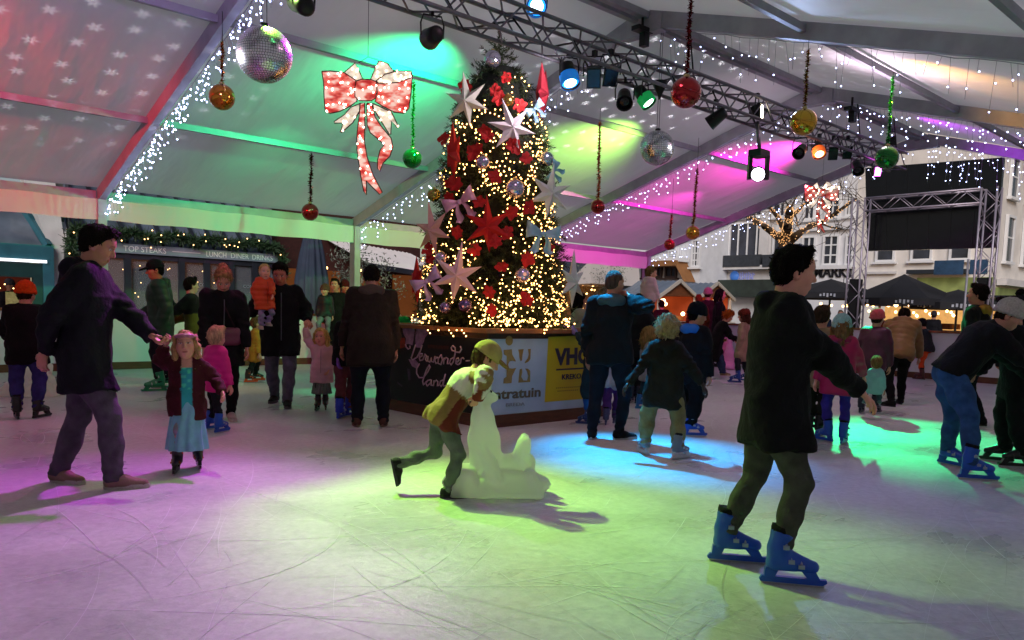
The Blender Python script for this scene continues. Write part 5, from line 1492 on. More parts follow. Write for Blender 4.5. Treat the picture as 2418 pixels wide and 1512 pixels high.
# ------------------------------------------------------------------ left: restaurants behind the boarding
FY = 19.0
def zat(px, py, Y=FY): return float(AY(px, py, Y)[2])
def xat(px, py, Y=FY): return float(AY(px, py, Y)[0])
m_navy = mat('navy_paint', '23262f', .5, nscale=4, namt=.15)
m_fas = mat('fascia_grey', '7d8494', .5, nscale=3, namt=.08)
m_gls = mat('roof_glass', '5b6470', .12, nscale=1.2, namt=.45, spec=.7)
m_white = mat('white_render', 'd0cfcc', .8, nscale=3, namt=.1, bump=.2, bscale=40)
m_teal = mat('teal_paint', '2c5f6c', .45, nscale=4, namt=.15)
m_tealdk = mat('dark_teal_paint', '0f3534', .5, nscale=4, namt=.2)
m_warmroom = mat('lit_interior', '2a1a10', .9, emit='a8622c', estr=.16, nscale=1.5, namt=.6)
m_pane = mat('window_pane', '14171c', .08, nscale=.8, namt=.5, spec=.7)
m_fairy = mat('fairy_bulb', 'ffcf90', emit='ffc27a', estr=7., sample=False)
xl, xr = xat(160, 590), xat(652, 612); zf0, zf1 = zat(460, 609), zat(460, 588)
rest = thing('restaurant', 'dark blue restaurant front with grey sign board and sloped glass roof', 'restaurant', (xl, FY, 0))
def rl(x, y, z): return (x-xl, y-FY, z)
def rbox(name, x0, x1, y0, y1, z0, z1, m, par=rest):
    return MB().box(rl((x0+x1)/2, (y0+y1)/2, (z0+z1)/2), (x1-x0, y1-y0, z1-z0)).build(name, m, par)
fas = rbox('sign_board', xl, xr, FY-.1, FY+.1, zf0, zf1, m_fas)
hs_ = (zf1-zf0)*.62; zb = zf0+(zf1-zf0)*.2; m_let = mat('pale_lettering', 'd9dce2', .5)
def ft(s, x0p, x1p):
    x0 = xat(x0p, 600); x1 = xat(x1p, 600); text(s, rl(x0, FY-.108, zb), (1, 0, 0), (0, 0, 1), hs_*1.35, m_let, fas, width=x1-x0)
for o_ in [c for c in fas.children]: pass
ft('TOP STEAKS', 288, 388); ft('LUNCH', 482, 529); ft('DINER', 540, 582); ft('DRINKS', 590, 638)
MB().box(rl((xat(403, 600)+xat(469, 600))/2, FY-.106, (zf0+zf1)/2), (xat(469, 600)-xat(403, 600), .006, .012)).build('rule', m_let, fas)
nW = 8
for i in range(nW+1):
    x = xl+(xr-xl)*i/nW; rbox('mullion', x-.07, x+.07, FY-.06, FY+.04, 0, zf0, m_navy)
for i in range(nW):
    x0 = xl+(xr-xl)*i/nW+.07; x1 = xl+(xr-xl)*(i+1)/nW-.07
    rbox('window_base', x0, x1, FY-.04, FY+.03, 0, .7, m_navy)
    wn = rbox('window', x0, x1, FY+.01, FY+.02, .7, zf0-.12, mat('clear_pane', '8a8f98', .05, alpha=.25, spec=.6)); rbox('transom', x0, x1, FY-.045, FY+.035, zf0-.12, zf0, m_navy)
rbox('back_wall', xl, xr, FY+2.4, FY+2.5, 0, zf0+.1, m_warmroom)
rbox('floor_slab', xl, xr, FY, FY+2.4, -.01, .03, m_navy)
rbox('inner_wall', xr-.1, xr, FY+.05, FY+2.4, 0.03, zf0, m_navy); rbox('inner_wall', xl, xl+.1, FY+.05, FY+2.4, 0.03, zf0, m_navy)
for i in range(5):
    x = xl+(xr-xl)*(i+.5)/5
    rbox('bar_cabinet', x-.4, x+.3, FY+1.8, FY+2.3, .03, .9+.6*(i % 3), mat('cabinet_wood', '3a2418', .6, nscale=4, namt=.3))
text('CON', rl(xat(574, 680), FY-.0, zat(574, 680)), (1, 0, 0), (0, 0, 1), .11, mat('faded_lettering', '8a8d94', .5), rest)
text('COS', rl(xat(470, 676), FY-.0, zat(470, 676)), (1, 0, 0), (0, 0, 1), .1, mat('faded_lettering', '8a8d94', .5), rest)
# sloped glass roof
zr1 = zf1+2.3; yb = FY+2.6
for i in range(12):
    x0 = xl+(xr-xl)*i/12; x1 = xl+(xr-xl)*(i+1)/12
    MB().quad(rl(x0, FY, zf1), rl(x1, FY, zf1), rl(x1, yb, zr1), rl(x0, yb, zr1)).build('roof_glass', m_gls, rest)
for i in range(13):
    x = xl+(xr-xl)*i/12; MB().beam(rl(x, FY, zf1+.02), rl(x, yb, zr1+.02), .07, .1).build('roof_bar', m_navy if i else m_white, rest)
rbox('gable_glass', xl-.03, xl, FY+.1, FY+2.5, .2, zf1, m_gls)
rbox('parapet', xl, xr, yb, yb+.2, 0, zr1+.6, m_white)
b = [rl(xl+(xr-xl)*t+random.uniform(-.1, .1), FY+random.uniform(.2, 1.6), random.uniform(1., zf0-.2)) for t in np.linspace(.03, .97, 46)]
fl = thing('fairy_lights', 'warm fairy lights glimmering inside the restaurant windows', 'string lights', (xl, FY, 0)); bulbs(fl, b, .014, m_fairy, 'fairy')
MB().tube(b[:12], .004, 3).build('wire', m_wire, fl)
# garland over the sign
def needles_mesh(path, rad_, n, ln, rng, c0=(.02, .05, .022), c1=(.06, .10, .05)):
    path = [np.asarray(p) for p in path]; t = rng.uniform(0, len(path)-1.001, n); i = t.astype(int); P = np.array(path); c = P[i]+(P[i+1]-P[i])*(t-i)[:, None]
    d = rng.normal(size=(n, 3)); d /= np.linalg.norm(d, axis=1)[:, None]; lump = .6+.6*np.abs(np.sin(t*2.1))
    base = c+d*(rad_*.35*lump)[:, None]; tip = c+d*(rad_*lump*rng.uniform(.7, 1.2, n))[:, None]+rng.normal(size=(n, 3))*ln*.4
    s = np.cross(d, rng.normal(size=(n, 3))); s /= np.linalg.norm(s, axis=1)[:, None]; w_ = ln*.14
    V = np.stack([base-s*w_, base+s*w_, tip+s*w_*.5, tip-s*w_*.5], 1).reshape(-1, 3); F = np.arange(n*4).reshape(-1, 4)
    k = rng.uniform(0, 1, n)[:, None]; col = np.repeat(np.array(c0)+(np.array(c1)-np.array(c0))*k, 4, 0); return V, F, col
rng = np.random.default_rng(3)
gp = [np.array([xl+.05, FY-.18, zf0-.2]), np.array([xl+.02, FY-.18, zf1])]+[np.array([xl+(xr-xl)*t, FY-.16, zf1+.2+.05*math.sin(t*31)]) for t in np.linspace(.02, 1, 26)]+[np.array([xr+.1, FY-.18, zf1-.15]), np.array([xr+.14, FY-.18, zf0-.35])]
gar = thing('garland', 'thick green fir garland with warm lights along the top of the restaurant sign', 'garland', tuple(gp[1]))
V, F, c_ = needles_mesh([p-gp[1] for p in gp], .145, 7000, .09, rng); np_mesh('fir_twigs', V, F, mat('needles', attr='Col'), gar, False, c_)
bulbs(gar, [tuple(gp[int(k)]-gp[1]+rng.normal(size=3)*.1+np.array([0, -.18, 0])) for k in rng.uniform(0, len(gp)-.01, 34)], .015, m_fairy, 'fairy')

# teal shop at the far left
x0, x1 = xat(-260, 700), xat(127, 700)
tl_ = thing('teal_shop', 'teal framed shop front with slanted glazed canopy at the far left edge', 'shop', (x1, FY, 0))
def tb(name, a, b_, y0, y1, z0, z1, m, par=tl_): return MB().box(((a+b_)/2-x1, (y0+y1)/2-FY, (z0+z1)/2), (b_-a, y1-y0, z1-z0)).build(name, m, par)
zh = zat(60, 598); zl = zat(60, 578)
tb('lintel', x0, x1, FY-.1, FY+.1, zh-.12, zl, m_teal); tb('light_strip', x0, xat(107, 610), FY-.14, FY-.1, zh-.19, zh-.13, mat('cool_tube', 'e8f0f4', emit='dfeaf2', estr=1.6))
tb('corner_post', xat(101, 700), x1, FY-.09, FY+.12, 0, zh-.12, m_teal); tb('inner_frame', xat(78, 700), xat(101, 700), FY-.06, FY+.08, 0, zh-.2, m_tealdk)
tb('head_frame', x0, xat(78, 700), FY-.06, FY+.08, zh-.5, zh-.2, m_tealdk); tb('stall_riser', x0, xat(78, 700), FY-.06, FY+.06, 0, .6, m_tealdk)
tb('back_wall', x0, x1, FY+2.2, FY+2.3, 0, zh, mat('red_interior', '2a0c08', .9, emit='7a2a12', estr=.2, nscale=1.2, namt=.7))
tb('menu_board', xat(14, 730, FY+.3), xat(55, 730, FY+.3), FY+.28, FY+.31, zat(30, 790, FY+.3), zat(30, 690, FY+.3), mat('menu_cream', '8a7a58', .6, emit='b07c3c', estr=.12, nscale=16, namt=.35))
MB().quad((x0-x1, 0, zl), (xat(112, 590)-x1-.1, 0, zl), (xat(50, 500)-x1, .9, zl+1.1), (x0-x1, .9, zl+1.1)).build('canopy_glass', m_gls, tl_)
MB().beam((xat(114, 592)-x1, 0, zl), (xat(50, 495)-x1, .9, zl+1.15), .12, .14).build('canopy_edge', m_teal, tl_)
bulbs(tl_, [(xat(20, 700)-x1+rng.normal()*.5, .5+rng.uniform(-.2, .3), zat(20, 700)+rng.normal()*.25) for k in range(14)], .02, m_fairy, 'fairy')
a = AY(118, 520, FY+.3); wl = thing('white_wall', 'white rendered wall strip between the teal shop and the glass house', 'wall', (xat(125, 700), FY, 0))
MB().prism([(0, 0), (.42, 0), (.3, zh), (.1, zh+1.6), (-.5, zh+1.6), (.02, zh)], .3, Matrix.Translation((0, .35, 0)) @ Matrix.Rotation(rad(90), 4, 'X')).build('render', m_white, wl)
cl = thing('concrete_column', 'grey green concrete column with dark downpipe beside the glass roofed restaurant', 'column', (xat(141, 700), FY+.5, 0))
MB().box((.05, 0, 2.4), (.3, .3, 4.8)).build('shaft', mat('mossy_concrete', '565c54', .8, nscale=5, namt=.25, bump=.2), cl); MB().tube([(.28, -.2, 0), (.28, -.2, 4.8)], .05, 8).build('downpipe', m_navy, cl)
# neighbour right of the sign
xa, xb = xat(655, 620), xat(1060, 640)
nb_ = thing('brick_house', 'dark red brick house front behind the closed parasol and olive trees', 'house', (xa, FY+1.5, 0))
MB().box(((xb-xa)/2, 1., 2.3), (xb-xa, 2., 4.6)).build('wall', mat('red_brick', '3a1a16', .85, nscale=7, namt=.3, bump=.4, bscale=40), nb_)
for k in range(4):
    MB().box((.8+k*(xb-xa)/4, -.03, 1.5), (.9, .08, 1.6)).build('window', mat('warm_window', '3a2412', .3, emit='a85a22', estr=.25, nscale=3, namt=.6), nb_)
MB().box((.25, -.12, 2.3), (.4, .2, 4.6)).build('pilaster', mat('grey_stone', '73737a', .7, nscale=4, namt=.15), nb_)
bulbs(nb_, [(random.uniform(1.2, 4.2), -.25, random.uniform(1.6, 2.4)) for k in range(7)], .045, m_fairy, 'fairyL')
# white canopy roof
CY = FY-.6
can = thing('white_canopy', 'pale corrugated canopy roof beyond the boarding, left of the tree', 'canopy', tuple(AY(870, 622, CY)))
o = AY(870, 622, CY); A_ = AY(1075, 655, CY)-o; B_ = AY(760, 560, CY+2.2)-o; vs = []; n = 90; nv = 4
for i in range(n+1):
    for j in range(nv+1):
        u = i/n; v = j/nv; p = A_*u+(B_+(A_*.0))*v; vs.append((p[0]+v*0., p[1], p[2]+.02*math.sin(i*1.4)))
MB().add(vs, [(i*(nv+1)+j, (i+1)*(nv+1)+j, (i+1)*(nv+1)+j+1, i*(nv+1)+j+1) for i in range(n) for j in range(nv)], True).build('corrugated_sheet', mat('pale_sheet', 'e6dedb', .5, nscale=2, namt=.06), can)
MB().beam((0, -.02, -.06), tuple(A_+np.array([0, -.02, -.06])), .06, .14).build('gutter', m_navy, can)
for t in (.1, .9): MB().tube([tuple(A_*t+np.array([0, .05, -.1])), (A_[0]*t, .05, -o[2])], .04, 8).build('post', m_navy, can)
# closed parasol
p = AY(737, 720, 17.6); ztop = zat(735, 548, 17.6)
cp = thing('closed_parasol', 'tall closed blue grey parasol standing behind the boarding', 'parasol', (p[0], 17.6, 0))
vs = []; fs = []; n = 48; prof = [(.03, ztop+.35), (.16, ztop), (.27, ztop-.55), (.36, ztop-1.15), (.37, .95)]
for r_, z in prof:
    for k in range(n):
        a = 2*math.pi*k/n; q = r_*(1+.13*math.sin(a*12)+.05*math.sin(a*5)); vs.append((q*math.cos(a), q*math.sin(a), z))
for i in range(len(prof)-1):
    for k in range(n): fs.append((i*n+k, (i+1)*n+k, (i+1)*n+(k+1) % n, i*n+(k+1) % n))
MB().add(vs, fs, True).build('folded_cloth', mat('parasol_blue', '2d3648', .8, nscale=5, namt=.15), cp); MB().tube([(0, 0, 0), (0, 0, ztop+.5)], .035, 8).build('pole', m_alu, cp); MB().lathe([(.35, 0), (.35, .08), (.06, .12)], n=16).build('foot', m_navy, cp)
# leafy potted trees
def leaf_tree(name, label, base, h, cr, n, c0, c1, seed, pot=True, group=None, leaf=.085):
    rng = np.random.default_rng(seed); t = thing(name, label, 'tree', tuple(base), 0, group)
    tr = MB(); tr.tube([(0, 0, 0), (.02, .01, h*.5), (0, 0, h*.7)], [.05, .035, .025], 7); cents = []
    for k in range(9):
        a = rng.uniform(0, 6.28); e = np.array([math.cos(a)*cr*rng.uniform(.4, 1), math.sin(a)*cr*rng.uniform(.4, 1), h*rng.uniform(.62, 1.)]); tr.tube([(0, 0, h*.5), tuple(e*.55+np.array([0, 0, h*.25])), tuple(e)], [.022, .014, .006], 5); cents.append(e)
    tr.build('trunk', mat('bark_grey', '4b4038', .9, bump=.5, bscale=30), t)
    c = np.array(cents)[rng.integers(0, 9, n)]+rng.normal(size=(n, 3))*cr*.26; d = rng.normal(size=(n, 3))+np.array([0, 0, .4]); d /= np.linalg.norm(d, axis=1)[:, None]
    s = np.cross(d, rng.normal(size=(n, 3))); s /= np.linalg.norm(s, axis=1)[:, None]; L = leaf*rng.uniform(.6, 1.2, n)[:, None]
    V = np.stack([c-s*L*.2, c+d*L*.5-s*L*.0+s*L*.22, c+d*L, c+d*L*.5-s*L*.22], 1).reshape(-1, 3); k = rng.uniform(0, 1, n)[:, None]
    col = np.repeat(np.array(c0)+(np.array(c1)-np.array(c0))*k, 4, 0); np_mesh('crown', V, np.arange(n*4).reshape(-1, 4), mat('leaves', attr='Col', rough=.6), t, False, col)
    if pot: MB().lathe([(.2, 0), (.26, .45), (.24, .45), (.22, .4)], n=16).build('pot', mat('dark_pot', '26211e', .7), t)
    return t
ol0, ol1 = (.09, .11, .08), (.22, .24, .19)
leaf_tree('olive_tree', 'grey green olive tree directly left of the tent post behind the man in brown', AY(838, 740, 17.4)*np.array([1, 1, 0]), zat(838, 600, 17.4), .5, 700, ol0, ol1, 1, group='olive trees behind the boarding')
leaf_tree('olive_tree', 'grey green olive tree directly right of the tent post under the pale canopy', AY(905, 740, 17.0)*np.array([1, 1, 0]), zat(905, 612, 17.), .5, 700, ol0, ol1, 2, group='olive trees behind the boarding')
leaf_tree('olive_tree', 'olive tree beside the small white awning right of the christmas tree', AY(1412, 740, 21.)*np.array([1, 1, 0]), zat(1412, 628, 21.), .9, 1500, ol0, ol1, 3, group='olive trees behind the boarding')
# kiosk with small white awning and slate roofed house, right of the tree
KY = 22.
k0, k1 = xat(1335, 700, KY), xat(1462, 700, KY)
kio = thing('terrace_kiosk', 'brown wooden terrace kiosk with warm lights and a small white awning, right of the tree', 'kiosk', (k0, KY, 0))
zk = zat(1400, 668, KY)
MB().box(((k1-k0)/2, 1.2, zk/2), (k1-k0, 2.2, zk)).build('cabin', mat('cabin_wood', '4a2c18', .7, nscale=4, namt=.35, emit='c47a30', estr=.1), kio)
MB().prism([(0, 0), (1.4, -.05), (.1, .9)], (k1-k0)*.9, Matrix(((0, 0, 1, (k1-k0)*.02), (1, 0, 0, -1.3), (0, 1, 0, zk-.1), (0, 0, 0, 1)))).build('awning', mat('awning_white', 'cdc4be', .7), kio)
bulbs(kio, [(random.uniform(.2, k1-k0), -.2, random.uniform(.9, zk)) for k in range(34)], .03, m_fairy, 'fairyL')
HY = 30.
h0, h1 = xat(1320, 640, HY), xat(1436, 640, HY); zh0, zh1 = zat(1400, 652, HY), zat(1400, 600, HY)
sh = thing('slate_house', 'low house with dark slate roof behind the kiosk', 'house', (h0, HY, 0))
MB().box(((h1-h0)/2, 3, zh0/2), (h1-h0, 6, zh0)).build('wall', m_white, sh)
MB().add([(-.3, -.3, zh0), (h1-h0+.3, -.3, zh0), (h1-h0-1.2, 3, zh1+.6), (.3, 3, zh1+.6), (-.3, 6.3, zh0), (h1-h0+.3, 6.3, zh0)], [(0, 1, 2, 3), (3, 2, 5, 4), (1, 5, 2), (0, 3, 4)]).build('roof', mat('slate', '353945', .6, nscale=6, namt=.2, bump=.3), sh)

# ------------------------------------------------------------------ right: market square
FX = 39.8
m_fac = mat('stone_facade', 'c6c5c5', .8, nscale=2, namt=.1, bump=.15, bscale=30)
m_mark = mat('white_facade', 'd2d3d6', .8, nscale=2, namt=.08, bump=.15, bscale=30)
m_cream = mat('cream_facade', 'd8d4ce', .8, nscale=1.5, namt=.1, bump=.15, bscale=30)
m_sash = mat('white_sash', 'dcdee0', .5)
m_wpane = mat('dark_pane', '30343f', .08, nscale=1.2, namt=.5, spec=.7)
m_iron = mat('balcony_iron', '30353c', .6, nscale=8, namt=.3)
def fa(x, y): return AX((2560+x/3.78)/1.6946, (900+y/3.78)/1.6946, FX)
def fb(x, y): return AX((3150+x/2.749)/1.6946, (800+y/2.749)/1.6946, FX)
def fc(x, y): return AX((3650+x/2.0157)/1.6946, (600+y/2.0157)/1.6946, FX)
def bld(name, label, pl_, pr, top, m, dep=9):
    yl, yr = pl_[1], pr[1]; t = thing(name, label, 'building', (FX, (yl+yr)/2, 0))
    MB().box((dep/2, 0, top/2), (dep, abs(yl-yr), top)).build('wall', m, t); return t
def bwin(t, a, b_, nv=1, nh=1, sill=True, frame=.09, sash=None, pane=None):
    """window between photo corners a (top left) and b (bottom right)"""
    y0, y1 = b_[1]-t.location.y, a[1]-t.location.y; z0, z1 = b_[2], a[2]; yc = (y0+y1)/2; zc = (z0+z1)/2; W = y1-y0; Hh = z1-z0
    o = MB()
    for c_, s_ in (((-.06, yc, z1-frame/2), (.14, W, frame)), ((-.06, yc, z0+frame/2), (.14, W, frame)), ((-.06, y0+frame/2, zc), (.138, frame, Hh-2*frame)), ((-.06, y1-frame/2, zc), (.138, frame, Hh-2*frame))): o.box(c_, s_)
    for k in range(1, nv+1): o.box((-.04, y0+W*k/(nv+1), zc), (.08, .07, Hh-2*frame))
    for k in range(1, nh+1): o.box((-.042, yc, z0+Hh*k/(nh+1)), (.07, W-2*frame, .07))
    f = o.build('window', sash or m_sash, t)
    MB().box((-.012, yc, zc), (.02, W-2*frame, Hh-2*frame)).build('pane', pane or m_wpane, f)
    if sill: MB().box((-.1, yc, z0-.06), (.26, W+.25, .1)).build('sill', sash or m_sash, f)
yA = AX(1830, 600, FX)
A1 = bld('stone_building', 'grey stone building with pilasters, tall windows and dark balcony panels', fa(920, 500), yA, 13, m_fac)
bwin(A1, fa(1060, 160), fa(1270, 485), 1, 0); bwin(A1, fa(1370, -20), fa(1900, 475), 3, 0); bwin(A1, fa(2025, 160), fa(2240, 485), 1, 0)
bwin(A1, fa(1060, -520), fa(1270, -120), 1, 1); bwin(A1, fa(1370, -600), fa(1900, -130), 3, 1); bwin(A1, fa(2025, -520), fa(2240, -120), 1, 1)
def yz(t, p): return p[1]-t.location.y, p[2]
def fbox(t, name, a, b_, d, m, off=0.):
    y1, z1 = yz(t, a); y0, z0 = yz(t, b_); return MB().box((-d/2-off, (y0+y1)/2, (z0+z1)/2), (d, abs(y1-y0), abs(z1-z0))).build(name, m, t)
for a, b_ in (((990, 492), (1252, 636)), ((1308, 478), (1882, 636)), ((1935, 465), (2230, 640))): fbox(A1, 'balcony', fa(*a), fa(*b_), .55, m_iron)
fbox(A1, 'cornice', fa(915, 640), fa(2270, 668), .5, m_fac, .0)
for x in (950, 1280, 1910, 2255): fbox(A1, 'pilaster', fa(x-28, -700), fa(x+28, 640), .2, m_fac)
fbox(A1, 'frieze_panel', fa(1020, 705), fa(1240, 822), .08, m_fac)
m_sgn = mat('blue_sign', '3f74c8', .4, emit='5a90e8', estr=.25)
b = MB(); cy, cz = yz(A1, fa(1437, 775)); b.lathe([(.28, 0), (.28, .05)], n=20, m=Matrix.Translation((-.03, cy, cz)) @ Matrix.Rotation(rad(-90), 4, 'Y')); sg = b.build('round_sign', m_sgn, A1)
for k in range(8):                                                      # illegible pale letters of the shop sign
    b = MB(); cy, cz = yz(A1, fa(1492+k*31, 778)); hgt = .3+.08*(k % 3); b.box((-.04, cy, cz), (.05, .05, hgt)); b.box((-.04, cy-.07, cz+(.1 if k % 2 else -.08)), (.05, .1, .05)); b.build('sign_letter', mat('lilac_sign', '8e94c8', .4, emit='9aa0e0', estr=.2), A1)
fbox(A1, 'shop_awning', fa(895, 850), fa(2250, 1100), .9, mat('dark_green_awning', '2b342e', .8, nscale=2, namt=.3), .02)
# house with brown awning, in front of the row
WX = 37.
def fw_(x, y): return AX((2560+x/3.78)/1.6946, (900+y/3.78)/1.6946, WX)
yl, yr = fw_(-150, 500)[1], fw_(905, 500)[1]
W1 = thing('white_house', 'white house with balcony and long brown awning above the market huts', 'building', (WX, (yl+yr)/2, 0))
MB().box((1.4, 0, 5.5), (2.7, abs(yl-yr), 11)).build('wall', mat('bright_render', 'd4d7dc', .8, nscale=2, namt=.08), W1)
bwin(W1, fw_(800, 225), fw_(915, 640), 2, 3)
for a, b_ in (((210, 620), (340, 800)), ((395, 640), (560, 800)), ((40, 620), (170, 800))): bwin(W1, fw_(*a), fw_(*b_), 1, 0, sash=mat('dark_sash', '3a2a26', .6))
for a, b_ in (((470, 430), (545, 470)), ((590, 440), (670, 490)), ((240, 300), (560, 400))): bwin(W1, fw_(*a), fw_(*b_), 0, 0, False)
fbox(W1, 'balcony_slab', fw_(190, 520), fw_(740, 570), .9, m_sash)
fbox(W1, 'awning', fw_(40, 575), fw_(715, 635), 1.1, mat('tan_awning', '8a5f38', .8, nscale=3, namt=.15), .003)
y1, z1 = yz(W1, fw_(700, 600)); y0, z0 = yz(W1, fw_(845, 870))
MB().add([(-1.1, y1, z1), (-.02, y1, z1+.2), (-.02, y0, z0), (-1.0, y0+.1, z0)], [(0, 1, 2, 3)]).build('side_cloth', mat('tan_awning', '8a5f38'), W1)
m_rl = MB(); 
for k in range(12): yq = yz(W1, fw_(200+k*45, 500))[0]; m_rl.box((-.85, yq, yz(W1, fw_(200, 500))[1]), (.03, .03, .5))
m_rl.box((-.85, (yz(W1, fw_(200, 500))[0]+yz(W1, fw_(700, 500))[0])/2, yz(W1, fw_(450, 478))[1]+.1), (.05, abs(yz(W1, fw_(200, 500))[0]-yz(W1, fw_(700, 500))[0]), .05)); m_rl.build('railing', m_sash, W1)
bl_ = thing('blue_gable_house', 'narrow pale blue house between the white house and the stone building', 'building', (FX-.6, fa(870, 700)[1], 0))
MB().box((1, 0, 2.9), (2, abs(fa(700, 600)[1]-fa(925, 600)[1]), 5.8)).build('wall', mat('pale_blue_render', '8fa6b8', .8), bl_); MB().box((-.1, .3, 1.2), (.15, .8, 2.2)).build('door', m_navy, bl_)

B1 = bld('market_building', 'white building with multi pane windows and black MARKT lettering', AX(1830.5, 600, FX), fb(722, 600), 12.5, m_mark)
for a, b_ in (((172, 405), (308, 645)), ((405, 392), (558, 718)), ((655, 385), (722, 720))): bwin(B1, fb(*a), fb(*b_), 1, 2 if a[0] > 300 else 1)
for a, b_ in (((195, -60), (305, 218)), ((430, -70), (582, 200)), ((655, -80), (722, 180))): bwin(B1, fb(*a), fb(*b_), 1, 1)
fbox(B1, 'ledge', fb(-100, 300), fb(722, 322), .25, m_mark); fbox(B1, 'ledge', fb(-100, 738), fb(722, 760), .25, m_mark)
yk, zk_ = yz(B1, fb(288, 852)); y2, _ = yz(B1, fb(722, 852))
text('MARKT', (-.04, yk, zk_), (0, -1, 0), (0, 0, 1), .72, m_ink, B1, width=abs(yk-y2)*1.02, bold=.02, ext=.06)
C1 = bld('cream_building', 'cream building behind the big black screen, with square windows and dark awning', fb(722.5, 600), fc(672, 700), 12.5, m_cream)
for a, b_ in (((985, 470), (1180, 680)), ((1370, 470), (1590, 668))): bwin(C1, fb(*a), fb(*b_), 0, 0)
bwin(C1, fc(312, 690), fc(468, 888), 0, 0)
for a, b_ in (((985, 0), (1180, 250)), ((1370, -10), (1590, 240))): bwin(C1, fb(*a), fb(*b_), 0, 1)
fbox(C1, 'awning', fb(1370, 780), fc(470, 1000), .7, mat('awning_navy', '20262e', .8), .0)
fbox(C1, 'shop_glass', fb(1430, 860), fc(640, 1150), .06, mat('lime_shop', '6f7a4a', .5, emit='8a9a50', estr=.12, nscale=1.5, namt=.5))
fbox(C1, 'fascia', fb(880, 795), fb(1200, 815), .2, m_fac)
# corner building receding along the street
yc = fc(680, 700)[1]; D1 = thing('corner_building', 'white corner building receding at the right edge behind the big screen', 'building', (FX+.5, yc, 0))
MB().box((10, 4.6, 5.6), (20, 9, 11.2)).build('wall', m_mark, D1)
MB().box((10, -.1, 11.3), (20.4, 9.6, .35)).build('cornice', m_fac, D1); MB().prism([(-.2, 0), (9.4, 0), (4.5, 3.2)], 20.4, Matrix(((0, 0, 1, -.2), (1, 0, 0, 0), (0, 1, 0, 11.5), (0, 0, 0, 1)))).build('roof', mat('roof_grey', '6a6e74', .7, nscale=2, namt=.2), D1)
for r_ in range(3):
    for k in range(6):
        xx = 1.1+k*2.6; zz = 4.1+r_*2.9 if r_ < 2 else 9.6
        if r_ == 2: continue
        f = MB(); Hh = 2.1 if r_ == 0 else 1.8
        for c_, s_ in (((xx, -.05, zz+Hh), (1.1, .14, .12)), ((xx, -.08, zz), (1.3, .22, .12)), ((xx-.5, -.05, zz+Hh/2), (.1, .14, Hh-.12)), ((xx+.5, -.05, zz+Hh/2), (.1, .14, Hh-.12)), ((xx, -.03, zz+Hh*.55), (.9, .08, .07))): f.box(c_, s_)
        w_ = f.build('window', m_sash, D1); MB().box((xx, .085, zz+Hh/2), (.9, .02, Hh-.12)).build('pane', m_wpane, w_)
        MB().box((xx, .092, zz+Hh/2), (.9, .005, Hh-.12))
MB().box((10, -.2, 3.2), (20, .4, .3)).build('ledge', m_fac, D1)
MB().box((10, -.03, 1.5), (20, .08, 2.9)).build('shop_glass', mat('lime_shop', '6f7a4a'), D1)
for w_ in list(D1.children):
    if w_.name.startswith('window'):
        for c_ in w_.children: c_.location.y = -.115

# ------------------------------------------------------------------ market huts
m_hw = mat('hut_wood', '6a3a1c', .7, nscale=4, namt=.25, bump=.2, bscale=20, stretch=(1, 1, 4)); m_metal = mat('corrugated_roof', '7d8896', .45, .3, nscale=3, namt=.1); m_trim = mat('hut_trim', 'b8b0a4', .6)
def hut(label, apex, left, right, D, seed):
    A = AD(*apex, D); Y = A[1]; L_ = AY(*left, Y); R_ = AY(*right, Y); x0, x1 = L_[0], R_[0]; xm = (x0+x1)/2; ze = (L_[2]+R_[2])/2; zr = A[2]; LEN = 5.
    t = thing('market_hut', label, 'market stall', (xm, Y, 0)); w_ = (x1-x0)/2
    MB().add([(-w_, .03, ze), (w_, .03, ze), (0, .03, zr), (-w_, .1, ze), (w_, .1, ze), (0, .1, zr)], [(0, 1, 2), (5, 4, 3), (0, 3, 4, 1), (1, 4, 5, 2), (2, 5, 3, 0)]).build('gable', m_hw, t)
    for s in (-1, 1):
        vs = []; n = 60
        for i in range(n+1):
            y = -.05+(LEN+.1)*i/n; dz = .025*math.sin(i*2.1)
            vs += [(s*(w_+.12), y, ze-.06+dz), (0, y, zr+.05+dz)]
        MB().add(vs, [(2*i, 2*i+2, 2*i+3, 2*i+1) for i in range(n)], True).build('roof', m_metal, t)
        MB().beam((s*(w_+.15), -.08, ze-.1), (0, -.08, zr+.04), .06, .13).build('bargeboard', m_trim, t)
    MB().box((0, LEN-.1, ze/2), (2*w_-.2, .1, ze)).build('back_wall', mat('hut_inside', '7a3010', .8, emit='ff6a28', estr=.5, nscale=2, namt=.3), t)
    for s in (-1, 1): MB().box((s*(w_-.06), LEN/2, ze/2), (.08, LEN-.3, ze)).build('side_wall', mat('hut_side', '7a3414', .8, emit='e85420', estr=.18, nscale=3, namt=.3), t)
    MB().box((0, .05, .5), (2*w_-.1, .08, 1.)).build('counter', m_hw, t); MB().box((0, -.05, 1.03), (2*w_, .4, .05)).build('counter_top', m_trim, t)
    for s in (-1, 1): MB().box((s*(w_-.03), .02, ze/2), (.1, .1, ze)).build('corner_post', m_trim, t)
    rng = np.random.default_rng(seed); g_ = MB()
    for k in range(10): MB().box((rng.uniform(-w_*.8, w_*.8), rng.uniform(.4, 2.), 1.0+rng.uniform(.05, .3)), (rng.uniform(.1, .3), .2, rng.uniform(.15, .5))).build('goods', mat('goods_%d' % (k % 3), ('8a2a18', 'a86a30', '5a3020')[k % 3], .7), t)
    bulbs(t, [(rng.uniform(-w_*.9, w_*.9), rng.uniform(-.1, 1.5), rng.uniform(1.3, ze-.1)) for k in range(6)], .085, mat('hut_bulb', 'ffd8a0', emit='ffc890', estr=9., sample=False), 'hut')
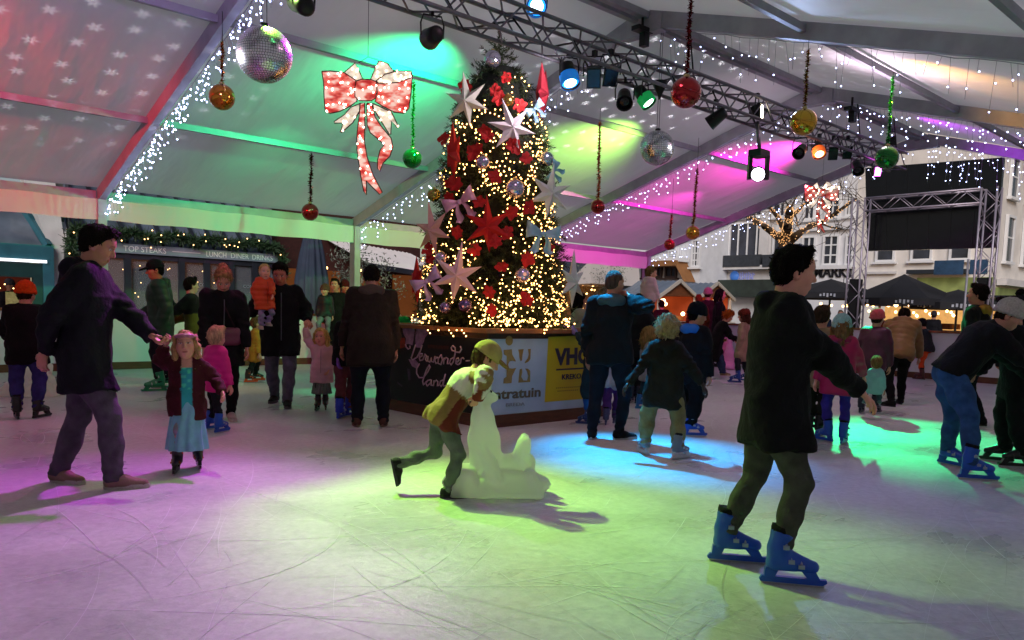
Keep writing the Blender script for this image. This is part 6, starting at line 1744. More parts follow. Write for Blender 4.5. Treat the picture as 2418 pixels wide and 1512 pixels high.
hut('wooden market hut with orange lit inside, left one under the tent corner', (1603, 666), (1556, 697.5), (1643, 700), 31, 1)
hut('wooden market hut with bare gable, right one of the pair', (1692, 671), (1650, 701), (1727, 702), 33, 2)

# ------------------------------------------------------------------ lit plane tree
def ft_(x, y, D): return AD((2850+x/3.36)/1.6946, (650+y/3.36)/1.6946, D)
TD = 29.
base = ft_(985, 1500, TD); bt = np.array([base[0], base[1], 0]); lt = thing('bare_tree', 'bare pollarded tree wrapped in warm lights on the square', 'tree', tuple(bt))
m_bk = mat('plane_bark', '4a3a2a', .9, nscale=5, namt=.4, bump=.7, bscale=20)
s_ = TD/FPX/1.6946/3.36
limbs = [[(985, 1180, 100), (985, 1060, 92), (960, 960, 80)], [(940, 1010, 70), (860, 990, 52), (780, 925, 44), (690, 860, 38), (600, 815, 34), (490, 735, 24)], [(985, 960, 62), (1010, 880, 56), (1020, 770, 50), (1030, 680, 50), (1040, 600, 26)],
         [(960, 900, 40), (920, 830, 36), (880, 740, 30), (800, 650, 24), (770, 620, 14)], [(1060, 1040, 62), (1180, 945, 46), (1300, 870, 36), (1450, 820, 28), (1600, 725, 26), (1760, 610, 22), (1930, 490, 14)],
         [(1080, 720, 26), (1180, 620, 18), (1250, 540, 10)], [(1100, 690, 16), (1130, 760, 10), (1140, 850, 8)], [(1450, 820, 14), (1600, 880, 9), (1700, 890, 8)], [(1040, 620, 18), (980, 520, 10), (960, 420, 6)], [(1050, 620, 16), (1120, 480, 9), (1180, 380, 5)], [(1700, 650, 9), (1640, 520, 6), (1700, 400, 4)], [(600, 810, 14), (560, 700, 8), (600, 600, 5)]]
rng = np.random.default_rng(4); lb = []; tk = MB()
for i, L_ in enumerate(limbs):
    dd = rng.uniform(-1.2, 1.2, len(L_)) if i else [0]*len(L_)
    pts = [ft_(x, y, TD+dd[j]*(j > 0))-bt for j, (x, y, r) in enumerate(L_)]; rr = [r*s_ for x, y, r in L_]
    if i == 0: pts = [np.array([0, 0, 0]), np.array([0, 0, 1.5])]+pts; rr = [rr[0]*1.25, rr[0]*1.05]+rr
    MB().tube(pts, rr, 9).build('trunk' if i == 0 else 'limb', m_bk, lt)
    n = 160 if i == 0 else (int(sum(np.linalg.norm(pts[j+1]-pts[j]) for j in range(len(pts)-1))*(55 if i < 4 else 26)) if i < 6 else 8)
    for k in range(n):
        t_ = rng.uniform(2 if i == 0 else 0, len(pts)-1.001); j = int(t_); c = pts[j]+(pts[j+1]-pts[j])*(t_-j); r_ = rr[j]+(rr[j+1]-rr[j])*(t_-j)
        ax = unit(pts[j+1]-pts[j]); v = rng.normal(size=3); v -= ax*(v@ax); v = unit(v)
        if v@FW > .3: v = -v
        lb.append(tuple(c+v*(r_+.02)))
    # fine twigs at the ends
    if i:
        tw_ = MB(); e = pts[-1]
        for k in range(14):
            d = unit(rng.normal(size=3)+np.array([0, 0, .6])); tw_.tube([tuple(e+rng.normal(size=3)*.1), tuple(e+d*rng.uniform(.4, .8)), tuple(e+d*1.1+rng.normal(size=3)*.3)], [.012, .008, .004], 4)
        tw_.build('twigs', m_bk, lt)
tl2 = thing('wrapped_tree_lights', 'warm fairy lights wound round the bare tree on the square', 'string lights', tuple(bt)); rng.shuffle(lb)
bulbs(tl2, [tuple(p) for p in lb[::2]], .018, mat('amber_bulb', 'ffc890', emit='ffc078', estr=.75, sample=False), 'amber')
MB().tube(lb[:3], .003, 3).build('wire', m_wire, tl2)

# ------------------------------------------------------------------ big screen on a lattice portal
SX = 25.5
def sx(x, y, d=0.): return AX(x, y, SX-d)
scr = thing('led_screen', 'large black outdoor video screen hung on a lattice portal outside the tent end', 'screen', tuple(sx(2200, 480)))
so_ = sx(2200, 480)
q = [sx(2042, 397)-so_, sx(2369, 372)-so_, sx(2350, 585)-so_, sx(2047, 593)-so_]
MB().add([tuple(p) for p in q]+[tuple(p+np.array([.15, 0, 0])) for p in q], [(0, 3, 2, 1), (4, 5, 6, 7), (0, 1, 5, 4), (1, 2, 6, 5), (2, 3, 7, 6), (3, 0, 4, 7)]).build('display', mat('screen_black', '08080c', .22, nscale=3, namt=.4, spec=.5), scr)
gl = MB()
for k in range(1, 6): p = q[0]+(q[1]-q[0])*k/6; p2 = q[3]+(q[2]-q[3])*k/6; gl.beam(tuple(p+np.array([-.004, 0, 0])), tuple(p2+np.array([-.004, 0, 0])), .012, .004)
gl.build('module_joints', mat('screen_joint', '020203', .6), scr)
m_lat = mat('portal_aluminium', 'a49aa8', .4, .5, nscale=6, namt=.1)
def lattice(parent, a, b_, s, name, seg=.4, up=(0, 0, 1)):
    a = Vector(a); b_ = Vector(b_); d = (b_-a); L = d.length; d.normalize(); u = Vector(up); v = d.cross(u).normalized(); u = v.cross(d); m = MB()
    for i in (-1, 1):
        for j in (-1, 1): m.tube([a+u*s*i+v*s*j, b_+u*s*i+v*s*j], .03, 6)
    m.build(name, m_lat, parent); m = MB(); x = 0; k = 0; n = max(1, int(L/seg)); st = L/n
    for k in range(n):
        sg = 1 if k % 2 else -1
        for i in (-1, 1):
            m.tube([a+d*st*k+u*s*i-v*s*sg, a+d*st*(k+1)+u*s*i+v*s*sg], .014, 4); m.tube([a+d*st*k+v*s*i-u*s*sg, a+d*st*(k+1)+v*s*i+u*s*sg], .014, 4)
    m.build('lacing', m_lat, parent)
pf = thing('screen_portal', 'aluminium lattice goal post frame carrying the big black screen', 'truss frame', (SX-.45, so_[1], 0))
po = np.array([SX-.45, so_[1], 0]); tA = sx(2033, 487, .45)-po; tB = sx(2340, 462, .45)-po
zt = (tA[2]+tB[2])/2
for T_ in (tA, tB):
    lattice(pf, (0, T_[1], 0), (0, T_[1], zt+.22), .2, 'tower', .42, (1, 0, 0))
lattice(pf, (0, tA[1]-.22, zt), (0, tB[1]+.22, zt), .2, 'top_beam', .42)
for T_, nm in ((tA, 'left'), (tB, 'right')):
    t = thing('loudspeaker_column', 'tall narrow black loudspeaker column inside the %s tower of the screen portal' % nm, 'loudspeaker', tuple(po+np.array([0, T_[1], 0])))
    MB().box((0, 0, 1.3), (.3, .3, 2.6)).build('cabinet', m_black, t); MB().box((-.155, 0, 1.4), (.01, .26, 2.2)).build('grille', mat('grille', '101012', .8), t)
# sign post
p = AX(2265, 640, 30.); sp_ = thing('direction_sign', 'blue street direction signs on a post near the right portal tower', 'sign', (p[0], p[1], 0))
MB().tube([(0, -.25, 0), (0, -.25, p[2]+.4)], .04, 8).build('post', m_alu, sp_)
for k, (dy, w_) in enumerate(((.35, .95), (-.6, .55))): MB().box((-.03, dy, p[2]+.12-.22*k*0), (.04, w_, .5)).build('blade', mat('sign_blue', '33506e', .5, nscale=7, namt=.25), sp_)
# black parasols with bulbs
def parasol(label, apex, zdrop, hw, D, seed):
    a = AD(*apex, D); t = thing('black_parasol', label, 'parasol', (a[0], a[1], 0), .4, 'black parasols on the terrace'); n = 8; z1 = a[2]-zdrop; vs = [(0, 0, a[2])]; fs = []
    for k in range(n): an = 2*math.pi*(k+.5)/n; vs.append((hw*math.cos(an), hw*math.sin(an), z1)); vs.append((hw*math.cos(an), hw*math.sin(an), z1-.25))
    for k in range(n): i = 1+2*k; j = 1+2*((k+1) % n); fs += [(0, i, j), (i, i+1, j+1, j)]
    cn = MB().add(vs, fs).build('canopy', mat('parasol_black', '23242a', .75, nscale=3, namt=.15), t)
    for k in range(n):
        an = 2*math.pi*(k+1)/n
        if math.cos(an+.4-math.pi-.7) < .2: continue
        c = Vector((math.cos(an)*hw*.935, math.sin(an)*hw*.935, z1-.13)); b = MB()
        for i in range(5): b.box((c.x*1.0-math.sin(an)*(i-2)*.13+.012*math.cos(an), c.y+math.cos(an)*(i-2)*.13+.012*math.sin(an), c.z+.02*(i % 2)), (.02, .07, .09+.03*(i % 3)), an)
        b.build('printed_emblem', mat('emblem_white', 'b8bcc8', .6), cn)
    MB().tube([(0, 0, 0), (0, 0, a[2])], .04, 8).build('pole', m_navy, t); rb = MB()
    for k in range(n): an = 2*math.pi*(k+.5)/n; rb.tube([(0, 0, z1+.1), (hw*.97*math.cos(an), hw*.97*math.sin(an), z1-.02)], .012, 4)
    rb.build('ribs', m_navy, t); rng = np.random.default_rng(seed)
    bulbs(t, [(hw*.8*math.cos(k*.6), hw*.8*math.sin(k*.6), z1-.42-.12*rng.random()) for k in range(11)], .055, mat('terrace_bulb', 'ffd090', emit='ffc27a', estr=10., sample=False), 'terr')
parasol('black parasol under the MARKT lettering with warm bulbs below', (1962, 659), .6, 2.1, 33, 1)
parasol('large black parasol in the middle below the big screen', (2135, 648), .95, 2.1, 30, 2)
parasol('lower dark parasol at the right, beside the portal tower', (2262, 684), .5, 1.7, 29, 3)
# lit stall behind the far boarding
p = AX(2235, 735, 33.); ls = thing('food_stall', 'brightly lit food stall glowing under the dark parasols', 'market stall', (p[0], p[1], 0))
MB().box((1., 0, 1.), (.1, 5.5, 1.8)).build('back_shelf', mat('lit_shelf', '8a6a40', .8, emit='ffc070', estr=.7, nscale=5, namt=.7), ls); MB().box((0, 0, .5), (.6, 5.5, 1.)).build('counter', m_hw, ls); MB().box((.6, 0, 2.3), (2.4, 5.8, .08)).build('roof', m_navy, ls)
rng = np.random.default_rng(8)
for k in range(16): MB().box((rng.uniform(-.1, .6), rng.uniform(-2.5, 2.5), 1.15), (.2, rng.uniform(.1, .4), rng.uniform(.15, .4))).build('goods', mat('goods_%d' % (k % 3), ('8a2a18', 'a86a30', '5a3020')[k % 3]), ls)
for s in (-2.7, 2.7): MB().box((.3, s, 1.15), (.08, .08, 2.3)).build('post', m_hw, ls)
bulbs(ls, [(rng.uniform(-.2, .8), rng.uniform(-2.5, 2.5), 1.95) for k in range(10)], .09, mat('hut_bulb', 'ffd8a0'), 'hut')
p = AX(2080, 705, 36.); ls = thing('bright_shop_window', 'bright white lit shop window under the middle parasol', 'shop window', (p[0]+3, p[1]-.5, 0)); MB().box((0, 0, 1.5), (.1, 1.6, 1.8)).build('pane', mat('shop_white', 'd8d0c0', .5, emit='ffe8c8', estr=1.2), ls); MB().box((-.02, 0, 2.45), (.1, 1.8, .1)).build('frame', m_navy, ls)
p = AX(1990, 688, 36.); ul = thing('violet_lamp', 'small round violet lamp glowing under the MARKT parasol', 'lamp', tuple(p)); MB().sphere((0, 0, 0), .14, 12, 8).build('globe', mat('violet_glow', 'a050ff', emit='9040ff', estr=6., sample=False), ul); MB().tube([(0, 0, 0), (0, 0, .6)], .02, 5).build('rod', m_navy, ul)
# ------------------------------------------------------------------ plastic seal skating aids
m_seal = mat('white_plastic', 'd9dcd2', .38, nscale=5, namt=.05, bump=.1, bscale=12, spec=.45)
def see_through(m, f, c):
    nt = m.node_tree; t = nt.nodes.new('ShaderNodeBsdfTranslucent'); t.inputs['Color'].default_value = c; x = nt.nodes.new('ShaderNodeMixShader'); x.inputs[0].default_value = f
    nt.links.new(nt.nodes['Principled BSDF'].outputs[0], x.inputs[1]); nt.links.new(t.outputs[0], x.inputs[2]); nt.links.new(x.outputs[0], nt.nodes['Material Output'].inputs['Surface'])
see_through(m_seal, .7, (.97, .98, .9, 1))
def seal(label, p, face, m=None, s=1., vox=.016):
    t = thing('seal_skating_aid', label, 'skating aid', (p[0], p[1], 0), heading(face), 'plastic seal skating aids'); S = Solid(); A = lambda *v: np.array(v)*s
    S.ell(A(-.11, 0, .72), A(.075, .07, .085), .03); S.ell(A(-.04, 0, .70), A(.05, .04, .036), .03)         # head and muzzle
    S.cap(A(-.11, 0, .64), A(-.105, 0, .58), .062*s, .075*s, .02)
    S.path([A(-.10, 0, .53), A(-.09, 0, .40), A(-.07, 0, .24)], [.088*s, .112*s, .118*s], .03)              # upright chest
    S.path([A(-.05, 0, .19), A(.10, 0, .20), A(.21, 0, .23)], [.10*s, .088*s, .08*s], .03)
    for y in (-.05, .05): S.path([A(.18, y*.8, .27), A(.20, y*1.2, .36), A(.21, y*1.6, .40)], [.062*s, .046*s, .036*s], .012)   # tail flukes
    for y in (-.125, .125): S.path([A(-.10, y*.8, .36), A(-.04, y*1.1, .24), A(.0, y*1.3, .15)], [.035*s, .045*s, .045*s], .03)   # flippers
    def sled(x0, x1, yy):                                                                                  # flared sled blocks
        for i_ in range(4): 
            f = i_/3; S.path([A(x0+.05*f, -yy*(1-.25*f), .03+.13*f), A(x1-.05*f, -yy*(1-.25*f), .03+.13*f), A(x1-.05*f, yy*(1-.25*f), .03+.13*f), A(x0+.05*f, yy*(1-.25*f), .03+.13*f), A(x0+.05*f, -yy*(1-.25*f), .03+.13*f)], [.035*s]*5, .03)
        S.cap(A(x0+.04, 0, .08), A(x1-.04, 0, .08), yy*.9*s, None, .05, sq=((0, 0, 1), .5))
    sled(-.29, -.13, .15); sled(-.10, .30, .16)
    S.cut((0, 0, .006), (0, 0, -1)); V, F = S.mesh(vox); np_mesh('seal_body', V, F, m or m_seal, t)
    for y in (-.03, .03): MB().sphere(A(-.05, y, .745), .011*s, 8, 6).build('eye', m_black, t)
    MB().sphere(A(.012, 0, .705), .012*s, 8, 6).build('nose', m_black, t)
    return t
seal('white seal skating aid being pushed by the running boy', G(1168, 1166), 4)
seal('white seal skating aid behind the child with the orange hat', G(75, 935), 10)
seal('pink lit seal skating aid beside the woman in the long black coat', G(1722, 872), 60, mat('pink_lit_plastic', 'e58ac0', .4, nscale=5, namt=.06), vox=.025)  # pink light painted into the plastic colour
seal('white seal skating aid under the child in pale blue', G(2078, 938), 120, vox=.022)

def P3(x, y, D): return AD(x, y, D)
def off(p, dr=0, df=0, z=0): return np.asarray(p)+HR*dr+HF*df+np.array([0, 0, z])
blk = '0b0b0d'; BLUE = '1548b0'
M_ = lambda name, kind='wool': mat('two_tone_'+name, attr='Col', rough=.8, nscale=10, namt=.15, bump=.3, bscale=60, spec=.2)

# --- the large figures
person('tall man in black coat holding the hand of the girl in turquoise', (G(146, 1140), G(282, 1154)), -12, 1.88, lean=4, head=(-4, 24, 0), pelvis=(-.02, 0),
       armL=('px', 376, 812, .05), armR=('px', 104, 832, -.18), poleL=(-.3, .3, -.8), palms=((0, .2, 1), (.3, 1, 0)), curl=(.75, .3), bulk=1.12, vox=.014,
       jacket=dict(c='14131b', hem=.135, puffy=.0, hood='down', collar=.07, cuff=0, flare=.01), legs=dict(c='4a424e', bag=1.08), shoes=('shoe', '7d6258', 'a49a94'), hair=('short', '140e0c'), skin='b9806a', foot_yaw=(-30, 4), foot_pitch=(0, 0))
def bodice(U_, X_, Y_, arm, V):
    c = np.tile(np.array(lin('40141a')), (len(V), 1)); f = (X_ > .02) & (np.abs(Y_) < .062) & ~arm & (U_ < .86); c[f] = lin('2f9aa0')
    g = f & (np.sin(V[:, 2]*90)*np.sin(V[:, 1]*80) > .3) & (U_ > .3); c[g] = lin('4cc9a8'); c[(X_ > .02) & (np.abs(Y_) < .06) & ~arm & (U_ >= .86)] = lin('b98a78'); return c
person('small girl in turquoise princess dress and burgundy jacket holding the tall man\'s hand', (G(468, 1104), G(418, 1116)), -92, 1.13, head=(-4, -6, 4), armR=('px', 391, 818, -.02), armL=('px', 524, 925), palms=(None, (0, -.3, 1)), curl=(.4, .7), vox=.011,
       jacket=dict(c='40141a', m=M_('burgundy'), colf=bodice, hem=.10, fit=1.0, flare=.02, collar=.01), legs=dict(c='8f8a94', bag=.62, wrinkle=.3), knee_out=0., skirt=dict(hem=.17, flare=.25, rt=.16, c='74b0c2', kind='satin', name='dress', pleat=11), shoes=('skate', '1d1518', 'c23f1a', '1a1416'),
       hair=('long', 'b08a60'), hat=('band', 'a86a80'), skin='cf9480')
def boyjk_shaded(U_, X_, Y_, arm, V):
    c = np.tile(np.array(lin('86693e')), (len(V), 1)); c[(U_ > .55) & ~arm] = lin('d8d2c4'); c[(U_ < .5) & (X_ > .0) & ~arm] = lin('5e241a')  # maroon lower front and lower sleeves: shade painted into the jacket colour
    lo = arm & (V[:, 2] < np.median(V[arm][:, 2])); c[lo] = lin('6a2c1c'); return c
bl = P3(945, 1122, 5.62); bf_ = G(1062, 1176)
person('running boy in brown and cream jacket and cap pushing the white seal', (bl+np.array([0, 0, -.06]), bf_), 6, 1.24, lean=36, head=(0, 30, 0), pelvis=(.11, 0), squat=.03, armL=('px', 1132, 925, .1), armR=('px', 1128, 935, -.1), curl=(.6, .6), poleL=(.2, .8, -.3), poleR=(.3, -1, .1), vox=.012, foot_pitch=(78, 0), foot_yaw=(0, 0),
       jacket=dict(c='8a4a30', m=M_('boy'), colf=boyjk_shaded, hem=.035, fit=.98), legs=dict(c='5c625a', kind='wool', bag=.95), shoes=('shoe', '1c1a1c', '2c2a2c'), hair=('short', '4a3422'), hat=('cap', 'a8925a', '8a6a40'), skin='c98f74')
person('man in black jacket skating past in the right foreground on blue skates', (G(1722, 1326), G(1850, 1380)), 4, 1.72, lean=3, head=(14, 8, 0), pelvis=(.04, 0), armR=('px', 2046, 940, 0), poleR=(-.3, -.5, -.8), palms=((0, -1, 0), (0, .3, -1)), curl=(.3, .25), bulk=1.16, vox=.0125, foot_yaw=(4, 2),
       jacket=dict(c='101013', hem=.12, hood='down', collar=.05, flare=.01), armk=1.1, legs=dict(c='42433c', bag=.93, crop=.05), shoes=('skate', BLUE, '8a93a8'), hair=('short', '0e0a09'), skin='d89a88')
person('bald man in dark jacket with teal lit shoulders seen from behind', (G(1397, 1036), G(1466, 1038)), 86, 1.78, lean=2, head=(-38, 6, 0), armR=('px', 1488, 702, -.12), poleR=(-.3, -.7, -1.2), curl=(.3, .6), bulk=1.12, vox=.015, foot_yaw=(0, -62),
       jacket=dict(c='101316', hem=.055, collar=.05, hood='down', hoodc='3a4a4e'), legs=dict(c='10141c', bag=1.), shoes=('shoe', '101214', 'a0a4a8'), hair=('buzz', '4a3a34'), skin='b07c66')
person('child with curly fair hair, dark olive coat and khaki trousers, seen from behind', (G(1520, 1072), G(1602, 1084)), 88, 1.33, head=(-6, 4, 0), armL=('px', 1484, 905), armR=('px', 1656, 905), glove='3a2a20', poleL=(-1, .3, 0), poleR=(-1, -.3, 0), vox=.0125, foot_yaw=(28, -40), knee_out=.4,
       jacket=dict(c='1d1912', hem=.145, hood='down', fit=1.12, flare=.012), legs=dict(c='7a6a44', kind='wool', bag=1.3), shoes=('skate', '6a6e74', 'b0b4ba', 'c0c4c8'), hair=('curly', 'a08a60'), skin='c08a72')
person('man in dark brown coat and jeans hunched over, seen from behind', (G(842, 1006), G(905, 1006)), 90, 1.82, lean=11, head=(0, 34, 0), armL=('px', 800, 850, .15), armR=('px', 938, 850, .1), bulk=1.2, vox=.015, foot_yaw=(6, -6),
       jacket=dict(c='241b16', hem=.135, collar=.05, hood='down', hoodc='4a3c36', flare=.015), legs=dict(c='10131c', bag=1.08), shoes=('shoe', '4c2e26', '6a5048'), hair=('short', '15100e'), skin='a5735e')
person('tall man in black coat carrying a baby in orange and leading a toddler', (G(678, 962), G(648, 950)), -88, 1.93, lean=4, head=(-10, 24, 0), armL=('px', 726, 758, -.05), armR=('px', 640, 716, -.16), poleL=(-.9, .35, -.4), poleR=(-.2, -.7, -.8), palms=((.2, 0, -1), (0, 1, .6)), curl=(.7, .5), bulk=1.1, vox=.015, foot_yaw=(0, -20),
       jacket=dict(c='111114', zip='5a5a62', hem=.14, collar=.05, flare=.005), legs=dict(c='5a5464', bag=1.05), shoes=('shoe', '1c1616', '4a4044'), hair=('short', '17100d'), skin='b8705c')
Db = depth(G(665, 957))-.32
person('baby in orange puffer jacket carried by the tall man in black', (P3(633, 770, Db), P3(616, 778, Db)), -70, .86, head=(-8, 4, 0), seated=float(P3(625, 778, Db)[2]), squat=.02, armR=('px', 606, 706, -.02), armL=('px', 644, 700, -.1), vox=.011, mouth=.2,
       jacket=dict(c='c8431c', zip='7a2a14', hem=.10, puffy=.9, fit=1.18, hood='down'), legs=dict(c='8f86a8', bag=.9), shoes=('shoe', 'b8a598', 'cfc4b8'), hair=('fine', 'c09a60'), skin='dba588')
person('toddler in pale pink padded coat and grey tulle skirt holding the man\'s hand', (G(768, 968), G(750, 970)), -96, 1.05, head=(-14, -4, 6), armR=('px', 722, 775, 0), armL=('px', 778, 872), palms=(None, (0, 0, 1)), curl=(.4, .6), vox=.012, mouth=.7,
       jacket=dict(c='cf9aa6', zip='8a6a70', hem=.13, puffy=.55, fit=1.08, flare=.02, hood='down'), legs=dict(c='3a3436', bag=.62, wrinkle=.3), knee_out=0., skirt=dict(hem=.21, flare=.22, c='6a6c68', kind='wool', pleat=19), shoes=('skate', '2a1a18', 'c24a18', '2c1614'), hair=('bob', 'c09658'), skin='d08c78')
def bag(root, k):
    q = k['q']; c = k['Pv']+k['fT']*.16*q+k['uT']*.12-k['lT']*(-.06)
    S = Solid(); S.cap(c-k['lT']*.07, c+k['lT']*.07, .062*q, None, .03, sq=(k['fT'], .5)); S.cap(c-k['lT']*.07-k['uT']*.08, c+k['lT']*.07-k['uT']*.08, .062*q, None, .03, sq=(k['fT'], .5))
    V, F = S.mesh(.013); b_ = np_mesh('shoulder_bag', V, F, cloth('6a2f48', kind='satin'), root)
    MB().tube([tuple(c+k['lT']*.08), tuple(k['chest']+k['fT']*.15+k['lT']*.02), tuple(k['neck']+k['fT']*.06-k['lT']*.07), tuple(k['neck']-k['fT']*.07-k['lT']*.08)], .009, 5).build('strap', cloth('2a1a20'), b_)
person('woman in black coat with tied up fair hair looking down, purple bag at her hip', (G(546, 992), G(507, 988)), -84, 1.76, lean=10, head=(-4, 42, 0), armL=('px', 584, 826, -.05), armR=(.25, -.22, .82), vox=.015, foot_yaw=(4, -4), bulk=1.0,
       jacket=dict(c='111114', zip='5a5a62', hem=.145, collar=.04, flare=.015), legs=dict(c='0a0a0d', kind='wool', bag=.9), shoes=('shoe', 'b09a98', 'c4b4b0'), hair=('bun', '8a6844'), skin='c48470', extra=bag)
person('small child in hot pink jacket with fair hair behind the turquoise girl', (G(520, 1022), G(500, 1014)), 40, 1.13, head=(20, 10, 0), vox=.013, jacket=dict(c='d01880', hem=.09, puffy=.4, collar=.04), legs=dict(c='191a22', kind='wool'), shoes=('skate', BLUE, '9aa4b4'), hair=('short', 'c4a07c'), skin='cf9080')
person('child in orange beanie, black jacket and blue jeans on black skates, at far left', (G(40, 990), G(94, 988)), 84, 1.49, head=(-20, 10, 0), armL=(.3, .16, .85), armR=(.3, -.16, .85), vox=.015, foot_yaw=(14, -34), jacket=dict(c='09090c', hem=.10, fit=1.12, collar=.03), legs=dict(c='2c2a62', bag=1.15), shoes=('skate', '0c0c0e', '3a3a3e'), hair=('short', '2a1a12'), hat=('beanie', 'b8400e'), skin='b07a64')
person('man in green padded coat and black cap looking left', (G(372, 925), G(392, 917)), 180, 1.93, lean=3, head=(8, 10, 0), armL=('px', 376, 772, -.2), poleL=(-.9, .3, -.3), armR=(.3, -.1, 1.1), vox=.016, bulk=1.1, jacket=dict(c='173420', hem=.14, puffy=.6, hood='down', collar=.05), legs=dict(c='12141a', kind='wool'), shoes=('skate', '147a4a', '9ab4a4'), hair=('short', '120c0a'), hat=('cap', '0c0c0f'), skin='b86a48')
def olive(U_, X_, Y_, arm, V):
    c = np.tile(np.array(lin('4a4a18')), (len(V), 1)); c[(U_ > .45) & ~arm] = lin('0d0d0f'); return c
person('dark haired young man in black and olive jacket beside the man in green', (G(452, 912), G(470, 906)), 172, 1.72, lean=6, head=(-150, 0, 0), armL=('px', 402, 712, -.1), armR=(.35, -.2, 1.0), vox=.017, jacket=dict(c='4a4a18', m=M_('olive'), colf=olive, hem=.10, puffy=.4), legs=dict(c='14140e', kind='wool'), shoes=('skate', '141416', '50505a'), hair=('short', '100c0b'), skin='c08a74')
person('child in yellow orange coat on orange skates far behind the woman in black', (G(588, 904), G(606, 899)), 5, 1.18, lean=8, vox=.017, jacket=dict(c='b8742a', hem=.14, fit=1.1), legs=dict(c='15181a', kind='wool'), shoes=('skate', '2a1c18', 'e05a1c', 'd2501a'), hair=('short', '6a4a30'), skin='c08a70', foot_yaw=(10, -10))
person('teenager in black jacket and dusky red trousers bending beside the man in brown', (G(803, 988), G(826, 982)), 62, 1.42, lean=14, head=(-30, 30, 0), armL=('px', 797, 866, -.1), glove='7a4ab0', vox=.016, jacket=dict(c='0b0a0c', hem=.06, fit=1.05), legs=dict(c='5c2e34', kind='wool', bag=1.15), shoes=('skate', '1c2fb0', '9aa4c0'), hair=('short', '1a120e'), skin='b0806a')
person('child in bright green hood at the left corner of the tree stand', (G(936, 948), G(950, 944)), 30, 1.22, lean=8, armR=('px', 945, 752, .1), vox=.017, jacket=dict(c='0f8a3a', hem=.1, hood='up'), legs=dict(c='101a14', kind='wool'), shoes=('skate', '1a2a20', '7a8a80'), hair=('short', '1a120e'), skin='c08a70')

# --- around the bald man
person('child in dark coat with teal sleeves reaching up to the stand rail', (G(1384, 1004), G(1402, 1000)), 158, 1.1, head=(10, -4, 0), armL=('px', 1352, 775, .08), armR=('px', 1350, 772, .25), glove='5a5aa0', vox=.014, jacket=dict(c='0f2a34', hem=.20, fit=1.05, flare=.02), legs=dict(c='1450a0', kind='wool'), skirt=dict(hem=.34, flare=.15, c='8a1220', kind='wool'), shoes=('skate', '12306a', '8a93a8'), hair=('short', '1a120e'), skin='c08a70')
person('child in pale jacket and purple trousers hidden behind the bald man', (G(1430, 1004), G(1452, 1000)), 80, 1.12, vox=.016, jacket=dict(c='9aa0a8', hem=.08), legs=dict(c='46286a', kind='wool', bag=1.1), shoes=('skate', '3a3a60', '8a93a8'), hair=('long', '5a4430'), skin='c08a70')
person('long fair haired girl in pale grey coat between bald man and curly child', (G(1512, 966), G(1534, 962)), 20, 1.2, head=(20, 4, 0), vox=.016, jacket=dict(c='8f8f94', hem=.14, puffy=.3), legs=dict(c='1a2a3a', kind='wool'), shoes=('skate', '155a9a', '8a93a8'), hair=('long', '8a6a40'), skin='c89478')
Dq = 11.6
person('adult in dark jacket carrying the child in pale pink', (P3(1490, 935, Dq)*[1, 1, 0], P3(1508, 935, Dq)*[1, 1, 0]), 70, 1.62, armR=(.22, -.2, 1.05), vox=.02, jacket=dict(c='15161c', hem=.08), legs=dict(c='10131c'), shoes=('skate', '101830', '8a93a8'), hair=('short', '1c130f'), skin='b8806a')
pc = P3(1528, 760, Dq-.1)
person('small child in pale pink hooded jacket carried above the crowd', (off(pc, -.05), off(pc, .05)), 60, .82, seated=float(pc[2]), vox=.014, jacket=dict(c='c9a4ae', hem=.06, puffy=.5, fit=1.1, hood='down'), legs=dict(c='1a1418', kind='wool'), shoes=('shoe', '3a3a44', '8a8a90'), hair=('short', '6a4c34'), skin='cf9480', head=(-50, 10, 0))
person('person in dark beanie and black clothes with blue hood and a blue skate', (G(1606, 1024), G(1632, 1030)), 55, 1.47, lean=6, head=(-30, 14, 0), vox=.015, bulk=1.05, jacket=dict(c='0c0e14', hem=.12, hood='down', hoodc='1a6ac8', hoodk='puffer'), legs=dict(c='090a0d', kind='wool', bag=1.35), shoes=('skate', BLUE, '9aa4b4'), hair=('short', '100c0b'), hat=('beanie', '0e141c'), skin='b8806a', foot_yaw=(10, -45))
person('woman with curly orange hair in long black coat and jeans stepping right', (G(1708, 887), G(1664, 884)), 12, 1.55, lean=22, head=(0, 26, 0), pelvis=(-.02, 0), armL=(.45, .2, .8), armR=(.45, -.15, .8), vox=.018, jacket=dict(c='0a0709', hem=.27, fit=1.15, flare=.05), legs=dict(c='2c3850', flare=1.5), shoes=('shoe', '7a6448', '9a8a70'), hair=('curly', 'a04a18'), skin='c88a70')
ps = G(1716, 868)
person('toddler in pink with fluffy pink hat riding the pink seal', (off(ps, -.08, 0, .18), off(ps, .1, 0, .18)), 30, .78, seated=.18, squat=.12, pelvis=(-.1, 0), vox=.018, jacket=dict(c='d86aa8', hem=.06, puffy=.4), legs=dict(c='b85a90', kind='wool'), shoes=('shoe', '8a4a70', 'b0a0a8'), hair=('short', '6a4c34'), hat=('fluffy', 'e890c0'), skin='d89080')
person('woman in long beige coat with reddish fluffy hat, behind the foreground skater', (G(1738, 904), G(1760, 900)), 165, 1.5, head=(10, 4, 0), vox=.018, jacket=dict(c='7a6450', hem=.22, flare=.02, puffy=.2), legs=dict(c='1a1a22', kind='wool'), shoes=('skate', '16307a', '9aa4b4'), hair=('bob', '3a2018'), hat=('fluffy', '5a2418'), skin='c07a68')
